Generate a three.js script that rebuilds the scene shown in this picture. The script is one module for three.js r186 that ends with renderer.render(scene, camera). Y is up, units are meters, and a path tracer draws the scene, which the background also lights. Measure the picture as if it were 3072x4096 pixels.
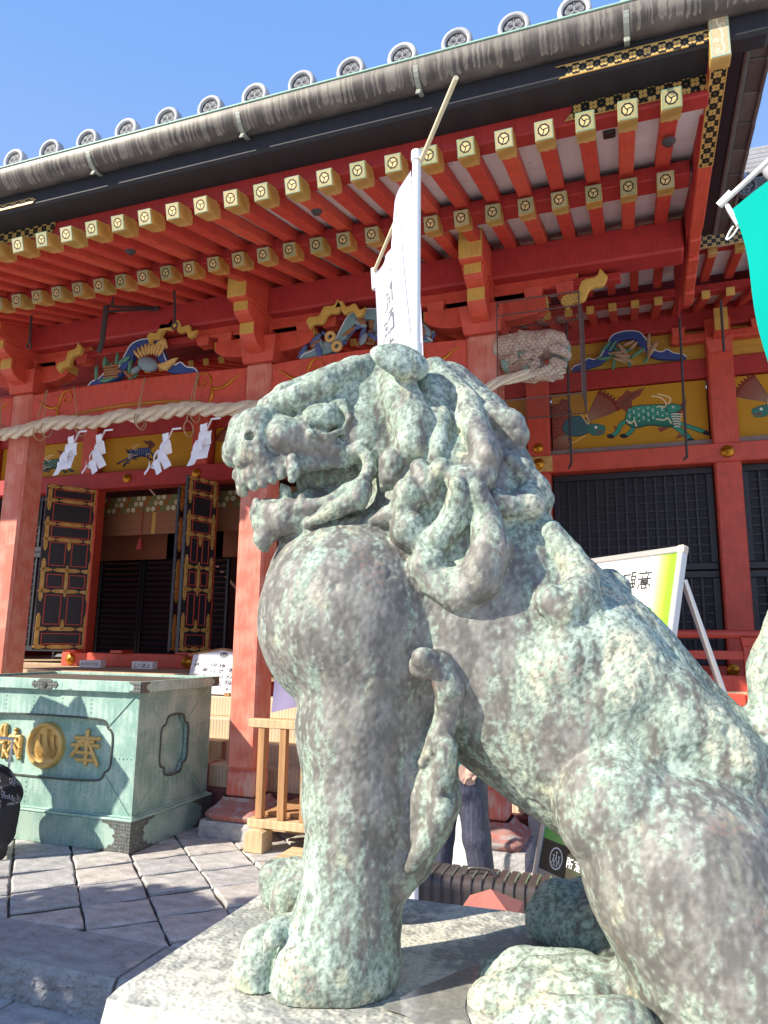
import * as THREE from 'three';
import { mergeGeometries, mergeVertices, toCreasedNormals } from 'three/addons/utils/BufferGeometryUtils.js';
import { TextGeometry } from 'three/addons/geometries/TextGeometry.js';
import { FontLoader } from 'three/addons/loaders/FontLoader.js';

// ---------------------------------------------------------------- camera, sky, sun, exposure
const scene = new THREE.Scene();
const camera = new THREE.PerspectiveCamera(71.07, 0.75, 0.05, 400);
camera.position.set(0, 1.9, 0);
camera.rotation.order = 'YXZ';
camera.rotation.set(0.17881, 0.33906, 0.01248);
camera.updateMatrixWorld(true);

const renderer = new THREE.WebGLRenderer({ antialias: true });
renderer.toneMapping = THREE.LinearToneMapping;
renderer.toneMappingExposure = 1.72;
renderer.shadowMap.enabled = true;

{ // clear winter sky: pale towards the horizon, saturated blue above
  const w = 256, h = 128, data = new Float32Array(w * h * 4);
  for (let j = 0; j < h; j++) {
    const el = ((j + 0.5) / h - 0.5) * Math.PI;              // row 0 is straight down
    for (let i = 0; i < w; i++) {
      const t = Math.max(0, Math.sin(el)), a = Math.pow(1 - t, 2.2);
      let c = [0.098 + 0.44 * a, 0.235 + 0.36 * a, 0.545 + 0.19 * a];
      if (el < 0) c = [0.34, 0.33, 0.31];
      data.set([...c, 1], (j * w + i) * 4);
    }
  }
  const sky = new THREE.DataTexture(data, w, h, THREE.RGBAFormat, THREE.FloatType);
  sky.mapping = THREE.EquirectangularReflectionMapping;
  sky.magFilter = THREE.LinearFilter; sky.needsUpdate = true;
  scene.background = sky; scene.environment = sky;
}
const SUN = new THREE.Vector3(-0.73, 0.70, 0.68).normalize();
const sun = new THREE.DirectionalLight(new THREE.Color(1, 0.925, 0.80), 4.8);
sun.position.copy(SUN).multiplyScalar(25).add(new THREE.Vector3(-2.5, 1, -4));
sun.target.position.set(-2.5, 1, -4);
sun.castShadow = true; sun.shadow.mapSize.set(4096, 4096); sun.shadow.radius = 1;
Object.assign(sun.shadow.camera, { left: -14, right: 14, top: 14, bottom: -14, near: 1, far: 60 });
sun.shadow.bias = -0.0005; sun.shadow.normalBias = 0.01;
scene.add(sun, sun.target);

// ---------------------------------------------------------------- helpers
const V = (x, y, z) => new THREE.Vector3(x, y, z);
let seed = 1;
const srand = (s) => { seed = s | 0; };
const rnd = () => { seed = (seed + 0x6D2B79F5) | 0; let t = Math.imul(seed ^ (seed >>> 15), 1 | seed); t = (t + Math.imul(t ^ (t >>> 7), 61 | t)) ^ t; return ((t ^ (t >>> 14)) >>> 0) / 4294967296; };
const rr = (a, b) => a + (b - a) * rnd();
const clamp = (x, a = 0, b = 1) => Math.min(b, Math.max(a, x));
const mix = (a, b, t) => a + (b - a) * t;
const sst = (a, b, x) => { const t = clamp((x - a) / (b - a)); return t * t * (3 - 2 * t); };
const mix3 = (a, b, t) => [mix(a[0], b[0], t), mix(a[1], b[1], t), mix(a[2], b[2], t)];

// a pixel of the photograph (3072 x 4096), turned into the point where its ray meets a plane; used to measure the place
const FP = 2867.3;
function dirOf(px, py) { return V((px - 1536) / FP, -(py - 2048) / FP, -1).applyQuaternion(camera.quaternion); }
function at(px, py, axis, val) {
  const d = dirOf(px, py), o = camera.position, t = (val - o[axis]) / d[axis];
  return d.multiplyScalar(t).add(o);
}
const fwd = V(0, 0, -1).applyQuaternion(camera.quaternion);
const depthOf = (p) => p.clone().sub(camera.position).dot(fwd);

// gradient noise
const PERM = new Uint8Array(512);
{ srand(7); const p = [...Array(256).keys()]; for (let i = 255; i > 0; i--) { const j = Math.floor(rnd() * (i + 1)); [p[i], p[j]] = [p[j], p[i]]; } for (let i = 0; i < 512; i++) PERM[i] = p[i & 255]; }
function grad(h, x, y, z) { h &= 15; const u = h < 8 ? x : y, v = h < 4 ? y : h === 12 || h === 14 ? x : z; return ((h & 1) ? -u : u) + ((h & 2) ? -v : v); }
function noise(x, y, z, per = 0) {
  const X = Math.floor(x), Y = Math.floor(y), Z = Math.floor(z);
  x -= X; y -= Y; z -= Z;
  let X0, X1, Y0, Y1;
  if (per) { X0 = ((X % per) + per) % per; X1 = (((X + 1) % per) + per) % per; Y0 = ((Y % per) + per) % per; Y1 = (((Y + 1) % per) + per) % per; } else { X0 = X & 255; X1 = (X + 1) & 255; Y0 = Y & 255; Y1 = (Y + 1) & 255; }
  const Z0 = Z & 255, Z1 = (Z + 1) & 255, u = x * x * x * (x * (x * 6 - 15) + 10), v = y * y * y * (y * (y * 6 - 15) + 10), w = z * z * z * (z * (z * 6 - 15) + 10);
  const A = PERM[X0 & 255], B = PERM[X1 & 255], AA = PERM[A + (Y0 & 255)], AB = PERM[A + (Y1 & 255)], BA = PERM[B + (Y0 & 255)], BB = PERM[B + (Y1 & 255)];
  const a0 = grad(PERM[AA + Z0], x, y, z), a1 = grad(PERM[BA + Z0], x - 1, y, z), b0 = grad(PERM[AB + Z0], x, y - 1, z), b1 = grad(PERM[BB + Z0], x - 1, y - 1, z);
  const c0 = grad(PERM[AA + Z1], x, y, z - 1), c1 = grad(PERM[BA + Z1], x - 1, y, z - 1), d0 = grad(PERM[AB + Z1], x, y - 1, z - 1), d1 = grad(PERM[BB + Z1], x - 1, y - 1, z - 1);
  const p = a0 + (a1 - a0) * u, q = b0 + (b1 - b0) * u, r = c0 + (c1 - c0) * u, s = d0 + (d1 - d0) * u, e = p + (q - p) * v, f = r + (s - r) * v;
  return e + (f - e) * w;
}
function fbm(x, y, z, oct, per = 0) { let s = 0, a = 0.5; for (let i = 0; i < oct; i++) { s += a * noise(x, y, z + i * 17.3, per); x *= 2; y *= 2; z *= 2; per *= 2; a *= 0.5; } return s; }

// textures
const tex = (t, rep, srgb = true) => { t.wrapS = t.wrapT = THREE.RepeatWrapping; t.magFilter = THREE.LinearFilter; t.minFilter = THREE.LinearMipmapLinearFilter; if (rep) t.repeat.set(...rep); t.colorSpace = srgb ? THREE.SRGBColorSpace : THREE.NoColorSpace; t.needsUpdate = true; return t; };
const lin2s = (v) => v <= 0.0031308 ? v * 12.92 : 1.055 * Math.pow(v, 1 / 2.4) - 0.055;
function colTex(n, fn, rep) {            // fn(u, v) in [0,1): linear rgb, tiles by its own periodic noise
  const d = new Uint8Array(n * n * 4);
  for (let j = 0; j < n; j++) for (let i = 0; i < n; i++) { const c = fn(i / n, j / n); const o = (j * n + i) * 4; for (let k = 0; k < 3; k++) d[o + k] = 255 * lin2s(clamp(c[k])); d[o + 3] = 255; }
  return tex(new THREE.DataTexture(d, n, n), rep);
}
function grayTex(n, fn, rep) {
  const d = new Uint8Array(n * n * 4);
  for (let j = 0; j < n; j++) for (let i = 0; i < n; i++) { const c = 255 * clamp(fn(i / n, j / n)); const o = (j * n + i) * 4; d[o] = d[o + 1] = d[o + 2] = c; d[o + 3] = 255; }
  return tex(new THREE.DataTexture(d, n, n), rep, false);
}
function canvasTex(w, h, draw, srgb = true) {
  const c = document.createElement('canvas'); c.width = w; c.height = h;
  draw(c.getContext('2d'), w, h);
  const t = tex(new THREE.CanvasTexture(c), null, srgb); t.wrapS = t.wrapT = THREE.ClampToEdgeWrapping; return t;
}
const std = (color, roughness = 0.7, o = {}) => { const m = new THREE.MeshStandardMaterial({ roughness, ...o }); if (Array.isArray(color)) m.color.setRGB(...color); return m; };

// geometry
function uvWorld(g, s = 1) {             // box projection in metres
  const p = g.attributes.position, n = g.attributes.normal, uv = new Float32Array(p.count * 2);
  for (let i = 0; i < p.count; i++) {
    const ax = Math.abs(n.getX(i)), ay = Math.abs(n.getY(i)), az = Math.abs(n.getZ(i));
    let u, v;
    if (ay > ax && ay > az) { u = p.getX(i); v = p.getZ(i); } else if (ax > az) { u = p.getZ(i); v = p.getY(i); } else { u = p.getX(i); v = p.getY(i); }
    uv[2 * i] = u * s; uv[2 * i + 1] = v * s;
  }
  g.setAttribute('uv', new THREE.BufferAttribute(uv, 2)); return g;
}
const flat = (g) => { const n = g.index ? g.toNonIndexed() : g; n.computeVertexNormals(); return n; };
function convex(pts, faces) {            // flat-shaded polygons from a list of points
  const pos = [];
  for (const f of faces) for (let i = 1; i < f.length - 1; i++) for (const k of [f[0], f[i], f[i + 1]]) pos.push(pts[k].x, pts[k].y, pts[k].z);
  const g = new THREE.BufferGeometry(); g.setAttribute('position', new THREE.Float32BufferAttribute(pos, 3)); g.computeVertexNormals(); return g;
}
function boxG(w, h, d, b = 0.006) {      // box with chamfered edges, centred
  b = Math.min(b, w * 0.45, h * 0.45, d * 0.45);
  const x = w / 2, y = h / 2, z = d / 2, P = [], id = {};
  for (const sx of [-1, 1]) for (const sy of [-1, 1]) for (const sz of [-1, 1]) {
    const k = `${sx}${sy}${sz}`; id[k] = P.length;
    P.push(V(sx * x, sy * (y - b), sz * (z - b)), V(sx * (x - b), sy * y, sz * (z - b)), V(sx * (x - b), sy * (y - b), sz * z));
  }
  const I = (a, s, t, u) => id[`${s}${t}${u}`] + a, F = [];
  for (const s of [-1, 1]) {
    const o = (f) => F.push(s > 0 ? f : f.reverse());
    o([I(0, s, -1, -1), I(0, s, 1, -1), I(0, s, 1, 1), I(0, s, -1, 1)]);
    o([I(1, -1, s, -1), I(1, -1, s, 1), I(1, 1, s, 1), I(1, 1, s, -1)]);
    o([I(2, -1, -1, s), I(2, 1, -1, s), I(2, 1, 1, s), I(2, -1, 1, s)]);
  }
  for (const a of [-1, 1]) for (const c of [-1, 1]) {
    const o = (f, keep) => F.push(keep ? f : f.reverse());
    o([I(0, a, c, -1), I(1, a, c, -1), I(1, a, c, 1), I(0, a, c, 1)], a * c > 0);
    o([I(0, a, -1, c), I(0, a, 1, c), I(2, a, 1, c), I(2, a, -1, c)], a * c > 0);
    o([I(1, -1, a, c), I(2, -1, a, c), I(2, 1, a, c), I(1, 1, a, c)], a * c > 0);
  }
  for (const a of [-1, 1]) for (const c of [-1, 1]) for (const e of [-1, 1]) { const f = [I(0, a, c, e), I(1, a, c, e), I(2, a, c, e)]; F.push(a * c * e > 0 ? f : f.reverse()); }
  return convex(P, F);
}
const M4 = (x, y, z, rx = 0, ry = 0, rz = 0) => new THREE.Matrix4().compose(V(x, y, z), new THREE.Quaternion().setFromEuler(new THREE.Euler(rx, ry, rz, 'YXZ')), V(1, 1, 1));
const bx = (w, h, d, x, y, z, rx = 0, ry = 0, rz = 0, b) => boxG(w, h, d, b).applyMatrix4(M4(x, y, z, rx, ry, rz));
const bxs = (x0, x1, y0, y1, z0, z1, b) => boxG(x1 - x0, y1 - y0, Math.abs(z1 - z0), b).translate((x0 + x1) / 2, (y0 + y1) / 2, (z0 + z1) / 2);
function bar(a, b, w, h, bev = 0.004, up = V(0, 1, 0)) {   // box from a to b
  const d = b.clone().sub(a), L = d.length(), z = d.normalize(), x = new THREE.Vector3().crossVectors(up, z).normalize(), y = new THREE.Vector3().crossVectors(z, x);
  const m = new THREE.Matrix4().makeBasis(x, y, z).setPosition(a.clone().add(b).multiplyScalar(0.5));
  return boxG(w, h, L, bev).applyMatrix4(m);
}
function tube(pts, r, seg = 24, rad = 8, closed = false) { return new THREE.TubeGeometry(pts.length === 2 ? new THREE.LineCurve3(pts[0], pts[1]) : new THREE.CatmullRomCurve3(pts, closed, 'centripetal'), pts.length === 2 ? 1 : seg, r, rad, closed); }
function rod(a, b, r, rad = 10, r2 = r) {  // closed cylinder from a to b
  const d = b.clone().sub(a), g = new THREE.CylinderGeometry(r2, r, d.length(), rad);
  return g.applyQuaternion(new THREE.Quaternion().setFromUnitVectors(V(0, 1, 0), d.clone().normalize())).translate((a.x + b.x) / 2, (a.y + b.y) / 2, (a.z + b.z) / 2);
}
function taper(pts, radii, rad = 8, seg = 5) {   // tube of changing radius through pts
  const c = new THREE.CatmullRomCurve3(pts, false, 'centripetal'), n = (pts.length - 1) * seg, fr = c.computeFrenetFrames(n, false), pos = [], idx = [];
  for (let i = 0; i <= n; i++) {
    const t = i / n, p = c.getPoint(t), f = t * (radii.length - 1), k = Math.min(radii.length - 2, Math.floor(f)), r = mix(radii[k], radii[k + 1], f - k);
    for (let j = 0; j < rad; j++) { const a = j / rad * 2 * Math.PI, v = fr.normals[Math.min(i, n)].clone().multiplyScalar(Math.cos(a) * r).addScaledVector(fr.binormals[Math.min(i, n)], Math.sin(a) * r).add(p); pos.push(v.x, v.y, v.z); }
  }
  for (let i = 0; i < n; i++) for (let j = 0; j < rad; j++) { const a = i * rad + j, b = i * rad + (j + 1) % rad; idx.push(a, b, a + rad, b, b + rad, a + rad); }
  for (const [o, p, s] of [[0, c.getPoint(0), 1], [n * rad, c.getPoint(1), -1]]) { const k = pos.length / 3; pos.push(p.x, p.y, p.z); for (let j = 0; j < rad; j++) { const q = [k, o + (j + 1) % rad, o + j]; idx.push(...(s > 0 ? q : q.reverse())); } }
  const g = new THREE.BufferGeometry(); g.setAttribute('position', new THREE.Float32BufferAttribute(pos, 3)); g.setIndex(idx); g.computeVertexNormals();
  g.setAttribute('uv', new THREE.Float32BufferAttribute(new Float32Array(pos.length / 3 * 2), 2)); return g;
}
function extr(pts, depth, bev = 0.004, holes = []) {  // polygon (list of [x, y] or a Shape) extruded to +z
  const s = pts instanceof THREE.Shape ? pts : new THREE.Shape(pts.map((p) => new THREE.Vector2(p[0], p[1])));
  for (const h of holes) s.holes.push(h instanceof THREE.Path ? h : new THREE.Path(h.map((p) => new THREE.Vector2(p[0], p[1]))));
  return new THREE.ExtrudeGeometry(s, { depth: Math.max(0.001, depth - 2 * bev), bevelEnabled: bev > 0, bevelSize: bev, bevelThickness: bev, bevelOffset: -bev, bevelSegments: 1, curveSegments: 10 }).translate(0, 0, bev);
}
function spline(pts, closed = true) { const s = new THREE.Shape(), c = new THREE.CatmullRomCurve3(pts.map((p) => V(p[0], p[1], 0)), closed, 'centripetal'); c.getPoints(pts.length * 5).forEach((p, i) => i ? s.lineTo(p.x, p.y) : s.moveTo(p.x, p.y)); return s; }
const lathe = (prof, n = 24) => new THREE.LatheGeometry(prof.map((p) => new THREE.Vector2(p[0], p[1])), n);
const onto = (g, o, ex, ey) => { const x = ex.clone().normalize(), z = new THREE.Vector3().crossVectors(x, ey).normalize(), y = new THREE.Vector3().crossVectors(z, x); return g.applyMatrix4(new THREE.Matrix4().makeBasis(x, y, z).setPosition(o)); };

// objects
const used = {};
function numbered(n) { if (!(n in used)) { used[n] = 0; return n; } used[n]++; return `${n}_${String(used[n]).padStart(3, '0')}`; }
function join(gs, uvs) {
  gs = (Array.isArray(gs) ? gs : [gs]).map((g) => { g = g.index ? g.toNonIndexed() : g.clone(); for (const k of Object.keys(g.attributes)) if (!['position', 'normal', 'uv', 'color'].includes(k)) g.deleteAttribute(k); if (uvs || !g.attributes.uv) uvWorld(g, uvs || 1); return g; });
  return gs.length === 1 ? gs[0] : mergeGeometries(gs);
}
function obj(name, gs, mat, parent, uvs) {
  const top = !parent || parent === scene, o = new THREE.Mesh(uvs === null && !Array.isArray(gs) ? gs : join(gs, uvs), mat);
  o.name = top ? numbered(name) : name; o.castShadow = o.receiveShadow = true; (parent || scene).add(o); return o;
}
function tag(o, label, category, group) { Object.assign(o.userData, { label, category }); if (group) o.userData.group = group; return o; }
function thing(name, label, category, p = [0, 0, 0], ry = 0, group) { const o = new THREE.Group(); o.name = numbered(name); o.position.set(...p); o.rotation.y = ry; scene.add(o); return tag(o, label, category, group); }
const kind = (o, k) => { o.userData.kind = k; return o; };
function part(name, parent) { const o = new THREE.Group(); o.name = name; parent.add(o); return o; }

// strokes of the characters that the place shows, on a 10 x 10 grid, y down
const GLYPH = {
  '奉': '1292 2373 0494 5057 4207 5299 2676 2878 5559', '納': '2005 0535 3511 1454 3339 3039 1708 3759 5355 5399 5393 9398 7171 7274 7457 7496',
  '東': '0292 5159 2474 2444 2477 7774 2676 2777 5709 5799', '京': '0292 5052 2474 2477 7477 2777 5759 4959 3719 6889', '二': '2373 0898',
  '拝': '0444 2028 2819 0746 4282 5092 4494 4696 6099', '拍': '0444 2028 2819 0746 6050 5251 5158 5292 9298 5898 5595', '祈': '1122 0343 4308 2529 3547 8152 5256 5649 5595 8589',
  '祷': '1122 0343 4308 2529 5192 5393 4595 7048 5797 8699 6778', '願': '0151 1114 0448 1444 1747 2529 1808 4858 6090 7062 6288 6292 9298 6494 6696 6898 6859 8898', '意': '0191 5051 3234 7264 0494 2577 2575 7577 2676 2777 1709 3839 3979 5768 8798',
  '守': '0103 0192 9394 5051 0494 7476 7669 3546', '神': '1122 0343 4308 2529 5357 5393 9397 5595 5797 7089', '清': '1122 0324 1819 4191 5292 4393 7074 4595 4549 9598 9889 4696 4898', '給': '3003 0323 3206 2629 0717 3747 7044 7094 5585 5696 5699 5999 9699',
  '幸': '1292 5054 0494 3546 7565 2676 0797 5759', '内': '1232 1299 1292 9299 5053 5336 5377 3446', '安': '0103 0192 9293 5051 4229 2979 7417 0494', '全': '5004 5094 2474 2676 0999 5459', '社': '1122 0343 4308 2529 5494 7079 4999', '交': '0292 5052 3315 6384 3699 6609', '通': '1122 0334 3427 0999 4191 8264 4349 4393 9398 4595 4696 6369', '心': '0508 3348 4889 8996 5053 8394', '病': '0292 0208 5052 2494 6465 3539 3595 9599 6447', '気': '3003 1191 1383 1580 8589 8998 2678 7628', '家': '0103 0192 9293 5051 2383 6335 3549 4959 4515 5719 6598', '成': '1282 1208 1545 4548 6068 6899 8458', '就': '0141 2021 1333 1335 3335 2529 1607 3647 5494 7049 7479 7998 8192', '立': '5051 0292 2448 7468 0999', '入': '4041 4109 4199', '禁': '0242 2025 2204 5292 7075 7255 7295 1666 0898 5859 3729 6788', '止': '5059 5494 2429 0999', '祓': '1122 0343 4308 2529 5393 6059 5599 9559 8091', 'え': '4061 2464 6428 2849 4857 5799', 'い': '1117 1738 7175', 'め': '1228 7018 2456 5698 9479', 'な': '1262 4017 7184 6065 6528 2847', 'が': '1363 6358 3117 7195 8091', 'ら': '4052 2326 2654 5488 8849', 'り': '2126 7177 7759', '所': '1141 1319 1343 4346 1646 9152 5259 5595 8589', '上': '5059 5494 0999', '開': '1119 1141 1343 4143 6191 6193 6393 9199 2575 3539 6579 2777', '運': '0122 0334 3427 0999 4191 8264 4393 4349 9398',
};
function glyph(c, ch, x, y, s, w) { const g = GLYPH[ch]; if (!g) return; c.lineWidth = w; c.lineCap = c.lineJoin = 'round'; for (const st of g.split(' ')) { c.beginPath(); for (let i = 0; i + 1 < st.length; i += 2) { const px = x + (+st[i] / 9) * s, py = y + (+st[i + 1] / 9) * s; i ? c.lineTo(px, py) : c.moveTo(px, py); } c.stroke(); } }
const column = (c, text, x, y, s, gap, w) => [...text].forEach((ch, i) => glyph(c, ch, x, y + i * (s + gap), s, w));
// ---------------------------------------------------------------- bodies: tapered capsules and ellipsoids joined by a smooth minimum, meshed with surface nets
class Body {
  constructor() { this.p = []; }
  cap(a, b, ra, rb = ra, k = 0.02, sub = false) { this.p.push({ t: 0, sz: this.sz || 1, ax: a.x, ay: a.y, az: a.z, dx: b.x - a.x, dy: b.y - a.y, dz: (b.z - a.z) * (this.sz || 1), l2: (b.x - a.x) ** 2 + (b.y - a.y) ** 2 + ((b.z - a.z) * (this.sz || 1)) ** 2 || 1e-9, ra, rb, k, sub, R: Math.max(ra, rb) }); return this; }
  ball(a, r, k = 0.02, sub = false) { return this.cap(a, a.clone().add(V(1e-4, 0, 0)), r, r, k, sub); }
  chain(pts, radii, k = 0.02, sub = false) { for (let i = 0; i + 1 < pts.length; i++) this.cap(pts[i], pts[i + 1], radii[i], radii[i + 1], k, sub); return this; }
  ell(c, u, v, r, k = 0.02, sub = false) {  // ellipsoid with axes u, v, u x v
    u = u.clone().normalize(); const w = new THREE.Vector3().crossVectors(u, v).normalize(); v = new THREE.Vector3().crossVectors(w, u);
    this.p.push({ t: 1, ax: c.x, ay: c.y, az: c.z, u, v, w, r, k, sub, R: Math.max(...r) }); return this;
  }
  static dist(q, x, y, z) {
    x -= q.ax; y -= q.ay; z -= q.az;
    if (q.t === 0) {
      z *= q.sz;
      let h = (x * q.dx + y * q.dy + z * q.dz) / q.l2; h = h < 0 ? 0 : h > 1 ? 1 : h;
      x -= h * q.dx; y -= h * q.dy; z -= h * q.dz;
      return (Math.sqrt(x * x + y * y + z * z) - q.ra - (q.rb - q.ra) * h) / q.sz;
    }
    const a = x * q.u.x + y * q.u.y + z * q.u.z, b = x * q.v.x + y * q.v.y + z * q.v.z, c = x * q.w.x + y * q.w.y + z * q.w.z, [r0, r1, r2] = q.r;
    const k0 = Math.hypot(a / r0, b / r1, c / r2), k1 = Math.hypot(a / r0 / r0, b / r1 / r1, c / r2 / r2);
    return k1 < 1e-9 ? -Math.min(r0, r1, r2) : k0 * (k0 - 1) / k1;
  }
  static field(list, x, y, z) {
    let d = 1e3;
    for (let i = 0; i < list.length; i++) {
      const q = list[i], e = Body.dist(q, x, y, z), k = q.k;
      if (!q.sub) { const h = Math.max(k - Math.abs(d - e), 0) / k; d = Math.min(d, e) - h * h * k * 0.25; }
      else { const h = Math.max(k - Math.abs(d + e), 0) / k; d = Math.max(d, -e) + h * h * k * 0.25; }
    }
    return d;
  }
  mesh(cell, bump, clip) {
    let lo = V(1e9, 1e9, 1e9), hi = V(-1e9, -1e9, -1e9);
    for (const q of this.p) if (!q.sub) for (const e of q.t ? [[0, 0, 0]] : [[0, 0, 0], [q.dx, q.dy, q.dz]]) { const c = V(q.ax + e[0], q.ay + e[1], q.az + e[2] / (q.sz || 1)); lo.min(c.clone().subScalar(q.R + 0.03)); hi.max(c.clone().addScalar(q.R + 0.03)); }
    const S = 8, nb = [0, 1, 2].map((i) => Math.ceil((hi.getComponent(i) - lo.getComponent(i)) / cell / S)), [bxn, byn, bzn] = nb, NX = bxn * S + 1, NY = byn * S + 1, NZ = bzn * S + 1;
    const ids = new Int32Array(NX * NY * NZ).fill(-1), pos = [], blocks = [], half = S * cell * 0.5, rad = half * Math.sqrt(3) + 0.012;
    for (let k = 0; k < bzn; k++) for (let j = 0; j < byn; j++) for (let i = 0; i < bxn; i++) {
      const cx = lo.x + (i * S) * cell + half, cy = lo.y + (j * S) * cell + half, cz = lo.z + (k * S) * cell + half;
      let ub = 1e9; const ds = [];
      for (const q of this.p) { const e = Body.dist(q, cx, cy, cz); ds.push(e); if (!q.sub && e < ub) ub = e; }
      if (ub > rad + 0.05) continue;
      const list = this.p.filter((q, n) => q.sub ? ds[n] < rad + 2 * q.k + 0.02 : ds[n] < ub + 2 * rad + 2.5 * q.k);
      const dc = Body.field(list, cx, cy, cz); if (Math.abs(dc) > rad + 0.01) continue;
      const f = new Float32Array(729); let neg = 0, n = 0;
      for (let c = 0; c < 9; c++) for (let b = 0; b < 9; b++) for (let a = 0; a < 9; a++) {
        const x = lo.x + (i * S + a) * cell, y = lo.y + (j * S + b) * cell, z = lo.z + (k * S + c) * cell;
        let d = Body.field(list, x, y, z);
        if (bump && d > -0.02 && d < 0.02) d += bump(x, y, z);
        if (clip) d = Math.max(d, clip(x, y, z));
        f[n++] = d; if (d < 0) neg++;
      }
      if (neg && neg < 729) blocks.push([i * S, j * S, k * S, f]);
    }
    const cid = (a, b, c) => a + NX * (b + NY * c);
    const C = [0, 1, 9, 10, 81, 82, 90, 91], E = [[0, 1], [2, 3], [4, 5], [6, 7], [0, 2], [1, 3], [4, 6], [5, 7], [0, 4], [1, 5], [2, 6], [3, 7]];
    for (const [I, J, K, f] of blocks) for (let c = 0; c < S; c++) for (let b = 0; b < S; b++) for (let a = 0; a < S; a++) {
      const o = a + 9 * b + 81 * c; let m = 0; for (let q = 0; q < 8; q++) if (f[o + C[q]] < 0) m |= 1 << q;
      if (m === 0 || m === 255) continue;
      let sx = 0, sy = 0, sz = 0, cnt = 0;
      for (const [p, q] of E) if (((m >> p) & 1) !== ((m >> q) & 1)) { const u = f[o + C[p]], v = f[o + C[q]], t = u / (u - v); sx += (p & 1) + t * ((q & 1) - (p & 1)); sy += ((p >> 1) & 1) + t * (((q >> 1) & 1) - ((p >> 1) & 1)); sz += (p >> 2) + t * ((q >> 2) - (p >> 2)); cnt++; }
      ids[cid(I + a, J + b, K + c)] = pos.length / 3;
      pos.push(lo.x + (I + a + sx / cnt) * cell, lo.y + (J + b + sy / cnt) * cell, lo.z + (K + c + sz / cnt) * cell);
    }
    const idx = [], quad = (a, b, c, d, flip) => { if (a < 0 || b < 0 || c < 0 || d < 0) return; flip ? idx.push(a, c, b, a, d, c) : idx.push(a, b, c, a, c, d); };
    for (const [I, J, K, f] of blocks) for (let c = 0; c < S; c++) for (let b = 0; b < S; b++) for (let a = 0; a < S; a++) {
      const o = a + 9 * b + 81 * c, s = f[o] < 0, x = I + a, y = J + b, z = K + c;
      if (y && z && s !== (f[o + 1] < 0)) quad(ids[cid(x, y - 1, z - 1)], ids[cid(x, y, z - 1)], ids[cid(x, y, z)], ids[cid(x, y - 1, z)], !s);
      if (x && z && s !== (f[o + 9] < 0)) quad(ids[cid(x - 1, y, z - 1)], ids[cid(x - 1, y, z)], ids[cid(x, y, z)], ids[cid(x, y, z - 1)], !s);
      if (x && y && s !== (f[o + 81] < 0)) quad(ids[cid(x - 1, y - 1, z)], ids[cid(x, y - 1, z)], ids[cid(x, y, z)], ids[cid(x - 1, y, z)], !s);
    }
    const g = new THREE.BufferGeometry(); g.setAttribute('position', new THREE.BufferAttribute(new Float32Array(pos), 3)); g.setIndex(new THREE.BufferAttribute(new Uint32Array(idx), 1)); g.computeVertexNormals(); return g;
  }
}
function paint(g, fn) {                  // fn(p, n) -> [r, g, b, u]: own colour of each point, u picks its gloss
  const P = g.attributes.position, N = g.attributes.normal, c = new Float32Array(P.count * 3), uv = new Float32Array(P.count * 2), p = V(), n = V();
  for (let i = 0; i < P.count; i++) { p.fromBufferAttribute(P, i); n.fromBufferAttribute(N, i); const q = fn(p, n); c.set(q.slice(0, 3), 3 * i); uv[2 * i] = q[3] ?? 0.5; uv[2 * i + 1] = 0.5; }
  g.setAttribute('color', new THREE.BufferAttribute(c, 3)); g.setAttribute('uv', new THREE.BufferAttribute(uv, 2)); return g;
}
// ---------------------------------------------------------------- ground, pavement, kerb
const stoneTex = colTex(1024, (u, v) => { const f = fbm(u * 8, v * 8, 1, 5, 8), g = noise(u * 64, v * 64, 3, 64), b = fbm(u * 4, v * 16, 5, 3, 4); const vein = sst(0.03, 0, Math.abs(fbm(u * 3, v * 9, 15, 4, 3))), sp = noise(u * 160, v * 160, 6, 160); const k = 1 + 0.5 * f + 0.18 * g + 0.3 * b - 0.22 * vein + 0.14 * sp; return [0.465 * k, 0.452 * k, 0.43 * k]; });
const stoneBump = grayTex(512, (u, v) => 0.5 + 0.45 * fbm(u * 6, v * 14, 2, 7, 2) + 0.14 * Math.round(4 * fbm(u * 4, v * 7, 31, 5, 1)) / 4 + 0.1 * noise(u * 128, v * 128, 8, 128));
const stoneTints = [[1, 1, 1], [1.1, 1.03, 0.98], [0.9, 0.9, 0.92], [1.04, 0.99, 0.95], [0.96, 0.95, 0.94]].map((c) => std(c, 0.82, { map: stoneTex, bumpMap: stoneBump, bumpScale: 0.012 }));
const kerbMat = std([0.66, 0.69, 0.73], 0.8, { map: stoneTex, bumpMap: stoneBump, bumpScale: 0.006 });
const dirt = std([0.055, 0.05, 0.045], 0.95, { bumpMap: stoneBump, bumpScale: 0.02 });
kind(obj('ground', bxs(-60, 60, -1.2, -0.46, -60, 40, 0.01), std([1.28, 1.25, 1.2], 0.9, { map: stoneTex }), scene), 'structure');
const pave = kind(obj('pavement', bxs(-14, 6, -0.44, -0.022, -16, -4.2, 0.005), dirt, scene), 'structure');
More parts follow.
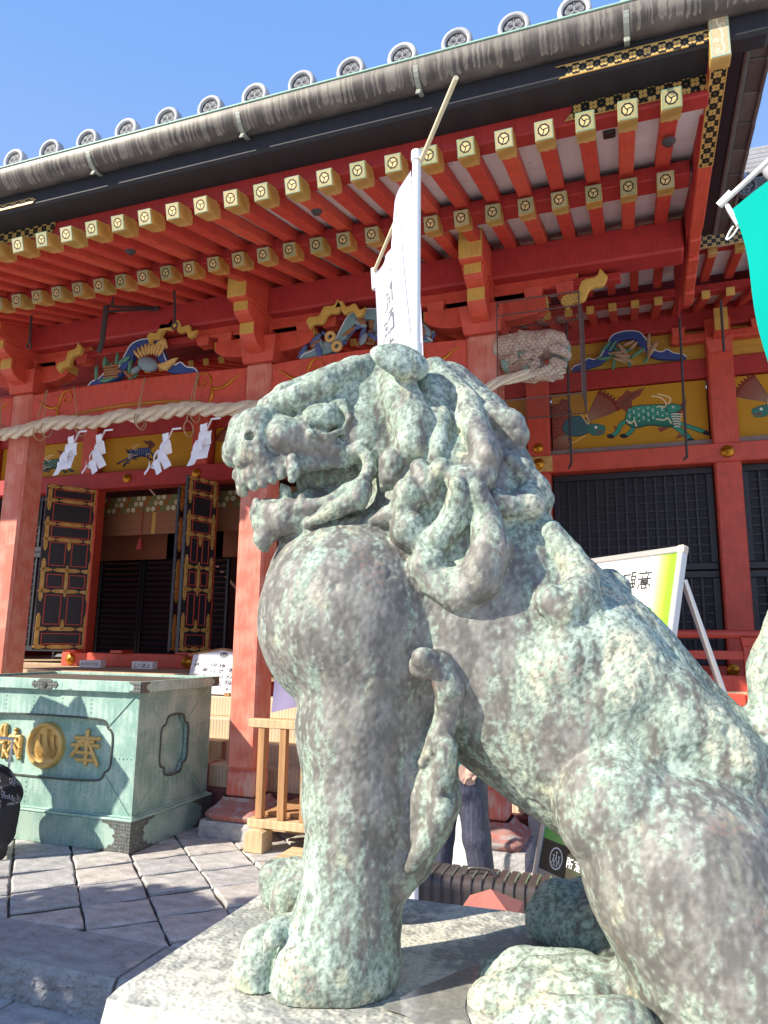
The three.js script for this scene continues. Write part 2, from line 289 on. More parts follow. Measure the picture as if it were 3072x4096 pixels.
function slabG(poly, h, inset, bev) {    // stone with worn, slightly irregular edges from a convex polygon in the ground plane
  const c = poly.reduce((a, p) => [a[0] + p[0] / poly.length, a[1] + p[1] / poly.length], [0, 0]), out = [];
  for (let i = 0; i < poly.length; i++) { const a = poly[i], b = poly[(i + 1) % poly.length], L = Math.hypot(b[0] - a[0], b[1] - a[1]), n = Math.max(1, Math.round(L / 0.12)); for (let k = 0; k < n; k++) out.push([mix(a[0], b[0], k / n), mix(a[1], b[1], k / n), k === 0]); }
  const sh = (d) => out.map(([x, z, corner]) => { const dx = x - c[0], dz = z - c[1], L = Math.hypot(dx, dz), m = (d + (corner ? d * 0.5 : 0)) + rr(-0.006, 0.006); return [x - dx / L * m * 1.25, z - dz / L * m * 1.25]; });
  const A = sh(inset), Bq = A.map(([x, z]) => { const dx = x - c[0], dz = z - c[1], L = Math.hypot(dx, dz); return [x - dx / L * bev, z - dz / L * bev]; }), N = A.length, pts = [], F = [];
  const tx = rr(-0.007, 0.007), tz = rr(-0.007, 0.007), y0 = h + rr(-0.006, 0.006), top = (x, z) => y0 + tx * (x - c[0]) / 0.25 + tz * (z - c[1]) / 0.25;
  for (const [x, z] of A) pts.push(V(x, h - 0.06, z)); for (const [x, z] of A) pts.push(V(x, top(x, z) - bev * 0.7, z)); for (const [x, z] of Bq) pts.push(V(x, top(x, z) + rr(-0.003, 0.002), z)); pts.push(V(c[0], top(...c) + 0.002, c[1]));
  for (let i = 0; i < N; i++) { const j = (i + 1) % N; F.push([i, j, N + j, N + i].reverse(), [N + i, N + j, 2 * N + j, 2 * N + i].reverse(), [2 * N + i, 2 * N + j, 3 * N].reverse()); }
  return convex(pts, F);
}
function clipZ(poly, z0) { const o = []; for (let i = 0; i < poly.length; i++) { const a = poly[i], b = poly[(i + 1) % poly.length]; if (a[1] <= z0) o.push(a); if ((a[1] <= z0) !== (b[1] <= z0)) { const t = (z0 - a[1]) / (b[1] - a[1]); o.push([mix(a[0], b[0], t), z0]); } } return o; }
srand(21);
{ const S = 0.667, far = [];
  for (let i = -26; i < 24; i++) for (let j = -30; j < 22; j++) {
    // stones laid at 45 degrees: x - z runs along one family of joints, x + z along the other
    const off = (i % 2 ? 0.02 : -0.03), a0 = 0.01 + S * i, a1 = a0 + S, b0 = -8.475 + S * j + off, b1 = b0 + S;
    const A0 = a0 + 0.004 + rr(0, 0.006), A1 = a1 - 0.004 - rr(0, 0.006), B0 = b0 + 0.026 + rr(0, 0.014), B1 = b1 - 0.026 - rr(0, 0.014);
    let poly = [[A0, B0], [A1, B0], [A1, B1], [A0, B1]].map(([a, b]) => [(a + b) / 2, (b - a) / 2]);
    if (poly.every((p) => p[0] < -11 || p[0] > 4) || poly.every((p) => p[1] < -8 || p[1] > -4.2)) continue;
    poly = clipZ(poly, -4.205); if (poly.length < 3) continue;
    let area = 0; for (let k = 0; k < poly.length; k++) { const p = poly[k], q = poly[(k + 1) % poly.length]; area += p[0] * q[1] - q[0] * p[1]; }
    if (Math.abs(area) < 0.02) continue;
    if (area < 0) poly.reverse();
    const g = slabG(poly, 0.0, 0.003, 0.014), cx = poly[0][0], cz = poly[0][1];
    if (cx > -7 && cx < 0.6 && cz > -7.4) obj('paving_stone', g, stoneTints[Math.floor(rnd() * 5)], pave); else far.push(g);
  }
  kind(obj('distant_paving_stones', far, stoneTints[0], pave), 'stuff');
}
// stone edging: a dressed top and a roughly split face, then a lower step
const kerb = kind(obj('kerb', bxs(-14, 6, -0.46, -0.05, -4.2, -3.78, 0.01), dirt, scene), 'structure');
function kerbStone(x0, x1, y0, y1, z0, z1, rough) {
  const g = new THREE.BoxGeometry(x1 - x0, y1 - y0, z1 - z0, Math.round((x1 - x0) / 0.016), 14, 12).toNonIndexed(), p = g.attributes.position, hx = (x1 - x0) / 2, hy = (y1 - y0) / 2, hz = (z1 - z0) / 2;
  for (let i = 0; i < p.count; i++) {
    let x = p.getX(i), y = p.getY(i), z = p.getZ(i); const w = V(x + (x0 + x1) / 2, y + (y0 + y1) / 2, z + (z0 + z1) / 2);
    if (Math.abs(z - hz) < 1e-4) { const e = sst(0, 0.05, hy - y); z += -0.012 + e * rough * (0.55 * fbm(w.x * 7, w.y * 11, 3, 3) + 0.6 * Math.abs(fbm(w.x * 24, w.y * 30, 7, 3))) - (1 - e) * 0.012; if (hy - y < 1e-4) y -= 0.004; }
    if (Math.abs(hy - y) < 1e-2) y += 0.003 * noise(w.x * 5, w.z * 5, 1) - 0.006 * sst(0.03, 0, hz - z);
    if (Math.abs(Math.abs(x) - hx) < 1e-4) x -= Math.sign(x) * 0.006;
    p.setXYZ(i, x + (x0 + x1) / 2, y + (y0 + y1) / 2, z + (z0 + z1) / 2);
  }
  const m = mergeVertices(g.deleteAttribute('normal') && g.deleteAttribute('uv') && g, 1e-4); m.computeVertexNormals(); return toCreasedNormals(m, 0.6);
}
for (const [a, b] of [[-8.7, -6.8], [-6.8, -4.85], [-4.85, -2.89], [-2.89, -0.95], [-0.95, 1.0]]) obj('edging_stone', kerbStone(a + 0.006, b - 0.006, -0.23, 0.0, -4.195, -3.71, 0.07), kerbMat, kerb);
for (const [a, b] of [[-8.2, -5.9], [-5.9, -3.6], [-3.6, -1.5], [-1.5, 1.0]]) obj('step_stone', kerbStone(a + 0.006, b - 0.006, -0.47, -0.225, -3.80, -3.1, 0.05), stoneTints[2], kerb);
// ---------------------------------------------------------------- materials of the shrine
const wearT = colTex(512, (u, v) => { const f = fbm(u * 6, v * 6, 4, 5, 6), s = fbm(u * 40, v * 4, 9, 3, 4); const d = sst(0.22, 0.4, fbm(u * 9, v * 9, 47, 4, 9)), k = (1 + 0.30 * f + 0.2 * s) * (1 - 0.18 * d); return [0.82 * k, 0.82 * k + 0.015 * d, 0.82 * k + 0.015 * d]; });
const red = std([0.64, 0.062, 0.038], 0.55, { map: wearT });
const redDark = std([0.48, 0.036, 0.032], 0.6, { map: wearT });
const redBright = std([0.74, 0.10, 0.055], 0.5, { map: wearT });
const pillarT = colTex(512, (u, v) => { const f = fbm(u * 6, v * 5, 14, 5, 6), s = fbm(u * 48, v * 3, 19, 3, 3), sc = sst(0.25, 0.4, fbm(u * 22, v * 5, 29, 3, 5)); let c = mix3([0.60, 0.15, 0.095], [0.68, 0.27, 0.19], sst(-0.3, 0.45, f + 0.5 * s)); c = mix3(c, [0.40, 0.10, 0.075], sc * 0.6); return c; });
const pillarMat = std([1, 1, 1], 0.6, { map: pillarT });
const pillarFootT = colTex(512, (u, v) => { const f = fbm(u * 5, v * 4, 24, 5, 5), s = fbm(u * 40, v * 3, 39, 3, 3); return mix3([0.58, 0.14, 0.095], [0.56, 0.34, 0.28], sst(-0.1, 0.35, f + 0.6 * s)); });
const pillarFoot = std([1, 1, 1], 0.75, { map: pillarFootT });
const goldT = colTex(256, (u, v) => { const f = fbm(u * 8, v * 8, 3, 5, 8), g = sst(0.25, 0.45, fbm(u * 14, v * 14, 8, 3, 14)); return mix3(mix3([0.58, 0.36, 0.10], [0.76, 0.52, 0.19], sst(-0.3, 0.4, f)), [0.30, 0.24, 0.13], g * 0.5); });
const gold = std([1, 1, 1], 0.42, { map: goldT, metalness: 0.35 });
const goldB = std([0.86, 0.82, 0.74], 0.5, { map: goldT, metalness: 0.3 }), goldC = std([1.06, 1.0, 0.86], 0.36, { map: goldT, metalness: 0.4 }), goldD = std([0.78, 0.84, 0.74], 0.58, { map: goldT, metalness: 0.2 });
const goldShiny = std([0.85, 0.55, 0.16], 0.3, { metalness: 0.75, map: goldT });
const ochre = std([0.74, 0.46, 0.10], 0.6, { map: wearT });
const plaster = std([0.80, 0.76, 0.76], 0.85, { map: colTex(256, (u, v) => { const f = fbm(u * 4, v * 4, 44, 5, 4), s = sst(0.32, 0.4, fbm(u * 18, v * 18, 46, 3, 18)); return mix3([0.9 + 0.15 * f, 0.9 + 0.15 * f, 0.9 + 0.15 * f], [0.4, 0.36, 0.34], s * 0.5); }) });
const black = std([0.022, 0.021, 0.028], 0.42, { map: wearT });
const eaveBlack = std([0.022, 0.021, 0.028], 0.68, { map: wearT });
const blackMatt = std([0.03, 0.03, 0.036], 0.7, { map: wearT });
const iron = std([0.05, 0.038, 0.04], 0.6);
const yellowBoard = std([0.62, 0.36, 0.05], 0.7, { map: colTex(512, (u, v) => { const f = fbm(u * 3, v * 24, 54, 4, 3); const g = fbm(u * 8, v * 8, 55, 4, 8); const k = 0.92 + 0.3 * f + 0.2 * g; return [k, k, k]; }) });
const tileMat = std([0.21, 0.215, 0.225], 0.6, { map: colTex(256, (u, v) => { const f = fbm(u * 6, v * 6, 64, 5, 6), s = sst(0.1, 0.5, fbm(u * 12, v * 5, 66, 3, 5)); const k = 0.8 + 0.5 * f + 0.7 * s; return [k * 0.8, k * 0.8, k * 0.8]; }) });
const tilePale = std([0.48, 0.48, 0.50], 0.65, { map: wearT });
const stairMat = std([1, 1, 1], 0.9, { map: colTex(256, (u, v) => { const s = Math.abs(((u * 24) % 1) - 0.5) * 2, f = fbm(u * 8, v * 8, 71, 4, 8); const k = 0.82 + 0.18 * s + 0.15 * f; return [0.68 * k, 0.53 * k, 0.36 * k]; }), bumpMap: grayTex(256, (u) => Math.abs(((u * 24) % 1) - 0.5) * 2), bumpScale: 0.004 });
const plank = (c, s) => std(c, 0.75, { map: colTex(512, (u, v) => { const r = fbm(u * 30, v * 2, s, 4, 2), f = fbm(u * 5, v * 3, s + 4, 4, 3), k = 0.85 + 0.45 * r + 0.25 * f; return [k, k * 0.98, k * 0.95]; }) });
const cedar = plank([0.50, 0.27, 0.12], 81), palewood = plank([0.72, 0.52, 0.30], 84), floorwood = plank([0.60, 0.44, 0.28], 87);

const shrine = thing('shrine_hall', 'red lacquered shrine hall with gold capped rafters, black eaves and a grey tiled roof', 'shrine building');
const S = (n, g, m, p = shrine, uv) => obj(n, g, m, p, uv);

// flower-diaper metal fittings (print of flat engraved metal)
function diaper(w, h, cell, edge) { return canvasTex(w, h, (c) => {
  c.fillStyle = '#1a1d1c'; c.fillRect(0, 0, w, h);
  const row = cell * 0.5;
  for (let j = -1; j * row < h + cell; j++) for (let i = -1; i * cell < w + cell; i++) {
    const x = i * cell + (j & 1 ? cell / 2 : 0), y = j * row, r = cell * 0.205;
    c.fillStyle = '#c9a560'; for (let k = 0; k < 4; k++) { const a = k * Math.PI / 2 + 0.78; c.beginPath(); c.ellipse(x + Math.cos(a) * r * 0.85, y + Math.sin(a) * r * 0.85, r * 0.66, r * 0.62, a, 0, 7); c.fill(); }
    c.fillStyle = '#2a2015'; c.beginPath(); c.arc(x, y, r * 0.22, 0, 7); c.fill();
    c.fillStyle = '#8f7340'; c.fillRect(x + cell / 2 - cell * 0.05, y - cell * 0.05, cell * 0.1, cell * 0.1);
  }
  c.strokeStyle = '#c9a058'; c.lineWidth = edge; c.strokeRect(edge / 2, edge / 2, w - edge, h - edge);
}); }
function fitUV(g, w, h) { const p = g.attributes.position, uv = g.attributes.uv; g.computeBoundingBox(); const b = g.boundingBox; for (let i = 0; i < p.count; i++) uv.setXY(i, (p.getX(i) - b.min.x) / (b.max.x - b.min.x), (p.getY(i) - b.min.y) / (b.max.y - b.min.y)); return g; }
const decal = (w, h, x, y, z, rx = 0, ry = 0, t = 0.004) => { const g = new THREE.BoxGeometry(w, h, t); const n = g.attributes.normal, uv = g.attributes.uv; for (let i = 0; i < n.count; i++) if (n.getZ(i) < 0.5) uv.setXY(i, 0.01, 0.01); return g.applyMatrix4(M4(x, y, z, rx, ry)); };
const uvKeep = (name, g, m, parent) => obj(name, g, m, parent, null);

// ---------------------------------------------------------------- porch: pillars, beams
const PX = [-9.69, -7.19, -3.83, -1.325], PZ = -6.78;
function footG(x, z) {                   // stone base that flares like a cushion
  const prof = [[0.185, 0.36], [0.20, 0.33], [0.235, 0.285], [0.285, 0.25], [0.315, 0.222], [0.318, 0.20], [0.30, 0.165], [0.27, 0.150]], pos = [], idx = [], n = 40;
  for (const [r, y] of prof) for (let k = 0; k < n; k++) { const a = k / n * 2 * Math.PI, q = 9, c = Math.cos(a), s = Math.sin(a), m = r / Math.pow(Math.abs(c) ** q + Math.abs(s) ** q, 1 / q); pos.push(x + c * m + 0.006 * noise(c * 5 + x, y * 20, s * 5), y + 0.004 * noise(c * 6, s * 6, y * 9), z + s * m); }
  for (let i = 0; i + 1 < prof.length; i++) for (let k = 0; k < n; k++) { const a = i * n + k, b = i * n + (k + 1) % n; idx.push(a, b, a + n, b, b + n, a + n); }
  const g = new THREE.BufferGeometry(); g.setAttribute('position', new THREE.Float32BufferAttribute(pos, 3)); g.setIndex(idx); g.computeVertexNormals(); return g;
}
const footMat = std([1, 1, 1], 0.8, { map: colTex(256, (u, v) => mix3([0.40, 0.13, 0.10], [0.36, 0.31, 0.29], sst(-0.12, 0.2, fbm(u * 6, v * 6, 93, 5, 6)))), bumpMap: stoneBump, bumpScale: 0.004 });
srand(5);
for (const x of PX) {
  const p = S('pillar', bxs(x - 0.16, x + 0.16, 0.62, 4.92, PZ - 0.16, PZ + 0.16, 0.028), pillarMat);
  S('pillar_foot', bxs(x - 0.161, x + 0.161, 0.35, 0.622, PZ - 0.161, PZ + 0.161, 0.028), pillarFoot, p);
  S('base_stone', footG(x, PZ), footMat);
  S('plinth', kerbStone(x - 0.34, x + 0.34, -0.03, 0.155, PZ - 0.33, PZ + 0.33, 0.03), stoneTints[2]);
}
function koryo(x0, x1) {                 // arched tie beam
  const n = 24, sh = new THREE.Shape();
  for (let i = 0; i <= n; i++) { const t = i / n, x = mix(x0, x1, t), y = 4.895 + 0.035 * Math.sin(Math.PI * t); i ? sh.lineTo(x, y) : sh.moveTo(x, y); }
  for (let i = n; i >= 0; i--) { const t = i / n, x = mix(x0, x1, t); sh.lineTo(x, 4.46 + 0.05 * Math.sin(Math.PI * t) ** 0.5 + 0.03 * sst(0.12, 0, Math.min(t, 1 - t))); }
  return extr(sh, 0.26, 0.012).translate(0, 0, PZ - 0.12);
}
function swirl(cx, cy, s, z) {           // gilt tendril at the ends of the tie beam
  const a = [[-1.45, 0.42], [-1.1, 0.22], [-0.72, -0.06], [-0.3, -0.16], [0.05, -0.06], [0.12, 0.3], [0.32, 0.62], [0.66, 0.66], [0.86, 0.36], [0.72, 0.06], [0.46, 0.06], [0.42, 0.28], [0.56, 0.34]].map(([x, y]) => V(cx + x * s, cy + y * Math.abs(s), z));
  const b = [[0.02, -0.1], [0.02, -0.5], [0.22, -0.86], [0.62, -1.0]].map(([x, y]) => V(cx + x * s, cy + y * Math.abs(s), z));
  return [taper(a, [0.004, 0.02, 0.016, 0.018, 0.012, 0.02, 0.012], 6, 4), taper(b, [0.02, 0.022, 0.014, 0.004], 6, 4)];
}
for (const [i, [a, b]] of [[-9.53, -7.35], [-7.03, -3.99], [-3.67, -1.485]].entries()) {
  const k = S('tie_beam', koryo(a, b), redBright);
  for (const [x, s] of [[a + 0.42, 0.24], [b - 0.42, -0.24]]) S('gilt_tendril', swirl(x, 4.72, s, PZ + 0.142), goldShiny, k);
  const n = 10, m = (a + b) / 2, L = (b - a) / 2 - 0.56, arc = [];
  for (let j = 0; j <= n; j++) { const t = j / n * 2 - 1; arc.push(V(m + t * L, 4.61 - 0.05 * t * t, PZ + 0.145)); }
  S('gilt_strip', taper(arc, [0.006, 0.026, 0.028, 0.026, 0.006], 5, 2), std([0.72, 0.40, 0.12], 0.55, { map: goldT }), k);
}
S('purlin', bxs(-11.5, 0.56, 5.455, 5.775, -6.86, -6.56, 0.02), redDark);
S('tie_rail', bxs(-11.5, 0.0, 5.34, 5.42, -6.84, -6.72, 0.01), redDark);

// bracket complexes over the pillars: bearing blocks, curved arms with ochre ends
function arm(L, h, w, dir) {             // bracket arm along +x from 0 to L, curved up at the end; returned with its end plate
  const sh = new THREE.Shape(); sh.moveTo(0, 0); sh.lineTo(L * 0.5, 0); sh.quadraticCurveTo(L * 0.92, h * 0.1, L, h * 0.48); sh.lineTo(L, h); sh.lineTo(0, h);
  const g = extr(sh, w, 0.008).translate(0, 0, -w / 2), e = boxG(0.012, h * 0.5, w * 0.94, 0.004).translate(L + 0.004, h * 0.74, 0);
  return [g.applyMatrix4(dir), e.applyMatrix4(dir)];
}
const masu = (x, y, z, s) => { const g = boxG(s, s * 0.62, s, 0.006), p = g.attributes.position; for (let i = 0; i < p.count; i++) if (p.getY(i) < -s * 0.12) p.setXYZ(i, p.getX(i) * 0.8, p.getY(i), p.getZ(i) * 0.8); return flat(g).translate(x, y + s * 0.31, z); };
for (const x of PX) {
  const reds = [], ends = [];
  const add = ([g, e]) => { reds.push(g); ends.push(e); };
  reds.push(masu(x, 4.92, PZ, 0.46));
  for (const s of [1, -1]) { add(arm(0.62, 0.22, 0.17, M4(x, 5.06, PZ, 0, s > 0 ? 0 : Math.PI, 0))); add(arm(0.92, 0.17, 0.15, M4(x, 5.34, PZ, 0, s > 0 ? 0 : Math.PI, 0))); }
  add(arm(0.44, 0.25, 0.18, M4(x, 5.02, PZ, 0, -Math.PI / 2, 0)));
  add(arm(0.58, 0.20, 0.18, M4(x, 5.25, PZ, 0, -Math.PI / 2, 0)));
  for (const [dx, y, dz, s] of [[0.5, 5.28, 0, 0.2], [-0.5, 5.28, 0, 0.2], [0, 5.28, 0, 0.22], [0, 5.27, 0.36, 0.2], [0.8, 5.30, 0, 0.18], [-0.8, 5.30, 0, 0.18]]) reds.push(masu(x + dx, y - 0.03, PZ + dz, s));
  reds.push(bxs(x - 0.115, x + 0.115, 5.445, 5.775, PZ - 0.3, -6.10, 0.01)); ends.push(bxs(x - 0.112, x + 0.112, 5.46, 5.765, -6.105, -6.092, 0.01));
  reds.push(masu(x, 5.30, -6.32, 0.22)); ends.push(bxs(x - 0.085, x + 0.085, 5.37, 5.425, -6.215, -6.205, 0.003));
  const b = S('bracket_complex', reds, redBright); S('ochre_end', ends, ochre, b);
}
// ---------------------------------------------------------------- rafters
const crest = canvasTex(128, 128, (c) => {
  c.fillStyle = '#b9a878'; c.fillRect(0, 0, 128, 128); c.strokeStyle = '#8fa58c'; c.lineWidth = 9; c.strokeRect(3, 3, 122, 122);
  for (let i = 0; i < 900; i++) { c.fillStyle = rnd() < 0.5 ? 'rgba(120,150,120,0.25)' : 'rgba(150,110,50,0.2)'; c.fillRect(rnd() * 128, rnd() * 128, 3, 3); }
  c.fillStyle = '#14110f'; c.beginPath(); for (let k = 0; k < 8; k++) { const a = (k + 0.5) * Math.PI / 4; c.lineTo(64 + 46 * Math.cos(a), 64 + 46 * Math.sin(a)); } c.fill();
  c.fillStyle = '#e0c78e'; c.beginPath(); c.arc(64, 64, 33, 0, 7); c.fill();
  c.strokeStyle = '#14110f'; c.lineWidth = 7; c.lineCap = 'round'; for (let k = 0; k < 3; k++) { c.save(); c.translate(64, 64); c.rotate(k * 2.0944 + 0.5); c.beginPath(); c.moveTo(0, 0); c.quadraticCurveTo(5, -15, 22, -19); c.stroke(); c.restore(); } c.fillStyle = '#14110f'; c.beginPath(); c.arc(64, 64, 7, 0, 7); c.fill();
});
const crestMats = [[1, 1, 1], [0.86, 0.88, 0.82], [1.05, 1, 0.92], [0.78, 0.84, 0.76]].map((c) => std(c, 0.5, { map: crest, metalness: 0.1 })), capMats = [gold, goldB, goldC, goldD, gold];
const RA = Math.atan(0.27), RB = Math.atan(0.285);
const capSide = (() => { const sh = new THREE.Shape(); sh.moveTo(-0.062, 0); sh.lineTo(0.062, 0); sh.lineTo(0.062, 0.17); sh.quadraticCurveTo(0.058, 0.20, 0.045, 0.19); sh.quadraticCurveTo(0.03, 0.175, 0.0, 0.20); sh.quadraticCurveTo(-0.03, 0.175, -0.045, 0.19); sh.quadraticCurveTo(-0.058, 0.20, -0.062, 0.17); return sh; })();
const capG = join([boxG(0.124, 0.128, 0.16, 0.004).translate(0, 0, -0.08),
  extr(capSide, 0.006, 0).rotateX(-Math.PI / 2).translate(0, -0.067, 0), extr(capSide, 0.006, 0).rotateX(-Math.PI / 2).rotateZ(Math.PI / 2).translate(0.066, 0, 0), extr(capSide, 0.006, 0).rotateX(-Math.PI / 2).rotateZ(-Math.PI / 2).translate(-0.060, 0, 0)]);
const plateG = decal(0.120, 0.124, 0, 0, 0.003, 0, 0, 0.006);
const raftU = uvWorld(boxG(0.11, 0.114, 1.45, 0.008).translate(0, 0, -0.74)), raftL = uvWorld(boxG(0.11, 0.112, 2.35, 0.008).translate(0, 0, -1.19));
const raftM = [red, redBright, red];
for (let k = 0; k < 33; k++) {
  const x = 0.369 - 0.2747 * k;
  for (const [g, y, z, a] of [[raftU, 5.384 + 0.03 * sst(0.6, 0, 0.369 - x), -4.5, RA], [raftL, 5.51, -5.53, RB]]) {
    const r = new THREE.Mesh(g, raftM[k % 3]); r.name = 'rafter'; r.position.set(x + rr(-0.003, 0.003), y, z); r.rotation.set(a, rr(-0.012, 0.012), rr(-0.02, 0.02)); r.castShadow = r.receiveShadow = true; shrine.add(r);
    const c = new THREE.Mesh(capG, capMats[Math.floor(rnd() * 5)]); c.name = 'rafter_cap'; r.add(c);
    const e = new THREE.Mesh(plateG, crestMats[Math.floor(rnd() * 4)]); e.name = 'crest_plate'; r.add(e);
  }
}
S('soffit', [bx(9.8, 0.03, 1.25, -4.3, 5.384 + 0.085 + 0.21, -5.30, RA), bx(9.8, 0.03, 2.2, -4.3, 5.51 + 0.085 + 0.345, -6.75, RB)], plaster);
S('rafter_support', bxs(-9.2, 0.56, 5.578, 5.70, -5.80, -5.60, 0.008), redDark);
S('vent', bx(0.085, 0.02, 0.12, -0.03, 5.545, -4.9, RA), black);
for (const [x, z] of [[0.369, -4.98], [-2.378, -4.95], [-4.301, -5.0]]) S('lamp_nub', lathe([[0, -0.03], [0.03, -0.03], [0.045, -0.01], [0.05, 0]], 10).translate(x, 5.32 + 0.27 * (-4.5 - z) - 0.0, z), iron);
// eaves boards, one above the other, and the half-round copper gutter
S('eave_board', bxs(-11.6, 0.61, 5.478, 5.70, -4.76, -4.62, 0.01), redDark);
S('eave_board', bxs(-11.6, 0.6, 5.616, 5.80, -4.62, -4.47, 0.004), eaveBlack);
S('eave_board', bxs(-11.6, 0.94, 5.612, 5.90, -4.50, -4.345, 0.02), eaveBlack);
for (const [x0, x1, y0, y1, z, w, h] of [[-0.28, 0.6, 5.625, 5.712, -4.342, 1024, 96], [-0.27, 0.6, 5.51, 5.705, -4.612, 1024, 190]]) {
  const W = x1 - x0, H = y1 - y0, c = H / 2, sh = new THREE.Shape(); sh.moveTo(x0 - 0.05, y0 - 0.01); sh.quadraticCurveTo(x0 + 0.02, y0 + c * 0.5, x0, y0 + c); sh.quadraticCurveTo(x0 + 0.02, y0 + c * 1.5, x0 - 0.07, y1); sh.lineTo(x1, y1); sh.lineTo(x1, y0);
  const dy = 0; uvKeep('floral_fitting', fitUV(extr(sh, 0.008, 0)).translate(0, dy, z), std([1, 1, 1], 0.45, { map: diaper(w, h, h * (z > -4.5 ? 1.0 : 0.62), 8), metalness: 0.2 }), shrine);
}
for (const [x0, x1, y0, y1, z] of [[-6.2, -4.83, 5.635, 5.69, -4.342], [-6.1, -4.86, 5.51, 5.675, -4.612]]) uvKeep('floral_fitting', fitUV(extr(new THREE.Shape([[x0, y0], [x1, y0], [x1 + 0.04, (y0 + y1) / 2], [x1, y1], [x0, y1]].map((p) => new THREE.Vector2(...p))), 0.008, 0)).translate(0, 0, z), std([1, 1, 1], 0.45, { map: diaper(1024, 128, 80, 8), metalness: 0.2 }), shrine);
const gutterT = colTex(1024, (u, v) => { // brown copper with lime that has run down and dried in drips
  const f = fbm(u * 10, v * 5, 101, 5, 5), w = u + 0.004 * noise(u * 40, v * 9, 12, 40), d = noise(w * 90, 0.3, 5, 90) + 0.5 * noise(w * 190, v * 1.5, 7, 190), patch = noise(u * 7, 0.5, 3, 7), end = 0.60 + 0.10 * noise(w * 90, 4.3, 9, 90) + 0.09 * patch, tip = Math.exp(-(((v - end) / 0.035) ** 2));
  const run = sst(0.02, 0.2, d + 0.25 * patch) * sst(end - 0.02, end + 0.02, v);
  let c = mix3([0.085, 0.072, 0.066], [0.155, 0.132, 0.118], sst(-0.3, 0.3, f)); c = mix3(c, [0.23, 0.205, 0.17], sst(0.72, 0.9, v + 0.25 * f) * 0.7);
  c = mix3(c, [0.31, 0.285, 0.23], run * (0.5 + 0.5 * tip)); return mix3(c, [0.07, 0.06, 0.055], sst(0.05, 0.25, -d) * sst(end - 0.05, end + 0.05, v) * sst(1, 0.8, v) * 0.7); });
const gutterMat = std([1, 1, 1], 0.55, { map: gutterT, metalness: 0.15 }), greenEdge = std([0.30, 0.48, 0.38], 0.6);
function halfPipe(r, x0, x1, n, a0, a1) { const pos = [], uv = [], idx = [], m = Math.ceil((x1 - x0) / 0.4); for (let i = 0; i <= m; i++) for (let j = 0; j <= n; j++) { const a = mix(a0, a1, j / n), x = mix(x0, x1, i / m); pos.push(x, Math.sin(a) * r, Math.cos(a) * r); uv.push(x / 2.3, 1 - j / n); } for (let i = 0; i < m; i++) for (let j = 0; j < n; j++) { const a = i * (n + 1) + j; idx.push(a, a + 1, a + n + 1, a + 1, a + n + 2, a + n + 1); } const g = new THREE.BufferGeometry(); g.setAttribute('position', new THREE.Float32BufferAttribute(pos, 3)); g.setAttribute('uv', new THREE.Float32BufferAttribute(uv, 2)); g.setIndex(idx); g.computeVertexNormals(); return g; }
{ const g = S('gutter', halfPipe(0.124, -11.6, 1.7, 16, 0.25, -3.3).translate(0, 5.875, -4.29), gutterMat);
  S('gutter_rim', [bxs(-11.6, 1.7, 5.905, 5.918, -4.172, -4.160, 0.002)], greenEdge, g);
  for (const x of [0.11, -1.281, -2.693, -4.102, -5.49, -6.9]) {
    const p = []; for (let i = 0; i <= 10; i++) { const a = mix(0.3, -2.2, i / 10); p.push(V(x, 5.865 + Math.sin(a) * 0.130, -4.30 + Math.cos(a) * 0.130)); }
    const b = []; for (let i = 0; i + 1 < p.length; i++) b.push(bar(p[i], p[i + 1], 0.035, 0.006, 0.001, V(0, 0.3, 0.9)));
    S('gutter_bracket', [...b, bx(0.04, 0.08, 0.012, x, 5.722, -4.255, -0.45)], std([0.34, 0.36, 0.30], 0.55, { metalness: 0.3 }), g);
  }
}
// ---------------------------------------------------------------- roof: cover tiles whose round ends carry a three-leaf crest
const leafMap = (bump) => canvasTex(256, 256, (c) => {
  c.fillStyle = bump ? '#303030' : '#2a2b2e'; c.fillRect(0, 0, 256, 256); c.translate(128, 128);
  for (let k = 0; k < 3; k++) { c.save(); c.rotate(k * 2.0944 + Math.PI);
    c.fillStyle = bump ? '#c0c0c0' : '#83858a'; c.beginPath(); c.moveTo(0, -6); c.bezierCurveTo(-80, -20, -76, -104, -26, -104); c.bezierCurveTo(-14, -104, -4, -98, 0, -90); c.bezierCurveTo(4, -98, 14, -104, 26, -104); c.bezierCurveTo(76, -104, 80, -20, 0, -6); c.fill();
    c.strokeStyle = bump ? '#404040' : '#2c2d30'; c.lineWidth = 5; for (const [x, y] of [[0, -88], [-22, -92], [22, -92], [-44, -74], [44, -74], [-46, -48], [46, -48]]) { c.beginPath(); c.moveTo(0, -14); c.quadraticCurveTo(x * 0.3, y * 0.6, x, y); c.stroke(); }
    c.restore(); c.save(); c.rotate(k * 2.0944); c.strokeStyle = bump ? '#d0d0d0' : '#8d8f94'; c.lineWidth = 7; c.beginPath(); c.moveTo(0, 0); c.lineTo(0, -112); c.stroke(); c.restore(); }
}, !bump);
const leafMat = std([1, 1, 1], 0.7, { map: leafMap(false), bumpMap: leafMap(true), bumpScale: 0.02 });
const RS = 0.42, RAn = Math.atan(RS);
const roofTop = (z) => 5.955 + RS * (-4.22 - z);
S('roof_deck', [bx(14.4, 0.12, 6.2, -6.2, roofTop(-7.05) - 0.09, -7.05, RAn)], tileMat);
const discRim = lathe([[0.074, -0.012], [0.078, 0.006], [0.088, 0.012], [0.104, 0.010], [0.111, -0.002], [0.112, -0.05]], 28).rotateX(Math.PI / 2);
const discFace = fitUV(new THREE.CircleGeometry(0.077, 28).translate(0, 0, -0.006), 1, 1);
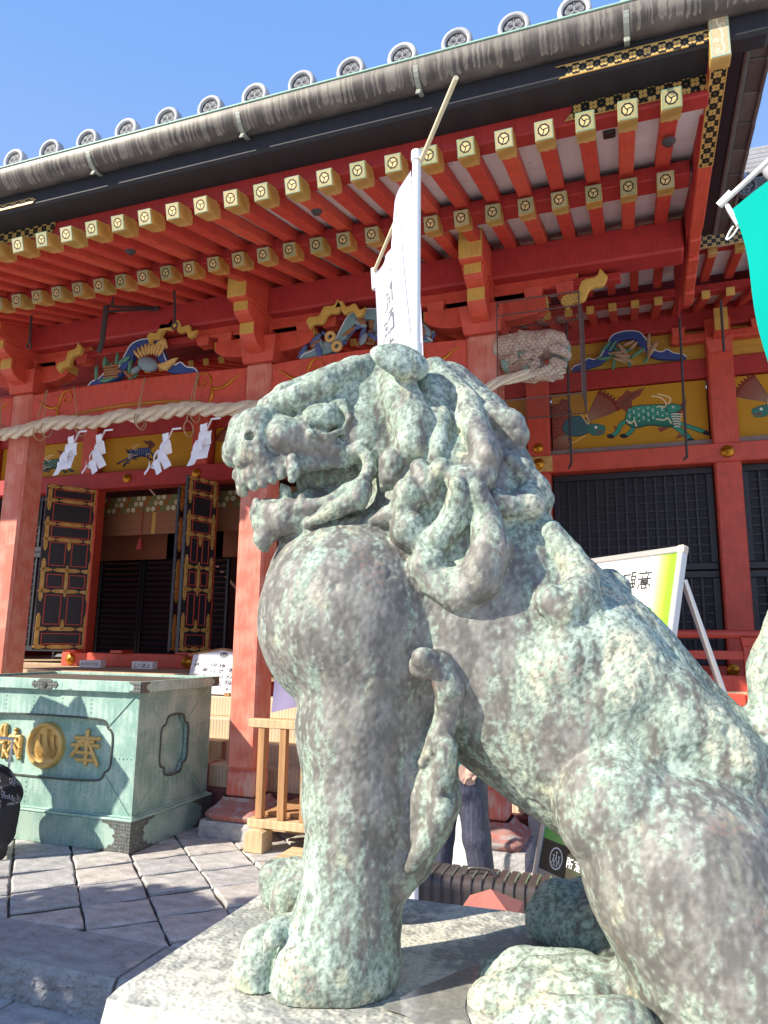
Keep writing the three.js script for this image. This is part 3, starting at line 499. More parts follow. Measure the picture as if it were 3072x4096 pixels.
const coverG = (() => { const g = new THREE.CylinderGeometry(0.104, 0.104, 5.6, 14, 1, true, Math.PI / 2, Math.PI); return g.rotateX(-Math.PI / 2).rotateZ(0).translate(0, 0, -2.8); })();
const panG = (() => { const pts = []; for (let i = 0; i <= 8; i++) { const t = i / 8 * 2 - 1; pts.push([t * 0.1, -0.035 * (1 - t * t)]); } for (let i = 8; i >= 0; i--) { const t = i / 8 * 2 - 1; pts.push([t * 0.1, -0.035 * (1 - t * t) + 0.02]); } return extr(pts, 1.2, 0).translate(0, 0, -1.2); })();
for (let k = -4; k < 17; k++) {
  const x = -0.206 - 0.397 * k; if (x > 0.9) continue;
  const t = new THREE.Group(); t.name = 'cover_tile_row'; t.position.set(x, 6.01, -4.235); t.rotation.set(RAn, 0, 0); shrine.add(t);
  const b = new THREE.Mesh(coverG, tileMat); b.name = 'cover_tile'; b.castShadow = b.receiveShadow = true; t.add(b);
  const r = new THREE.Mesh(discRim, k % 3 ? tilePale : std([0.62, 0.62, 0.63], 0.7, { map: wearT })); r.name = 'tile_end'; r.rotation.set(-RAn, 0, rr(-0.2, 0.2)); r.position.z = 0.01; t.add(r);
  const f = new THREE.Mesh(discFace, leafMat); f.name = 'tile_crest'; f.rotation.x = -RAn; f.position.z = 0.01; t.add(f);
  const p = new THREE.Mesh(panG, tileMat); p.name = 'pan_tile'; p.position.set(-0.1985, -0.07, 0.03); t.add(p);
}
// barge board at the right end, its gilt cap and floral underside, carved steps behind
{ const b = S('barge_board', bxs(0.598, 0.702, 5.50, 5.79, -6.35, -4.34, 0.008), redBright);
  const vine = canvasTex(192, 512, (c, w, h) => { c.fillStyle = '#c9b48a'; c.fillRect(0, 0, w, h); for (let i = 0; i < 9000; i++) { c.fillStyle = rnd() < 0.5 ? 'rgba(120,95,60,0.5)' : 'rgba(240,225,190,0.5)'; c.fillRect(rnd() * w, rnd() * h, 3, 3); }
    c.strokeStyle = '#eadfb8'; c.lineCap = 'round'; c.lineWidth = 16; c.beginPath(); c.moveTo(110, 20); c.bezierCurveTo(20, 130, 150, 210, 120, 300); c.bezierCurveTo(90, 370, 170, 400, 110, 480); c.stroke();
    for (const [x, y, r, a] of [[60, 70, 26, 0], [135, 160, 30, 2], [60, 330, 32, 3], [70, 440, 36, 1]]) { c.lineWidth = 12; c.beginPath(); for (let i = 0; i < 24; i++) { const t = i / 4 + a, q = r * (1 - i / 30); c.lineTo(x + q * Math.cos(t), y + q * Math.sin(t)); } c.stroke(); }
    c.strokeStyle = '#9fb7a4'; c.lineWidth = 14; c.strokeRect(7, 7, w - 14, h - 14); });
  S('gilt_cap', bxs(0.592, 0.708, 5.478, 5.802, -4.42, -4.312, 0.004), gold, b);
  uvKeep('vine_plate', decal(0.108, 0.316, 0.650, 5.640, -4.309), std([1, 1, 1], 0.45, { map: vine, metalness: 0.15 }), b);
  uvKeep('floral_underside', decal(0.104, 1.02, 0.650, 5.497, -4.93, Math.PI / 2), std([1, 1, 1], 0.5, { map: diaper(128, 1024, 118, 9), metalness: 0.15 }), b);
  let z = -6.35, y = 5.52; for (let i = 0; i < 9; i++) { const d = 0.15, h = 0.30 - i * 0.012; S('carved_step', bxs(0.602, 0.70, y - 0.02 * (i % 2), y + h, z - d, z, 0.012), redBright, b); z -= d; y -= 0.012; }
  S('barge_side', bxs(0.615, 0.71, 5.62, 5.9, -8.2, -7.0, 0.01), redDark, b); S('barge_side', bxs(0.578, 0.608, 5.56, 6.5, -8.3, -4.62, 0.004), redDark, b);
}
S('verge_soffit', [bxs(0.705, 0.845, 5.78, 5.84, -6.97, -4.36, 0.008)], black);
S('verge_strip', [bxs(0.847, 0.885, 5.768, 5.87, -6.97, -4.36, 0.010)], std([0.15, 0.15, 0.15], 0.45, { map: wearT }));
srand(12);
for (let i = 0; i < 8; i++) { const z = -4.45 - i * 0.33, y = 5.80 + i * 0.006; const t = S('verge_tile', [bx(0.11, 0.025, 0.34, 0.942, y, z - 0.165, 0.07, 0, -0.1), bx(0.026, 0.10, 0.335, 1.0, y + 0.0, z - 0.165, 0.05)], i % 2 ? std([0.13, 0.105, 0.095], 0.6, { map: wearT }) : std([0.17, 0.14, 0.125], 0.6, { map: wearT })); S('verge_tile_end', [lathe([[0, 0.012], [0.05, 0.012], [0.062, 0.0], [0.062, -0.05]], 16).rotateZ(-Math.PI / 2).translate(1.012, y + 0.075, z - 0.3)], tilePale, t); }

// ---------------------------------------------------------------- main hall: wall, frieze, latticed shutters, doors
const WZ = -10, wallPosts = [-13.8, -11.4, -9.02, -6.74, -4.28, -1.2, 1.18, 3.56, 5.9];
for (const x of wallPosts) S('wall_post', bxs(x - 0.157, x + 0.157, 1.0, 6.2, WZ - 0.16, WZ + 0.155, 0.02), redBright);
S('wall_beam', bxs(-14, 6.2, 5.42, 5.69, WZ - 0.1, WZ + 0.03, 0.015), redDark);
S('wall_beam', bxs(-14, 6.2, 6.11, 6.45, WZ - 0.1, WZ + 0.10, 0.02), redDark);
S('head_rail', bxs(-1.36, 6.2, 4.215, 4.465, WZ - 0.1, WZ + 0.185, 0.012), redBright);
S('head_rail', bxs(-14, -1.4, 4.44, 4.73, WZ - 0.1, WZ + 0.185, 0.012), redDark);
S('frieze_sill', bxs(-1.36, 6.2, 4.467, 4.56, WZ - 0.08, WZ + 0.05, 0.005), std([0.34, 0.27, 0.24], 0.8, { map: wearT }));
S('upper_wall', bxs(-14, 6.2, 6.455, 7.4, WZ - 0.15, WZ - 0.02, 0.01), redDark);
S('frieze_board', bxs(-14, 6.2, 5.692, 6.108, WZ - 0.08, WZ - 0.03, 0.004), yellowBoard);
const bossG = lathe([[0, 0.07], [0.018, 0.066], [0.022, 0.05], [0.03, 0.052], [0.035, 0.04], [0.07, 0.032], [0.082, 0.012], [0.084, 0]], 20).rotateX(Math.PI / 2);
const boss = (x, y, z, s = 1, p = shrine) => { const m = new THREE.Mesh(bossG, goldShiny); m.name = 'gilt_boss'; m.position.set(x, y, z); m.scale.setScalar(s); p.add(m); };
boss(1.18, 4.345, WZ + 0.186); boss(-1.2, 4.345, WZ + 0.186); boss(3.56, 4.345, WZ + 0.186); boss(-1.2, 4.58, WZ + 0.157, 0.85);
S('gilt_corner', bx(0.3, 0.22, 0.008, -1.16, 4.345, WZ + 0.187), gold);
for (const x of [-6.74, -9.02, -4.28]) boss(x + (x < -8 ? 0.9 : 0.0), 4.585, WZ + 0.19, 0.95);

// painted frieze panels: a winged dragon-fish and a running spotted beast, clouds about them
function friezeTex(kind, w = 1024, h = 440) { return canvasTex(w, h, (c) => {
  srand(kind * 31 + 3);
  c.fillStyle = '#c8931a'; c.fillRect(0, 0, w, h);
  for (let i = 0; i < 260; i++) { c.fillStyle = `rgba(${rnd() < 0.5 ? '150,95,10' : '225,170,50'},0.08)`; c.fillRect(rnd() * w, rnd() * h, 80 + rnd() * 260, 2 + rnd() * 5); }
  const poly = (col, p, line) => { c.fillStyle = col; c.beginPath(); p.forEach((q, i) => i ? c.lineTo(...q) : c.moveTo(...q)); c.closePath(); c.fill(); if (line) { c.strokeStyle = line; c.lineWidth = 4; c.stroke(); } };
  const curve = (col, p, wd) => { c.strokeStyle = col; c.lineWidth = wd; c.lineCap = 'round'; c.lineJoin = 'round'; c.beginPath(); c.moveTo(...p[0]); for (let i = 1; i + 1 < p.length; i++) c.quadraticCurveTo(p[i][0], p[i][1], (p[i][0] + p[i + 1][0]) / 2, (p[i][1] + p[i + 1][1]) / 2); c.lineTo(...p[p.length - 1]); c.stroke(); };
  function beast(x, y, s, flip, body, spot, mane) { c.save(); c.translate(x, y); c.scale(flip ? -s : s, s);
    for (const f of [[[-150, -40], [-215, -95], [-200, -150], [-170, -165], [-140, -205], [-110, -185], [-20, -210], [-60, -150], [-110, -120], [-110, -60]], [[150, -20], [235, -100], [225, -30], [190, 10]], [[-190, 70], [-240, 55], [-225, 95]], [[40, 95], [60, 130], [120, 100]], [[170, 150], [150, 185], [205, 170]]]) { poly(mane, f); }
    for (let k = 0; k < 5; k++) curve('#5d3a35', [[-200 + k * 16, -70], [-170 + k * 10, -130 - k * 6], [-120 + k * 14, -150 - k * 8]], 3);
    const leg = (p, wd) => { curve('#13302c', p, wd + 7); curve(body, p, wd); const e = p[p.length - 1]; c.fillStyle = '#24222c'; c.beginPath(); c.ellipse(e[0], e[1], 26, 15, 0.3, 0, 7); c.fill(); };
    leg([[-130, 10], [-190, 40], [-215, 110], [-260, 130]], 26); leg([[-110, 40], [-100, 80], [-150, 130], [-175, 135]], 24); leg([[90, 50], [150, 90], [210, 150], [245, 205]], 30); leg([[150, 60], [210, 90], [290, 130], [345, 160]], 24);
    c.strokeStyle = '#13302c'; c.lineWidth = 6; c.fillStyle = body; c.beginPath(); c.moveTo(-150, -30); c.bezierCurveTo(-140, -90, -60, -80, 20, -75); c.bezierCurveTo(90, -75, 140, -60, 165, -20); c.bezierCurveTo(200, 20, 190, 90, 130, 95); c.bezierCurveTo(60, 100, 20, 60, -40, 75); c.bezierCurveTo(-110, 100, -180, 60, -150, -30); c.fill(); c.stroke();
    { const g = c.createLinearGradient(0, -90, 0, 100); g.addColorStop(0, 'rgba(255,255,255,0.16)'); g.addColorStop(0.5, 'rgba(0,0,0,0)'); g.addColorStop(1, 'rgba(0,20,20,0.42)'); c.fillStyle = g; c.fill(); }
    for (let k = 0; k < 5; k++) { c.strokeStyle = '#13302c'; c.lineWidth = 4; c.beginPath(); c.arc(-90 + k * 40, 10 + (k % 2) * 16, 26, 2.4, 4.2); c.stroke(); }
    c.fillStyle = spot; for (let i = 0; i < 34; i++) { const a = -130 + (i % 9) * 30, b = -55 + Math.floor(i / 9) * 26 + (i % 2) * 12; c.beginPath(); c.arc(a, b, 6, 0, 7); c.fill(); }
    c.strokeStyle = '#e9e2d2'; for (let k = 0; k < 6; k++) { c.lineWidth = 9; c.beginPath(); c.moveTo(135 + k * 3, 5 + k * 18); c.quadraticCurveTo(165, 0 + k * 18, 196 - k * 3, 14 + k * 17); c.stroke(); }
    for (const p of [[[-150, 20], [-130, 60], [-100, 20], [-90, 70]], [[40, 30], [90, 50], [110, 20], [130, 70]], [[60, -60], [120, -40], [90, -120], [20, -140]], [[120, -70], [150, -110], [90, -140], [60, -150]]]) curve('#f0dfb8', p, 9);
    c.fillStyle = body; c.strokeStyle = '#13302c'; c.lineWidth = 5; c.beginPath(); c.moveTo(110, -60); c.bezierCurveTo(140, -80, 180, -70, 205, -40); c.bezierCurveTo(200, -20, 180, -8, 150, -5); c.bezierCurveTo(120, 10, 95, -10, 110, -60); c.fill(); c.stroke(); c.fillStyle = '#f3efe2'; c.beginPath(); c.arc(150, -45, 9, 0, 7); c.fill(); c.fillStyle = '#111'; c.beginPath(); c.arc(151, -45, 4, 0, 7); c.fill();
    c.restore(); }
  function fish(x, y, s, flip) { c.save(); c.translate(x, y); c.scale(flip ? -s : s, s);
    const wing = (cx, cy, a0, a1, r) => { const p = [[cx, cy]]; for (let i = 0; i <= 16; i++) { const a = mix(a0, a1, i / 16), q = r * (i % 2 ? 1 : 0.9); p.push([cx + q * Math.cos(a), cy + q * Math.sin(a)]); } poly('#8c3326', p, '#4a1712'); for (let i = 0; i <= 22; i++) { const a = mix(a0, a1, i / 22); curve(i % 2 ? '#c7804a' : '#5a6f74', [[cx, cy], [cx + r * 0.6 * Math.cos(a + 0.03), cy + r * 0.6 * Math.sin(a + 0.03)], [cx + r * 0.84 * Math.cos(a), cy + r * 0.84 * Math.sin(a)]], 3); } };
    wing(-30, 10, 2.0, 4.5, 215); wing(30, -10, -1.15, -0.3, 250); wing(-70, 50, 1.6, 2.7, 190);
    c.fillStyle = '#47727a'; c.strokeStyle = '#1c3438'; c.lineWidth = 5; c.beginPath(); c.moveTo(-110, 20); c.bezierCurveTo(-90, -80, 10, -90, 70, 0); c.lineTo(50, 60); c.bezierCurveTo(0, 90, -80, 90, -110, 20); c.fill(); c.stroke();
    c.strokeStyle = '#2f5359'; c.lineWidth = 3; for (let i = 0; i < 8; i++) for (let j = 0; j < 7; j++) { c.beginPath(); c.arc(-90 + i * 18 + (j % 2) * 9, -40 + j * 16, 9, 0, Math.PI); c.stroke(); }
    c.fillStyle = '#3f7f72'; c.beginPath(); c.moveTo(50, 10); c.bezierCurveTo(80, -10, 120, 10, 150, 20); c.bezierCurveTo(170, 50, 140, 60, 150, 75); c.bezierCurveTo(110, 90, 70, 90, 50, 50); c.fill(); c.stroke();
    c.fillStyle = '#f3efe2'; c.beginPath(); c.arc(100, 28, 10, 0, 7); c.fill(); c.fillStyle = '#a3282a'; c.fillRect(100, 58, 40, 9); for (const p of [[[50, 0], [20, -50], [10, -90]], [[60, 0], [50, -40], [46, -80]], [[30, 80], [-20, 110], [-70, 130]]]) curve('#e9bd86', p, 8);
    c.restore(); }
  if (kind === 0) { fish(190, 250, 1.1, false); beast(660, 225, 1.02, false, '#3c9d80', '#cfe6d6', '#8d4a38'); }
  if (kind === 1) beast(420, 210, 0.72, true, '#26386e', '#8fb0e0', '#6a3a34');
  if (kind === 2) { fish(760, 220, 1.0, false); fish(240, 220, 1.0, true); }
  if (kind === 3) beast(640, 260, 0.85, true, '#2f5f50', '#a9c4b0', '#7a4030');
}); }
for (const [x0, x1, y0, y1, k] of [[-1.02, 1.005, 4.565, 5.405, 0], [1.36, 3.39, 4.565, 5.405, 2], [-8.85, -6.91, 4.76, 5.40, 1], [-11.2, -9.19, 4.76, 5.40, 3], [-6.55, -4.45, 4.76, 5.40, 2], [-4.1, -1.38, 4.76, 5.40, 3]]) {
  const p = S('frieze_panel', bxs(x0, x1, y0, y1, WZ - 0.12, WZ - 0.035, 0.003), yellowBoard);
  uvKeep('frieze_painting', decal(x1 - x0 - 0.004, y1 - y0 - 0.004, (x0 + x1) / 2, (y0 + y1) / 2, WZ - 0.031), std([0.9, 0.9, 0.9], 0.75, { map: friezeTex(k) }), p);
}
S('frieze_trim', bxs(-14, -1.4, 5.402, 5.42, WZ - 0.1, WZ + 0.02, 0.003), redDark);

function lattice(x0, x1, y0, y1, z) {     // black shutter of upright bars over cross bars
  const f = S('latticed_shutter', [bxs(x0, x1, y0, y0 + 0.09, z - 0.03, z + 0.03, 0.006), bxs(x0, x1, y1 - 0.09, y1, z - 0.03, z + 0.03, 0.006), bxs(x0, x0 + 0.085, y0 + 0.092, y1 - 0.092, z - 0.03, z + 0.03, 0.006), bxs(x1 - 0.085, x1, y0 + 0.092, y1 - 0.092, z - 0.03, z + 0.03, 0.006)], black);
  S('backing', bxs(x0 + 0.05, x1 - 0.05, y0 + 0.05, y1 - 0.05, z - 0.028, z - 0.018, 0.002), blackMatt, f);
  const n = Math.round((x1 - x0 - 0.17) / 0.121), m = Math.round((y1 - y0 - 0.18) / 0.118), sx = (x1 - x0 - 0.17) / n, sy = (y1 - y0 - 0.18) / m;
  const vg = uvWorld(boxG(0.036, y1 - y0 - 0.186, 0.028, 0.004)), hg = uvWorld(boxG(x1 - x0 - 0.175, 0.03, 0.016, 0.003));
  for (let i = 1; i < n; i++) { const b = new THREE.Mesh(vg, black); b.name = 'lattice_bar'; b.position.set(x0 + 0.085 + i * sx, (y0 + y1) / 2, z + 0.009); f.add(b); }
  for (let j = 1; j < m; j++) { const b = new THREE.Mesh(hg, black); b.name = 'lattice_bar'; b.position.set((x0 + x1) / 2, y0 + 0.09 + j * sy, z - 0.011); f.add(b); }
}
for (const [a, b] of [[-1.03, 1.01], [1.345, 3.39], [-4.1, -1.37]]) { lattice(a, b, 2.86, 4.21, WZ - 0.05); lattice(a, b, 1.66, 2.845, WZ - 0.05); S('wall_rail', bxs(a, b, 1.4, 1.655, WZ - 0.1, WZ + 0.08, 0.01), redBright); }
lattice(-11.2, -9.2, 1.66, 3.4, WZ - 0.05); lattice(-11.2, -9.2, 3.41, 4.43, WZ - 0.05);
// dim room behind the doors, shutters and bamboo blinds
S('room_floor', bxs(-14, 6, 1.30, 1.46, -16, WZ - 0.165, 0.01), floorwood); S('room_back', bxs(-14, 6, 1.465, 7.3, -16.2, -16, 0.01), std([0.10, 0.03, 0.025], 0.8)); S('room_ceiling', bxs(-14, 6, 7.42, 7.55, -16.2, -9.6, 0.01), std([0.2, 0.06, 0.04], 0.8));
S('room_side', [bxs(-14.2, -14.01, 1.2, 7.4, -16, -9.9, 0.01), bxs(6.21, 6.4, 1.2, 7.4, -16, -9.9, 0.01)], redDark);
for (const [x0, x1] of [[-8.84, -6.92], [-6.56, -4.46]]) {
  for (const [a, b] of [[x0 + 0.02, (x0 + x1) / 2 - 0.015], [(x0 + x1) / 2 + 0.015, x1 - 0.02], ...(x0 < -8 ? [[x0 - 1.95, x0 - 0.99], [x0 - 0.96, x0]] : [])]) { const p = S('louvred_screen', [bxs(a, a + 0.05, 1.5, 3.55, -11.35, -11.28, 0.005), bxs(b - 0.05, b, 1.5, 3.55, -11.35, -11.28, 0.005), bxs(a, b, 3.552, 3.62, -11.35, -11.28, 0.005)], black); for (let j = 0; j < 20; j++) S('louvre', bx(b - a - 0.11, 0.085, 0.016, (a + b) / 2, 1.56 + j * 0.1, -11.315, -0.6), black, p); }
  const bl = S('bamboo_blind', bxs(x0 - 0.4, x1 - 0.04, 3.72, 4.12, -10.5, -10.485, 0.003), std([1, 1, 1], 0.85, { map: colTex(128, (u, v) => { const s = Math.abs(((v * 40) % 1) - 0.5) * 2; const k = 0.5 + 0.5 * s; return [0.42 * k, 0.19 * k, 0.10 * k]; }) }));
  uvKeep('brocade_band', decal(x1 - x0 + 0.36, 0.30, (x0 + x1) / 2 - 0.22, 4.27, -10.49), std([0.8, 0.8, 0.75], 0.8, { map: canvasTex(512, 64, (c, w, h) => { c.fillStyle = '#8d7a4c'; c.fillRect(0, 0, w, h); for (let i = 0; i < 22; i++) for (let j = 0; j < 3; j++) { c.fillStyle = ['#d8cfa8', '#7d8a5c', '#b06a35', '#e8e2cc'][(i * 7 + j * 3) % 4]; c.beginPath(); c.arc(i * 24 + (j % 2) * 12, 8 + j * 22, 10, 0, 7); c.fill(); } }) }), bl);
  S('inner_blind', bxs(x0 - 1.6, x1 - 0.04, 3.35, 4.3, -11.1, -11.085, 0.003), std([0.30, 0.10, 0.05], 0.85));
  for (const t of [0.3, 0.75]) { const x = mix(x0, x1, t); S('tassel', [rod(V(x, 4.2, -10.46), V(x, 3.62, -10.46), 0.008, 6), lathe([[0, 0.12], [0.03, 0.1], [0.035, 0.04], [0.07, -0.1], [0, -0.1]], 10).translate(x, 3.55, -10.46)], std([0.5, 0.07, 0.06], 0.8), bl); S('brocade_strip', bxs(x + 0.2, x + 0.28, 3.73, 4.11, -10.4835, -10.478, 0.001), ochre, bl); }
}
// black door leaves with gilt strapwork, folded open
function leaf(hx, hz, ang, W, name = 'door_leaf') {
  const H = 2.75, y0 = 1.70, L = part(name, shrine); L.position.set(hx, y0, hz); L.rotation.y = ang;
  obj('leaf_board', bxs(0, W, 0, H, -0.035, 0.035, 0.006), black, L);
  const gp = 0.036;
  const P2 = [[0.09, 0.27, 1], [0.41, 0.90, 2], [1.02, 1.24, 2], [1.38, 1.78, 2], [1.86, 2.05, 1], [2.12, 2.44, 1], [2.53, 2.68, 1]];
  for (const [a, b, n] of P2) for (let k = 0; k < n; k++) { const x0 = mix(0.12, W - 0.12, k / n) + (k ? 0.045 : 0), x1 = mix(0.12, W - 0.12, (k + 1) / n) - (k < n - 1 ? 0.045 : 0);
    obj('panel_moulding', [bxs(x0, x1, a, a + 0.014, gp - 0.004, gp + 0.008, 0.002), bxs(x0, x1, b - 0.014, b, gp - 0.004, gp + 0.008, 0.002), bxs(x0, x0 + 0.014, a + 0.015, b - 0.015, gp - 0.004, gp + 0.008, 0.002), bxs(x1 - 0.014, x1, a + 0.015, b - 0.015, gp - 0.004, gp + 0.008, 0.002)], redBright, L); }
  const strap = (x, y, l, w, vert) => { const e = w * 0.9, p = [[-l / 2, 0], [-l / 2 + e * 0.35, w * 0.34], [-l / 2 + e * 0.7, w * 0.26], [-l / 2 + e, w / 2], [l / 2 - e, w / 2], [l / 2 - e * 0.7, w * 0.26], [l / 2 - e * 0.35, w * 0.34], [l / 2, 0], [l / 2 - e * 0.35, -w * 0.34], [l / 2 - e * 0.7, -w * 0.26], [l / 2 - e, -w / 2], [-l / 2 + e, -w / 2], [-l / 2 + e * 0.7, -w * 0.26], [-l / 2 + e * 0.35, -w * 0.34]]; const g = extr(p, 0.008, 0.002); if (vert) g.rotateZ(Math.PI / 2); const nails = []; for (let i = 0; i < 6; i++) nails.push(new THREE.IcosahedronGeometry(0.005, 0).translate(...(vert ? [(i % 2 ? 1 : -1) * w * 0.25, (i / 5 - 0.5) * (l - 2 * e), 0.009] : [(i / 5 - 0.5) * (l - 2 * e), (i % 2 ? 1 : -1) * w * 0.25, 0.009]))); const m = obj('gilt_strap', [g], goldStrap, L); m.position.set(x, y, gp); const nn = obj('nail', nails.map((q) => flat(q)), iron, L); nn.position.copy(m.position); kind(nn, 'stuff'); };
  for (const y of [0.05, 0.34, 0.96, 1.31, 1.82, 2.085, 2.485, 2.715]) { strap(W / 2, y, Math.max(0.2, W - 0.42), 0.062, false); strap(0.1, y, 0.2, 0.066, false); strap(W - 0.1, y, 0.2, 0.066, false); }
  for (const x of [0.055, W - 0.055]) for (const [a, b] of [[0.03, 0.6], [0.78, 1.5], [1.62, 2.2], [2.3, 2.72]]) strap(x, (a + b) / 2, b - a, 0.066, true);
  for (const [a, b] of [[0.3, 0.5], [0.86, 1.4], [1.64, 1.84]]) strap(W / 2, (a + b) / 2, b - a, 0.055, true);
  return L;
}
const goldStrap = std([1.0, 0.92, 0.75], 0.45, { map: goldT, metalness: 0.15 });
leaf(-9.31, -9.28, Math.atan2(0.70, 0.49), 0.85);
leaf(-7.16, -9.95, Math.PI / 2 - 0.28, 0.66); leaf(-6.60, -9.37, Math.atan2(0.6, 0.15), 0.62);
for (const x of [-8.84, -6.95, -6.53]) S('door_jamb', bxs(x - 0.055, x + 0.055, 1.66, 4.44, WZ - 0.1, WZ + 0.1, 0.008), redBright);
S('threshold', bxs(-9.2, -4.4, 1.44, 1.66, WZ - 0.05, WZ + 0.17, 0.012), redBright);
for (const x of [-8.95, -6.74, -8.0]) S('pivot_block', bxs(x - 0.1, x + 0.14, 1.662, 1.71, WZ + 0.02, WZ + 0.3, 0.006), redBright);
for (const x of [-9.02, -6.74, -4.28]) boss(x + 0.02, 1.545, WZ + 0.171, 1.1);
// floor of the veranda, stairs under ribbed matting, rails
for (let i = 0; i < 12; i++) S('floor_board', bxs(-14 + i * 1.7 + 0.003, -12.3 + i * 1.7 - 0.003, 1.385, 1.44, -9.85, -8.3, 0.004), floorwood);
S('platform_side', bxs(-14, 6, -0.4, 1.383, -9.9, -8.42, 0.01), redDark);
const steps = [[-8.3, -8.05, 1.20], [-8.05, -7.8, 0.965], [-7.8, -7.55, 0.735], [-7.55, -7.22, 0.54]];
for (const [z0, z1, y] of steps) { const s = S('stair', bxs(-7.4, -1.1, y - 0.24, y, z0 - 0.1, z1, 0.014), stairMat); S('mat_seam', [bxs(-4.62, -4.56, y - 0.22, y + 0.003, z1 - 0.24, z1 + 0.004, 0.004), bxs(-2.0, -1.94, y - 0.22, y + 0.003, z1 - 0.24, z1 + 0.004, 0.004)], std([0.36, 0.13, 0.09], 0.8), s); }
S('stair_base', bxs(-7.5, -1.0, -0.03, 0.30, -8.2, -7.16, 0.02), std([0.20, 0.075, 0.07], 0.8, { map: wearT }));
for (const [x0, x1] of [[-1.05, 0.02], [0.03, 2.2]]) S('stone_ledge', kerbStone(x0, x1, -0.03, 0.33, -8.4, -7.05, 0.02), stoneTints[2]);
{ const rz = -8.38; // balustrade right of the stairs
  S('top_rail', rod(V(-0.95, 2.02, rz), V(5, 2.02, rz), 0.045, 14), redBright);
  S('mid_rail', bxs(-0.95, 5, 1.76, 1.85, rz - 0.035, rz + 0.035, 0.006), redBright);
  S('low_rail', bxs(-0.95, 5, 1.425, 1.60, rz - 0.05, rz + 0.05, 0.006), redBright);
  S('platform_edge', [bxs(-1.05, 0.995, 1.297, 1.42, -8.7, -8.24, 0.01), bxs(1.0, 5, 1.297, 1.42, -8.7, -8.24, 0.01)], redBright);
  S('platform_fascia', bxs(-1.05, 5, 1.08, 1.295, -8.7, -8.36, 0.01), redDark);
  for (const x of [-0.9, 1.065, 3.03]) { S('rail_post', [bxs(x - 0.055, x + 0.055, 1.42, 1.90, rz - 0.055, rz + 0.055, 0.008), masu(x, 1.895, rz, 0.15)], redBright); S('platform_post', bxs(x - 0.14, x + 0.14, -0.03, 1.078, -8.7, -8.40, 0.01), redBright); boss(x + 0.06, 1.805, rz + 0.056, 0.5); boss(x - 0.09, 1.64, rz - 0.6, 0.8); }
}
// ---------------------------------------------------------------- eaves of the main hall
{ const n = [];
  for (let k = 0; k < 42; k++) {
    const x = 3.28 - 0.2611 * k, r = S('hall_rafter', [bar(V(x, 5.945, -8.6), V(x, 6.42, -10.1), 0.095, 0.10, 0.006)], red); S('ochre_end', [bx(0.092, 0.098, 0.008, x, 5.945, -8.598, 0.3)], ochre, r);
    if (x > -1.4) { const f = S('hall_flying_rafter', [bar(V(x, 6.03, -7.72), V(x, 6.2, -8.7), 0.09, 0.10, 0.006)], red); S('ochre_end', [bxs(x - 0.046, x + 0.046, 5.98, 6.075, -7.80, -7.705, 0.004)], gold, f); }
  }
  S('hall_soffit', [bx(11.6, 0.03, 1.4, -2.2, 6.29, -9.45, 0.31), bx(5, 0.03, 1.1, 1.2, 6.17, -8.2, 0.17)], plaster);
  S('hall_kioi', bxs(-8, 3.6, 6.0, 6.10, -8.78, -8.64, 0.008), redDark);
  S('hall_eave_board', bxs(0.74, 3.9, 6.20, 6.5, -7.75, -7.58, 0.01), black); S('hall_eave_board', bxs(-1.6, 3.9, 6.085, 6.18, -7.9, -7.64, 0.01), redDark);
  uvKeep('floral_fitting', decal(2.3, 0.19, 1.92, 6.10, -7.62, 0, 0, 0.01), std([1, 1, 1], 0.45, { map: diaper(2048, 170, 74, 10), metalness: 0.2 }), shrine);
  S('bracket_complex', [masu(1.18, 5.70, -9.95, 0.34), bxs(0.6, 1.76, 5.9, 6.02, -10.02, -9.86, 0.02), masu(1.18, 6.0, -9.9, 0.2), masu(0.7, 6.0, -9.92, 0.18), masu(1.66, 6.0, -9.92, 0.18), ...arm(0.4, 0.2, 0.16, M4(1.18, 5.86, -9.9, 0, -Math.PI / 2, 0)).slice(0, 1)], redBright);
  S('ochre_end', bxs(1.10, 1.26, 5.86, 6.16, -9.49, -9.475, 0.004), ochre);
}
// hall roof beyond the verge: stacked ridge courses and round tile ends
{ const r = S('hall_roof', [bx(4.0, 0.2, 4.2, 3.2, 7.75, -9.4, 0.72)], tileMat);
  for (let i = 0; i < 12; i++) S('roof_course', bx(3.9, 0.035, 0.14, 3.15, 6.98 + i * 0.105, -7.98 - i * 0.118, 0.3), i % 2 ? tilePale : std([0.36, 0.36, 0.37], 0.7, { map: wearT }), r);
  for (let i = 0; i < 7; i++) { const x = 1.245 + i * 0.34; S('roof_roll', rod(V(x, 6.51, -7.43), V(x, 6.97, -7.95), 0.085, 12), tilePale, r); S('roof_roll_end', [discRim.clone().scale(0.95, 0.95, 1).translate(x, 6.49, -7.40)], tileMat, r); const q = discFace.clone().translate(x, 6.49, -7.40); obj('tile_crest', q, leafMat, r, null); }
}
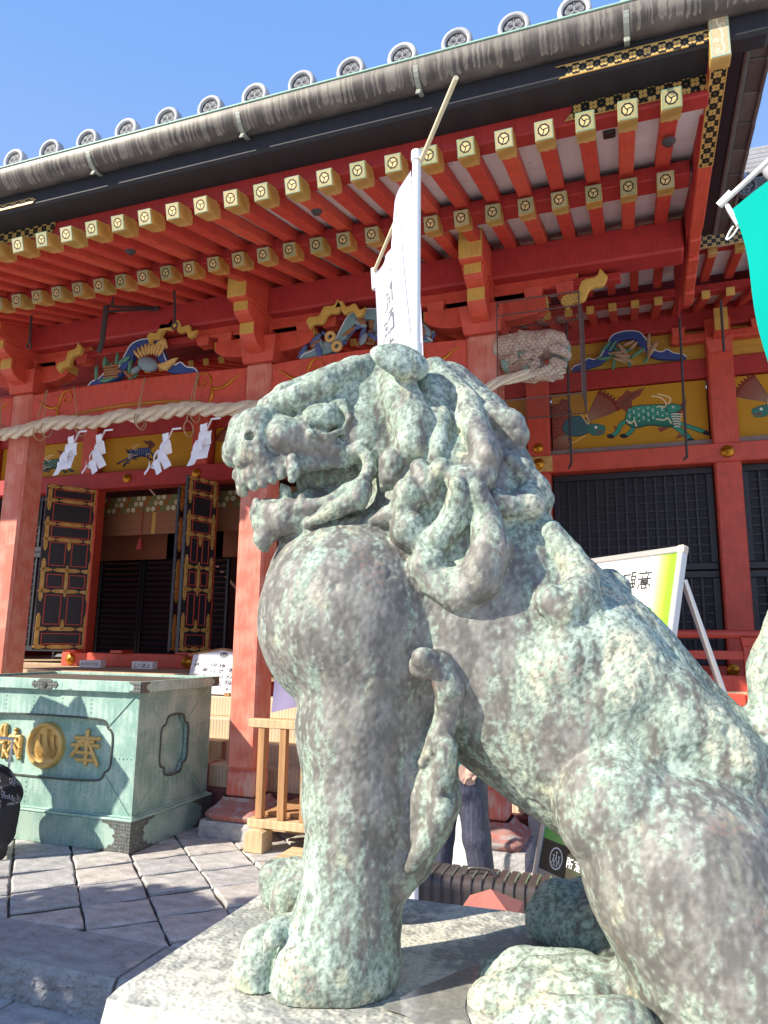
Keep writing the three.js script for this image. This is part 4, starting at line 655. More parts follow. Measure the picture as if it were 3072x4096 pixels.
// carved frog-leg struts and birds above the tie beam
function strut(cx, y, z, W, H, frame, inner, nm) {
  const o = [[-1, 0], [-0.94, 0.10], [-0.80, 0.16], [-0.68, 0.30], [-0.60, 0.24], [-0.46, 0.34], [-0.34, 0.68], [-0.24, 0.92], [-0.1, 1], [0.1, 1], [0.24, 0.92], [0.34, 0.68], [0.46, 0.34], [0.60, 0.24], [0.68, 0.30], [0.80, 0.16], [0.94, 0.10], [1, 0], [0.62, 0.03], [0.44, 0.13], [0.26, 0.45], [0.14, 0.72], [0, 0.78], [-0.14, 0.72], [-0.26, 0.45], [-0.44, 0.13], [-0.62, 0.03]].map(([a, b]) => [cx + a * W / 2, y + b * H]);
  const k = S('carved_strut', extr(spline(o), 0.09, 0.01).translate(0, 0, z - 0.045), frame);
  S('strut_edge', tube(o.slice(0, 18).map((p) => V(p[0], p[1], z + 0.048)), 0.008, 60, 5), std([0.7, 0.72, 0.75], 0.6), k);
  return k;
}
const leafBlob = (x, y, z, l, w, a, t = 0.02) => new THREE.SphereGeometry(1, 8, 6).scale(l, w, t).rotateZ(a).translate(x, y, z);
const cBlue = std([0.035, 0.075, 0.26], 0.6), cTeal = std([0.20, 0.33, 0.34], 0.65), cGreen = std([0.10, 0.26, 0.17], 0.7), cBrown = std([0.30, 0.13, 0.06], 0.75), cGoldPaint = std([0.66, 0.42, 0.14], 0.6), cGreyBlue = std([0.22, 0.29, 0.32], 0.7), cDark = std([0.05, 0.05, 0.05], 0.8);
srand(77);
{ const z = -6.72, b1 = -5.43, k = strut(b1, 4.93, z, 1.56, 0.5, cBlue, null);   // phoenix strut of the middle bay
  const wing = [], tail = [], body = [leafBlob(-5.34, 5.10, z + 0.06, 0.16, 0.09, -0.4, 0.06), leafBlob(-5.49, 5.04, z + 0.08, 0.07, 0.04, 0.5, 0.04)];
  for (let i = 0; i < 9; i++) wing.push(leafBlob(-5.50 + i * 0.045, 5.24 + 0.05 * Math.sin(i * 0.4), z + 0.07 + i * 0.002, 0.085, 0.02, 2.3 - i * 0.16)); for (let i = 0; i < 7; i++) tail.push(leafBlob(-5.12 + 0.02 * i, 5.03 + i * 0.012, z + 0.07, 0.10, 0.018, -0.5 + i * 0.12)), tail.push(leafBlob(-5.10 - 0.02 * i, 5.33, z + 0.07, 0.08, 0.018, 1.9 - i * 0.2));
  S('carved_bird', body, cGreyBlue, k); S('carved_wing', wing, cGoldPaint, k); S('carved_tail', tail, cGoldPaint, k);
  const fo = [], br = []; for (let i = 0; i < 26; i++) { const x = -6.12 + rnd() * 0.55, y = 4.97 + rnd() * 0.34 * (1 - Math.abs(x + 5.85) * 1.2); (i % 3 ? fo : br).push(leafBlob(x, y, z - 0.02 + rnd() * 0.1, 0.07 + rnd() * 0.05, 0.025, rnd() * 3)); }
  S('carved_foliage', fo, cGreen, k); S('carved_branch', br, cBrown, k); const kn = []; for (let i = 0; i < 40; i++) kn.push(leafBlob(-5.96 + (i % 8) * 0.026, 5.0 + Math.floor(i / 8) * 0.035, z + 0.06, 0.016, 0.014, 0)); S('carved_cone', kn, std([0.42, 0.19, 0.07], 0.7), k);
}
{ const z = -6.72, k = strut(-2.6, 4.93, z, 1.5, 0.46, cTeal, null), a = [], b = [], c = []; for (let i = 0; i < 60; i++) { const x = -3.36 + rnd() * 1.5, y = 4.97 + rnd() * 0.32 * (1 - Math.abs(x + 2.6) * 0.9); [a, b, c][i % 3].push(leafBlob(x, y, z - 0.03 + rnd() * 0.1, 0.06 + rnd() * 0.06, 0.02 + rnd() * 0.03, rnd() * 3)); } S('carved_foliage', a, cBrown, k); S('carved_wave', b, cGreyBlue, k); S('carved_cloud', c, std([0.08, 0.12, 0.28], 0.6), k);
  for (const [x, y] of [[-2.98, 5.12], [-2.9, 5.0]]) S('carved_curl', [new THREE.TorusGeometry(0.045, 0.022, 8, 16).translate(x, y, z + 0.08)], cGoldPaint, k); }
{ const z = -9.94, k = strut(0.03, 5.70, z, 1.5, 0.47, cBlue, null), a = [], b = []; for (let i = 0; i < 26; i++) { const x = -0.3 + rnd() * 0.7, y = 5.75 + rnd() * 0.25; (i % 2 ? a : b).push(leafBlob(x, y, z + rnd() * 0.06, 0.08 + rnd() * 0.06, 0.025, rnd() * 3)); } S('carved_foliage', a, cGreen, k); S('carved_flower', b, std([0.45, 0.30, 0.18], 0.7), k); }
// ochre ribbon mouldings between the brackets
for (const [x, y, z, a, s] of [[-6.42, 5.27, -6.6, 0.75, 1], [-4.78, 5.42, -6.6, -0.5, 0.8], [-5.12, 5.45, -6.62, 0.5, 0.9], [-3.02, 5.34, -6.6, 0.5, 1], [-2.72, 5.36, -6.6, -0.35, 0.8], [-0.33, 5.17, -6.55, 0.62, 1.1]]) { const p = []; for (let i = 0; i <= 12; i++) { const t = i / 12; p.push([(t - 0.5) * 0.42 * s, 0.028 * Math.sin(t * 13) + 0.05 * s]); } for (let i = 12; i >= 0; i--) { const t = i / 12; p.push([(t - 0.5) * 0.42 * s, 0.028 * Math.sin(t * 13) - 0.05 * s]); } S('ochre_ribbon', extr(p, 0.06, 0.006).applyMatrix4(M4(x, y, z, 0, 0, a)), ochre); }
// ---------------------------------------------------------------- the bronze guardian lion
const LZ = -1.335;                        // its median plane
const hf = V(-0.766, 0, 0.643), hl = V(0.643, 0, 0.766), hO = V(-0.50, 2.2, -1.325);   // the head is turned to its left: forward, left, a point of its median plane
function lionGeometry(cell) {
  const B = new Body();
  const P = (x, y, z = LZ) => at(x, y, 'z', z);
  const Q = (x, y, l = 0) => { const d = dirOf(x, y), o = camera.position; const t = (l + hO.dot(hl) - o.dot(hl)) / d.dot(hl); return d.multiplyScalar(t).add(o); };
  const R = (px, p) => px * depthOf(p) / FP;
  const ch = (F, pts, k = 0.02, sub = false, z) => {   // pts: [x, y, r, z or l]
    const q = pts.map((a) => F(a[0], a[1], a[3] ?? z)), r = pts.map((a, i) => R(a[2], q[i]));
    if (q.length === 1) B.ball(q[0], r[0], k, sub); else B.chain(q, r, k, sub);
  };
  // the same, laid on what is already there: each point sits where its ray meets the body, raised by a share of its radius
  const hit = (x, y) => { const d = dirOf(x, y).normalize(), o = camera.position; let t = 0.7; for (let i = 0; i < 90; i++) { const f = Body.field(B.p, o.x + d.x * t, o.y + d.y * t, o.z + d.z * t); if (f < 0.0006) return t; t += Math.max(f, 0.0008); if (t > 2.2) return null; } return null; };
  const on = (pts, k = 0.005, lift = 0.25) => { const ts = pts.map((p) => hit(p[0], p[1])); const best = ts.filter((t) => t); const ok = best.length ? best : [1.35]; ts.forEach((t, i) => { if (t) return; let j = i; for (let e = 1; e < pts.length; e++) { if (ts[i - e]) { j = i - e; break; } if (ts[i + e]) { j = i + e; break; } } ts[i] = ts[j] || ok[0]; });
    const q = pts.map((p, i) => { const d = dirOf(p[0], p[1]).normalize(), r = p[2] * ts[i] / FP; return [d.clone().multiplyScalar(ts[i] - r * (p[3] ?? lift)).add(camera.position), r]; });
    q.length > 1 ? B.chain(q.map((e) => e[0]), q.map((e) => e[1]), k) : B.ball(q[0][0], q[0][1], k); };
  // trunk
  B.sz = 1.32;
  ch(P, [[1640, 2380, 400], [1900, 2520, 440], [2250, 2770, 432], [2870, 3340, 420]], 0.05, false, -1.335);
  ch(P, [[2040, 2350, 275], [2400, 2712, 228], [2850, 3180, 245]], 0.05, false, -1.335);
  B.sz = 1;
  ch(P, [[1432, 2385, 372, -1.305], [1420, 2475, 386, -1.255]], 0.022);   // the puffed chest
  // far legs
  ch(P, [[1500, 2700, 250, -1.44], [1430, 3050, 175, -1.46], [1390, 3420, 160, -1.46], [1330, 3560, 130, -1.46]], 0.04);
  ch(P, [[1330, 3570, 125, -1.45], [1190, 3570, 100, -1.45]], 0.03);
  ch(P, [[1175, 3490, 60, -1.47], [1105, 3510, 65, -1.46], [1100, 3580, 55, -1.45]], 0.015);
  ch(P, [[1230, 3540, 80, -1.42], [1165, 3590, 85, -1.41], [1150, 3640, 70, -1.405]], 0.012);
  ch(P, [[2600, 3560, 150, -1.50], [2380, 3660, 130, -1.50], [2220, 3650, 100, -1.50]], 0.03);
  ch(P, [[2230, 3600, 80, -1.47], [2190, 3680, 78, -1.46], [2210, 3730, 70, -1.45]], 0.02);
  ch(P, [[2600, 3720, 120, -1.42], [2380, 3740, 120, -1.42], [2300, 3720, 90, -1.42]], 0.03);
  // near front leg
  ch(P, [[1470, 2700, 262, -1.225], [1425, 2900, 232, -1.21], [1425, 3200, 208, -1.205], [1418, 3450, 188, -1.20], [1400, 3640, 178, -1.20]], 0.022);
  ch(P, [[1400, 3650, 175, -1.20], [1360, 3800, 190, -1.19], [1300, 3880, 165, -1.18]], 0.05);
  ch(P, [[1340, 3850, 165, -1.165], [1230, 3900, 130, -1.145], [1200, 3945, 108, -1.14]], 0.02);
  ch(P, [[1290, 3730, 90, -1.22], [1150, 3745, 82, -1.20], [1055, 3800, 90, -1.165], [1022, 3880, 88, -1.14], [1035, 3945, 76, -1.135]], 0.005);
  ch(P, [[1250, 3730, 80, -1.30], [1120, 3770, 70, -1.31], [1080, 3850, 60, -1.31]], 0.015);
  ch(P, [[1150, 3705, 44, -1.15], [1095, 3745, 38, -1.125], [1060, 3800, 12, -1.11]], 0.008);
  ch(P, [[1400, 3930, 110, -1.17], [1480, 3880, 110, -1.19]], 0.03);
  // fur behind the elbow
  ch(P, [[1640, 2850, 110, -1.24], [1690, 3100, 105, -1.235], [1700, 3280, 95, -1.23], [1640, 3450, 70, -1.22], [1600, 3540, 40, -1.21]], 0.03);
  ch(P, [[1765, 3020, 70, -1.2], [1750, 3200, 85, -1.2], [1700, 3330, 70, -1.2]], 0.02);
  B.elbow = () => { on([[1688, 2660, 58]], 0.006, 0.4); on([[1690, 2632, 44], [1758, 2662, 56], [1800, 2750, 58], [1795, 2860, 54], [1752, 2960, 44], [1690, 3050, 20]], 0.006, 0.3);
    on([[1785, 2990, 44], [1772, 3100, 42], [1740, 3210, 14]], 0.006); on([[1770, 3240, 46], [1705, 3360, 42], [1640, 3470, 20]], 0.006, 0.2); };
  // thigh and hind foot
  ch(P, [[2480, 3235, 262, -1.22], [2740, 3490, 400, -1.235], [2950, 3820, 430, -1.24], [3150, 4050, 420, -1.24]], 0.012);
  ch(P, [[2950, 3900, 330, -1.22], [2700, 4080, 150, -1.2]], 0.03);
  ch(P, [[2600, 3980, 120, -1.23], [2330, 3960, 118, -1.24], [2150, 3930, 95, -1.25]], 0.02);
  ch(P, [[2330, 3905, 95, -1.30], [2090, 3885, 88, -1.30], [1985, 3910, 74, -1.30]], 0.008);
  ch(P, [[2360, 4010, 108, -1.20], [2090, 3985, 100, -1.21], [1960, 4010, 90, -1.21]], 0.008);
  ch(P, [[2500, 4120, 120, -1.12], [2200, 4110, 110, -1.13], [2050, 4150, 90, -1.13]], 0.01);
  B.elbow();
  // tail
  ch(P, [[3150, 3250, 130], [3190, 2950, 150], [3195, 2700, 172], [3240, 2500, 140], [3290, 2330, 70], [3260, 2230, 20]], 0.03, false, -1.34);
  // mane: cowl over the back of the head and neck
  ch(P, [[1700, 1800, 320, -1.41], [1830, 2080, 325, -1.35], [1950, 2250, 240, -1.32]], 0.04);
  ch(P, [[1790, 1560, 110, -1.38], [1930, 1700, 110, -1.36], [2010, 1900, 110, -1.335], [2090, 2050, 90, -1.335]], 0.03);
  // skull, cheek, muzzle
  ch(Q, [[1500, 1770, 250]], 0.05);
  ch(Q, [[1400, 1640, 170], [1270, 1690, 115]], 0.04);
  ch(Q, [[1450, 1745, 120, 0.055], [1530, 1670, 110, 0.055]], 0.03);
  ch(Q, [[1330, 1770, 125, 0.005], [1180, 1765, 112], [1040, 1770, 90]], 0.03);
  // nose: a broad block with a flat front and deep nostrils
  ch(Q, [[985, 1722, 62, 0.0], [955, 1800, 66, 0]], 0.02);
  ch(Q, [[1040, 1705, 62, 0.035], [1020, 1790, 60, 0.04]], 0.012);
  ch(Q, [[960, 1700, 44, -0.04], [940, 1820, 52, -0.035]], 0.012);
  ch(Q, [[1000, 1682, 42, 0.03], [1090, 1668, 48, 0.02], [1200, 1650, 58, 0], [1280, 1630, 60, 0]], 0.02);
  ch(Q, [[975, 1840, 42, 0.03], [1040, 1825, 42, 0.05]], 0.01);
  ch(Q, [[1006, 1722, 24, 0.078], [1000, 1772, 26, 0.074]], 0.008, true); ch(Q, [[1004, 1750, 20, 0.05]], 0.01, true);
  ch(Q, [[938, 1765, 19, 0.04], [934, 1815, 20, 0.034]], 0.008, true);
  // muzzle pad running into the lip, and the fold under it
  ch(Q, [[1136, 1748, 88, 0.045], [1311, 1784, 54, 0.072], [1405, 1814, 30, 0.094], [1440, 1798, 30, 0.104]], 0.006);
  ch(Q, [[1000, 1858, 46, 0.02], [1060, 1858, 48, 0.042], [1200, 1852, 42, 0.056], [1380, 1856, 34, 0.078]], 0.01);
  ch(Q, [[1075, 1672, 10, 0.07], [1056, 1735, 12, 0.085], [1070, 1800, 11, 0.085]], 0.012, true); ch(Q, [[1085, 1838, 9, 0.092], [1200, 1842, 9, 0.098], [1330, 1832, 9, 0.106]], 0.012, true); ch(Q, [[1090, 1655, 10, 0.066], [1170, 1650, 11, 0.082], [1240, 1690, 9, 0.095]], 0.012, true);
  // mouth
  ch(Q, [[1260, 1925, 75, 0], [1420, 1895, 90, 0.01]], 0.02);
  ch(Q, [[1150, 1960, 38, 0.05], [1290, 1932, 46, 0.055], [1395, 1895, 36, 0.07]], 0.01, true);
  ch(Q, [[1180, 1948, 44, 0.095], [1310, 1918, 44, 0.1], [1425, 1868, 32, 0.12]], 0.01, true);
  ch(Q, [[1040, 1992, 32, 0], [1105, 1978, 28, 0]], 0.01, true);
  // teeth: a worn row, fangs, tongue
  ch(Q, [[965, 1900, 38, 0], [1010, 1903, 38, 0.032], [1075, 1892, 38, 0.05], [1130, 1878, 34, 0.06]], 0.008);
  for (const [x, y, r, l, h] of [[968, 1925, 27, 0.014, 40], [1012, 1925, 24, 0.040, 18], [1052, 1918, 23, 0.052, 15], [1090, 1908, 22, 0.061, 12], [1124, 1896, 20, 0.067, 8]]) ch(Q, [[x, y, r, l], [x + 2, y + h, r * 0.88, l]], 0.004);
  ch(Q, [[1170, 1840, 28, 0.082], [1178, 1886, 27, 0.088], [1168, 1918, 16, 0.09]], 0.005);
  ch(Q, [[1150, 2010, 30, 0.05], [1142, 1965, 22, 0.055], [1128, 1935, 10, 0.055]], 0.005);
  ch(Q, [[1207, 2020, 24, 0.085], [1209, 1992, 20, 0.085]], 0.005); ch(Q, [[1060, 2030, 20, 0.03], [1062, 2008, 14, 0.03]], 0.005);
  ch(Q, [[1400, 1975, 50, 0.02], [1250, 2000, 44, 0.025], [1140, 2005, 28, 0.03]], 0.01);
  // lower jaw, lips folding round the corner of the mouth, chin tuft, beard lock
  ch(Q, [[1120, 2085, 58, 0], [1260, 2085, 86, 0], [1500, 2060, 150, 0]], 0.03);
  ch(Q, [[1440, 1798, 28, 0.106], [1474, 1826, 28, 0.114], [1480, 1880, 30, 0.12], [1450, 1932, 28, 0.12], [1385, 1962, 27, 0.112], [1310, 2012, 27, 0.102], [1230, 2028, 30, 0.088], [1150, 2030, 36, 0.062], [1080, 2036, 40, 0.036], [1036, 2046, 38, 0.006]], 0.006);
  ch(Q, [[1062, 2082, 58, 0.016], [1136, 2076, 62, 0.045], [1230, 2085, 44, 0.07]], 0.012);
  ch(Q, [[1030, 2032, 26, 0.03], [1024, 2006, 15, 0.03]], 0.006);
  ch(Q, [[1070, 2130, 40, 0.02], [1050, 2160, 26, 0.02], [1056, 2195, 12, 0.02]], 0.02);
  ch(Q, [[1439, 1962, 50, 0.138], [1425, 1995, 50, 0.136], [1343, 2040, 37, 0.12], [1232, 2094, 18, 0.092]], 0.004);
  // eye under a thin lid, long brow
  ch(Q, [[1380, 1600, 120, 0.035], [1500, 1540, 100, 0.05]], 0.03);
  on([[1264, 1672, 58], [1302, 1672, 60]], 0.004, 0.22);
  on([[1196, 1666, 15], [1234, 1618, 21], [1305, 1598, 25], [1372, 1616, 21], [1396, 1668, 13]], 0.005, 0.35);
  on([[1202, 1680, 12], [1245, 1736, 15], [1310, 1750, 15], [1372, 1720, 13], [1400, 1672, 10]], 0.006, 0.25);
  ch(Q, [[1088, 1619, 42, 0.03], [1184, 1592, 49, 0.058], [1303, 1531, 58, 0.078], [1415, 1478, 52, 0.076], [1500, 1450, 40, 0.07]], 0.007);
  ch(Q, [[1064, 1630, 38, -0.01], [1144, 1578, 44, -0.02], [1350, 1500, 50, -0.05]], 0.012);
  ch(Q, [[1380, 1566, 26, 0.142], [1455, 1520, 26, 0.135]], 0.025, true);
  // broad lock below the ear, the fold before it, the ear itself
  ch(Q, [[1500, 1600, 16, 0.14], [1560, 1700, 24, 0.152], [1590, 1765, 22, 0.15]], 0.03, true);
  on([[1578, 1530, 66], [1604, 1600, 80], [1656, 1700, 88], [1652, 1788, 72], [1572, 1818, 32]], 0.007, 0.1);
  on([[1720, 1540, 46], [1762, 1680, 50], [1750, 1820, 34]], 0.008, 0.05);
  ch(Q, [[1600, 1490, 60, 0.11]], 0.02);
  { const c = Q(1592, 1442, 0.165), d = Q(1700, 1474, 0.165).sub(Q(1490, 1412, 0.165)), n = hl.clone().multiplyScalar(0.88).add(V(0, 0.48, 0));
    const v = new THREE.Vector3().crossVectors(n, d); B.ell(c, d, v, [R(120, c), R(76, c), R(36, c)], 0.006);
    const c2 = Q(1625, 1450, 0.16); B.ell(c2, d, v, [R(88, c2), R(84, c2), R(38, c2)], 0.02); }
  // curls of the mane
  on([[1570, 1848, 57], [1562, 1905, 46], [1528, 1955, 16]]);
  on([[1678, 1872, 39], [1712, 1935, 46], [1712, 1990, 30]]);
  on([[1768, 1882, 52], [1800, 1895, 39], [1855, 1930, 68], [1915, 1905, 68], [1945, 1815, 64], [1905, 1720, 52], [1825, 1690, 25]]);
  on([[1640, 1978, 71], [1610, 2050, 57], [1480, 2085, 25]]);
  on([[1640, 2125, 84], [1690, 2170, 55], [1760, 2150, 57], [1815, 2080, 57], [1838, 1990, 50], [1830, 1940, 34]]);
  on([[1715, 2275, 87], [1740, 2320, 68], [1825, 2360, 84], [1920, 2310, 87], [1968, 2190, 82], [1935, 2060, 64], [1905, 1960, 43]]);
  on([[1990, 2000, 46], [2035, 2028, 48], [2105, 2022, 68], [2135, 1960, 64], [2085, 1880, 48], [2040, 1840, 27]]);
  ch(P, [[2165, 2000, 52]], 0.01, false, -1.32); ch(P, [[2030, 1700, 64], [2066, 1740, 52]], 0.012, false, -1.31); ch(P, [[1970, 1660, 57], [2050, 1690, 46]], 0.01, false, -1.30); ch(P, [[2056, 1788, 32]], 0.008, false, -1.33);
  on([[2208, 2408, 71], [2250, 2432, 75], [2312, 2392, 82], [2325, 2305, 68], [2270, 2225, 59], [2200, 2130, 50]]);
  ch(P, [[2465, 2355, 59], [2440, 2320, 46]], 0.01, false, -1.36);
  on([[1740, 1490, 60], [1860, 1620, 60], [1950, 1820, 50]], 0.012, 0.0);
  
  for (const [x0, y0, x1, y1, x2, y2, z] of [[1720, 1500, 1830, 1640, 1880, 1720, -1.165], [1800, 1480, 1940, 1640, 2010, 1850, -1.19], [1860, 1520, 1985, 1680, 2060, 1900, -1.23]]) ch(P, [[x0, y0, 9, z - 0.03], [x1, y1, 11, z], [x2, y2, 8, z]], 0.015, true);
  // knobs of the spine and folds of the flank
  for (const [x, y, r, z] of [[2350, 2580, 85, -1.225], [2450, 2520, 70, -1.235], [2540, 2620, 75, -1.235], [2600, 2740, 75, -1.225], [2730, 2780, 75, -1.24], [2690, 2900, 75, -1.225], [2850, 2910, 80, -1.24], [2950, 3030, 80, -1.24], [2480, 2760, 70, -1.205], [2250, 2640, 80, -1.2]]) ch(P, [[x, y, r, z]], 0.045);
  for (const [x0, y0, x1, y1, z] of [[1850, 2050, 1780, 2440, -1.13], [1770, 2440, 1790, 2700, -1.12], [2050, 2500, 1980, 2800, -1.13], [2200, 2750, 2120, 3050, -1.13]]) ch(P, [[x0, y0, 14, z], [x1, y1, 10, z]], 0.04, true);
  const bump = (x, y, z) => 0.0022 * fbm(x * 20, y * 15, z * 20, 2) + 0.0005 * noise(x * 80, y * 46, z * 80) + 0.0010 * noise(x * 165, y * 115, z * 165) + 0.0010 * (0.25 - Math.abs(noise(x * 34 + 5, y * 26, z * 34))) + 0.002 * Math.max(0, noise(x * 55 + 9, y * 55, z * 55) - 0.4) * 3;
  return B.mesh(cell, bump, (x, y) => 1.352 - y);
}
const lionMat = new THREE.MeshStandardMaterial({ vertexColors: true, roughness: 1, metalness: 1 });
{ const d = new Uint8Array(64 * 4 * 4); for (let j = 0; j < 4; j++) for (let i = 0; i < 64; i++) { const t = i / 63, o = (j * 64 + i) * 4; d[o] = 255; d[o + 1] = 255 * mix(0.52, 0.9, sst(0.1, 0.7, t)); d[o + 2] = 0; d[o + 3] = 255; }
  const t = new THREE.DataTexture(d, 64, 4); t.magFilter = THREE.LinearFilter; t.needsUpdate = true; lionMat.roughnessMap = t; lionMat.metalnessMap = t; }
// bare bronze, verdigris, pale crust and yellow lichen, where the metal is worn and where it is not
const bareSpots = [[1480, 2420, 0.17, 0.2], [1150, 2460, 0.1, 0.16], [2000, 2420, 0.1, 0.14], [1930, 2650, 0.08, 0.12], [2750, 3500, 0.17, 0.16], [3000, 3700, 0.14, 0.14], [1480, 3050, 0.09, 0.24], [1950, 1750, 0.05, 0.14], [1230, 1770, 0.07, 0.03], [1100, 2120, 0.05, 0.02], [2250, 3000, 0.06, 0.08]].map(([x, y, a, b]) => { const p = at(x, y, 'z', -1.15); return [p.x, p.y, a, b]; });
const paleSpots = [[2350, 2600, 0.16, 0.14], [2100, 1980, 0.08, 0.08], [1850, 1550, 0.12, 0.08], [2480, 3080, 0.18, 0.07], [2150, 4000, 0.16, 0.1], [1150, 3880, 0.1, 0.12], [1590, 1450, 0.06, 0.05], [2260, 2330, 0.05, 0.1], [1700, 2150, 0.1, 0.1], [1000, 1750, 0.05, 0.05], [1300, 3500, 0.06, 0.12], [2850, 3050, 0.14, 0.1], [1300, 2250, 0.06, 0.08]].map(([x, y, a, b]) => { const p = at(x, y, 'z', -1.15); return [p.x, p.y, a, b]; });
function lionColour(p) {
  const { x, y, z } = p;
  const big = fbm(x * 7, y * 4, z * 7, 3), mid = fbm(x * 30 + 5, y * 15, z * 30, 3), fine = fbm(x * 120, y * 85, z * 120, 3), grain = noise(x * 330, y * 260, z * 330);
  let bare = 0, pale = 0;
  for (const s of bareSpots) { const q = ((x - s[0]) / s[2]) ** 2 + ((y - s[1]) / s[3]) ** 2; bare = Math.max(bare, Math.exp(-q)); }
  for (const s of paleSpots) { const q = ((x - s[0]) / s[2]) ** 2 + ((y - s[1]) / s[3]) ** 2; pale = Math.max(pale, Math.exp(-q)); }
  const str = fbm(x * 55, y * 9, z * 55, 3);
  const cover = 0.48 - 0.50 * bare + 0.20 * pale + 0.42 * big + 0.42 * mid + 0.62 * fine + 0.75 * str;     // how far verdigris covers the metal
  const v = sst(0.20, 0.52, cover + 0.16 * grain), w = sst(0.56, 0.86, cover + 0.10 * pale + 0.25 * grain);
  const metal = mix3([0.130, 0.124, 0.108], [0.265, 0.255, 0.225], sst(-0.35, 0.4, mid + fine * 0.8));
  const hue = noise(x * 9 + 31, y * 7, z * 9);
  const green = mix3([0.23, 0.30, 0.235], [0.355, 0.43, 0.345], sst(-0.35, 0.4, fine + grain * 0.4 + hue * 0.4));
  const crust = mix3([0.44, 0.53, 0.45], [0.58, 0.57, 0.42], sst(-0.05, 0.35, hue + 0.4 * mid));
  let c = mix3(metal, green, v); c = mix3(c, crust, w * 0.9);
  const lich = sst(0.20, 0.34, fbm(x * 22 + 40, y * 14, z * 22, 3) + 0.12 * grain); c = mix3(c, [0.56, 0.55, 0.36], lich * 0.6 * (0.25 + 0.75 * v));
  const pit = sst(0.22, 0.36, 0.7 * noise(x * 130 + 3, y * 110, z * 130) + 0.6 * grain + 0.3 * fine); c = mix3(c, [0.075, 0.078, 0.072], pit * 0.7 * (0.2 + 0.8 * v));
  const crack = 1 - sst(0.0, 0.05, Math.abs(fbm(x * 45 + 11, y * 38, z * 45, 2))); c = mix3(c, [0.10, 0.10, 0.098], crack * 0.5 * v);
  const rust = sst(0.45, 0.55, noise(x * 11 + 77, y * 11, z * 11 + 5)) * sst(0.05, 0.3, fine + 0.1); c = mix3(c, [0.28, 0.14, 0.09], rust * 0.4);
  return [...c, clamp(v * 0.7 + w * 0.3)];
}
const LCELL = 0.0028;
const lionGeo = paint(lionGeometry(LCELL), lionColour);
tag(obj('bronze_guardian_lion', lionGeo, lionMat, scene, null), 'weathered green bronze guardian lion statue sitting on the stone slab, mouth open', 'statue');
// ---------------------------------------------------------------- stone slab and pedestal under the lion
const slabT = colTex(1024, (u, v) => {
  const f = fbm(u * 5, v * 5, 111, 7, 5), g = fbm(u * 36, v * 30, 112, 4, 6), s = sst(0.02, 0.22, fbm(u * 7, v * 9, 115, 6, 1)), m = sst(0.16, 0.3, fbm(u * 13, v * 13, 118, 5, 13)), p = noise(u * 120, v * 120, 5, 120);
  let c = mix3([0.30, 0.30, 0.265], [0.60, 0.575, 0.475], sst(-0.22, 0.25, f + 0.8 * g)); c = mix3(c, [0.20, 0.205, 0.19], s * 0.6 * sst(-0.2, 0.3, g + 0.3 * p)); c = mix3(c, [0.62, 0.63, 0.53], m * 0.7); return c.map((x) => x * (1 + 0.25 * p) ); });
const slabBump = grayTex(512, (u, v) => 0.5 + 0.5 * fbm(u * 7, v * 7, 121, 7, 7) + 0.12 * noise(u * 100, v * 100, 3, 100));
const slabMat = std([1, 1, 1], 0.8, { map: slabT, bumpMap: slabBump, bumpScale: 0.012 });
const slab = tag(obj('stone_slab', kerbStone(-0.815, 1.25, 1.19, 1.352, -1.606, -1.0, 0.012), slabMat, scene, 1.25), 'pale mottled stone slab that the bronze lion sits on', 'slab');
tag(obj('stone_pedestal', kerbStone(-0.76, 1.2, -0.46, 1.185, -1.56, -1.05, 0.02), kerbMat), 'tall dark stone pedestal carrying the slab under the lion', 'pedestal');
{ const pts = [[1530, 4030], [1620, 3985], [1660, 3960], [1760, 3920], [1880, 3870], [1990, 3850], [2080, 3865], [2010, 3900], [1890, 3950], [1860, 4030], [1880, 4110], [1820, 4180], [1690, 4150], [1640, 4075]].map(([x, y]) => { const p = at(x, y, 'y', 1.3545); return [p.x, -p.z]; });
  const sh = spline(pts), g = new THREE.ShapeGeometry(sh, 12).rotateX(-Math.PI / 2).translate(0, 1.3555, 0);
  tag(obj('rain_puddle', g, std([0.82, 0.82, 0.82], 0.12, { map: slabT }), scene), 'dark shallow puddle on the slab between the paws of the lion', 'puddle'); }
// fence behind the pedestal: faded red posts with pyramid tops
for (const [x, lab] of [[-0.485, 'faded red fence post with a pyramid top in front of the ribbed suitcase'], [1.1, 'faded red fence post with a pyramid top hidden behind the haunch of the lion']]) {
  const f = thing('fence_post', lab, 'fence post', [x, -0.46, -2.45]), fm = std([0.56, 0.19, 0.14], 0.7, { map: wearT });
  obj('post', bxs(-0.076, 0.076, 0, 1.50, -0.076, 0.076, 0.006), fm, f);
  obj('post_cap', [convex([V(-0.088, 1.502, -0.088), V(0.088, 1.502, -0.088), V(0.088, 1.502, 0.088), V(-0.088, 1.502, 0.088), V(-0.088, 1.53, -0.088), V(0.088, 1.53, -0.088), V(0.088, 1.53, 0.088), V(-0.088, 1.53, 0.088), V(0, 1.585, 0)], [[0, 1, 2, 3], [0, 4, 5, 1], [1, 5, 6, 2], [2, 6, 7, 3], [3, 7, 4, 0], [5, 4, 8], [6, 5, 8], [7, 6, 8], [4, 7, 8]])], fm, f);
}
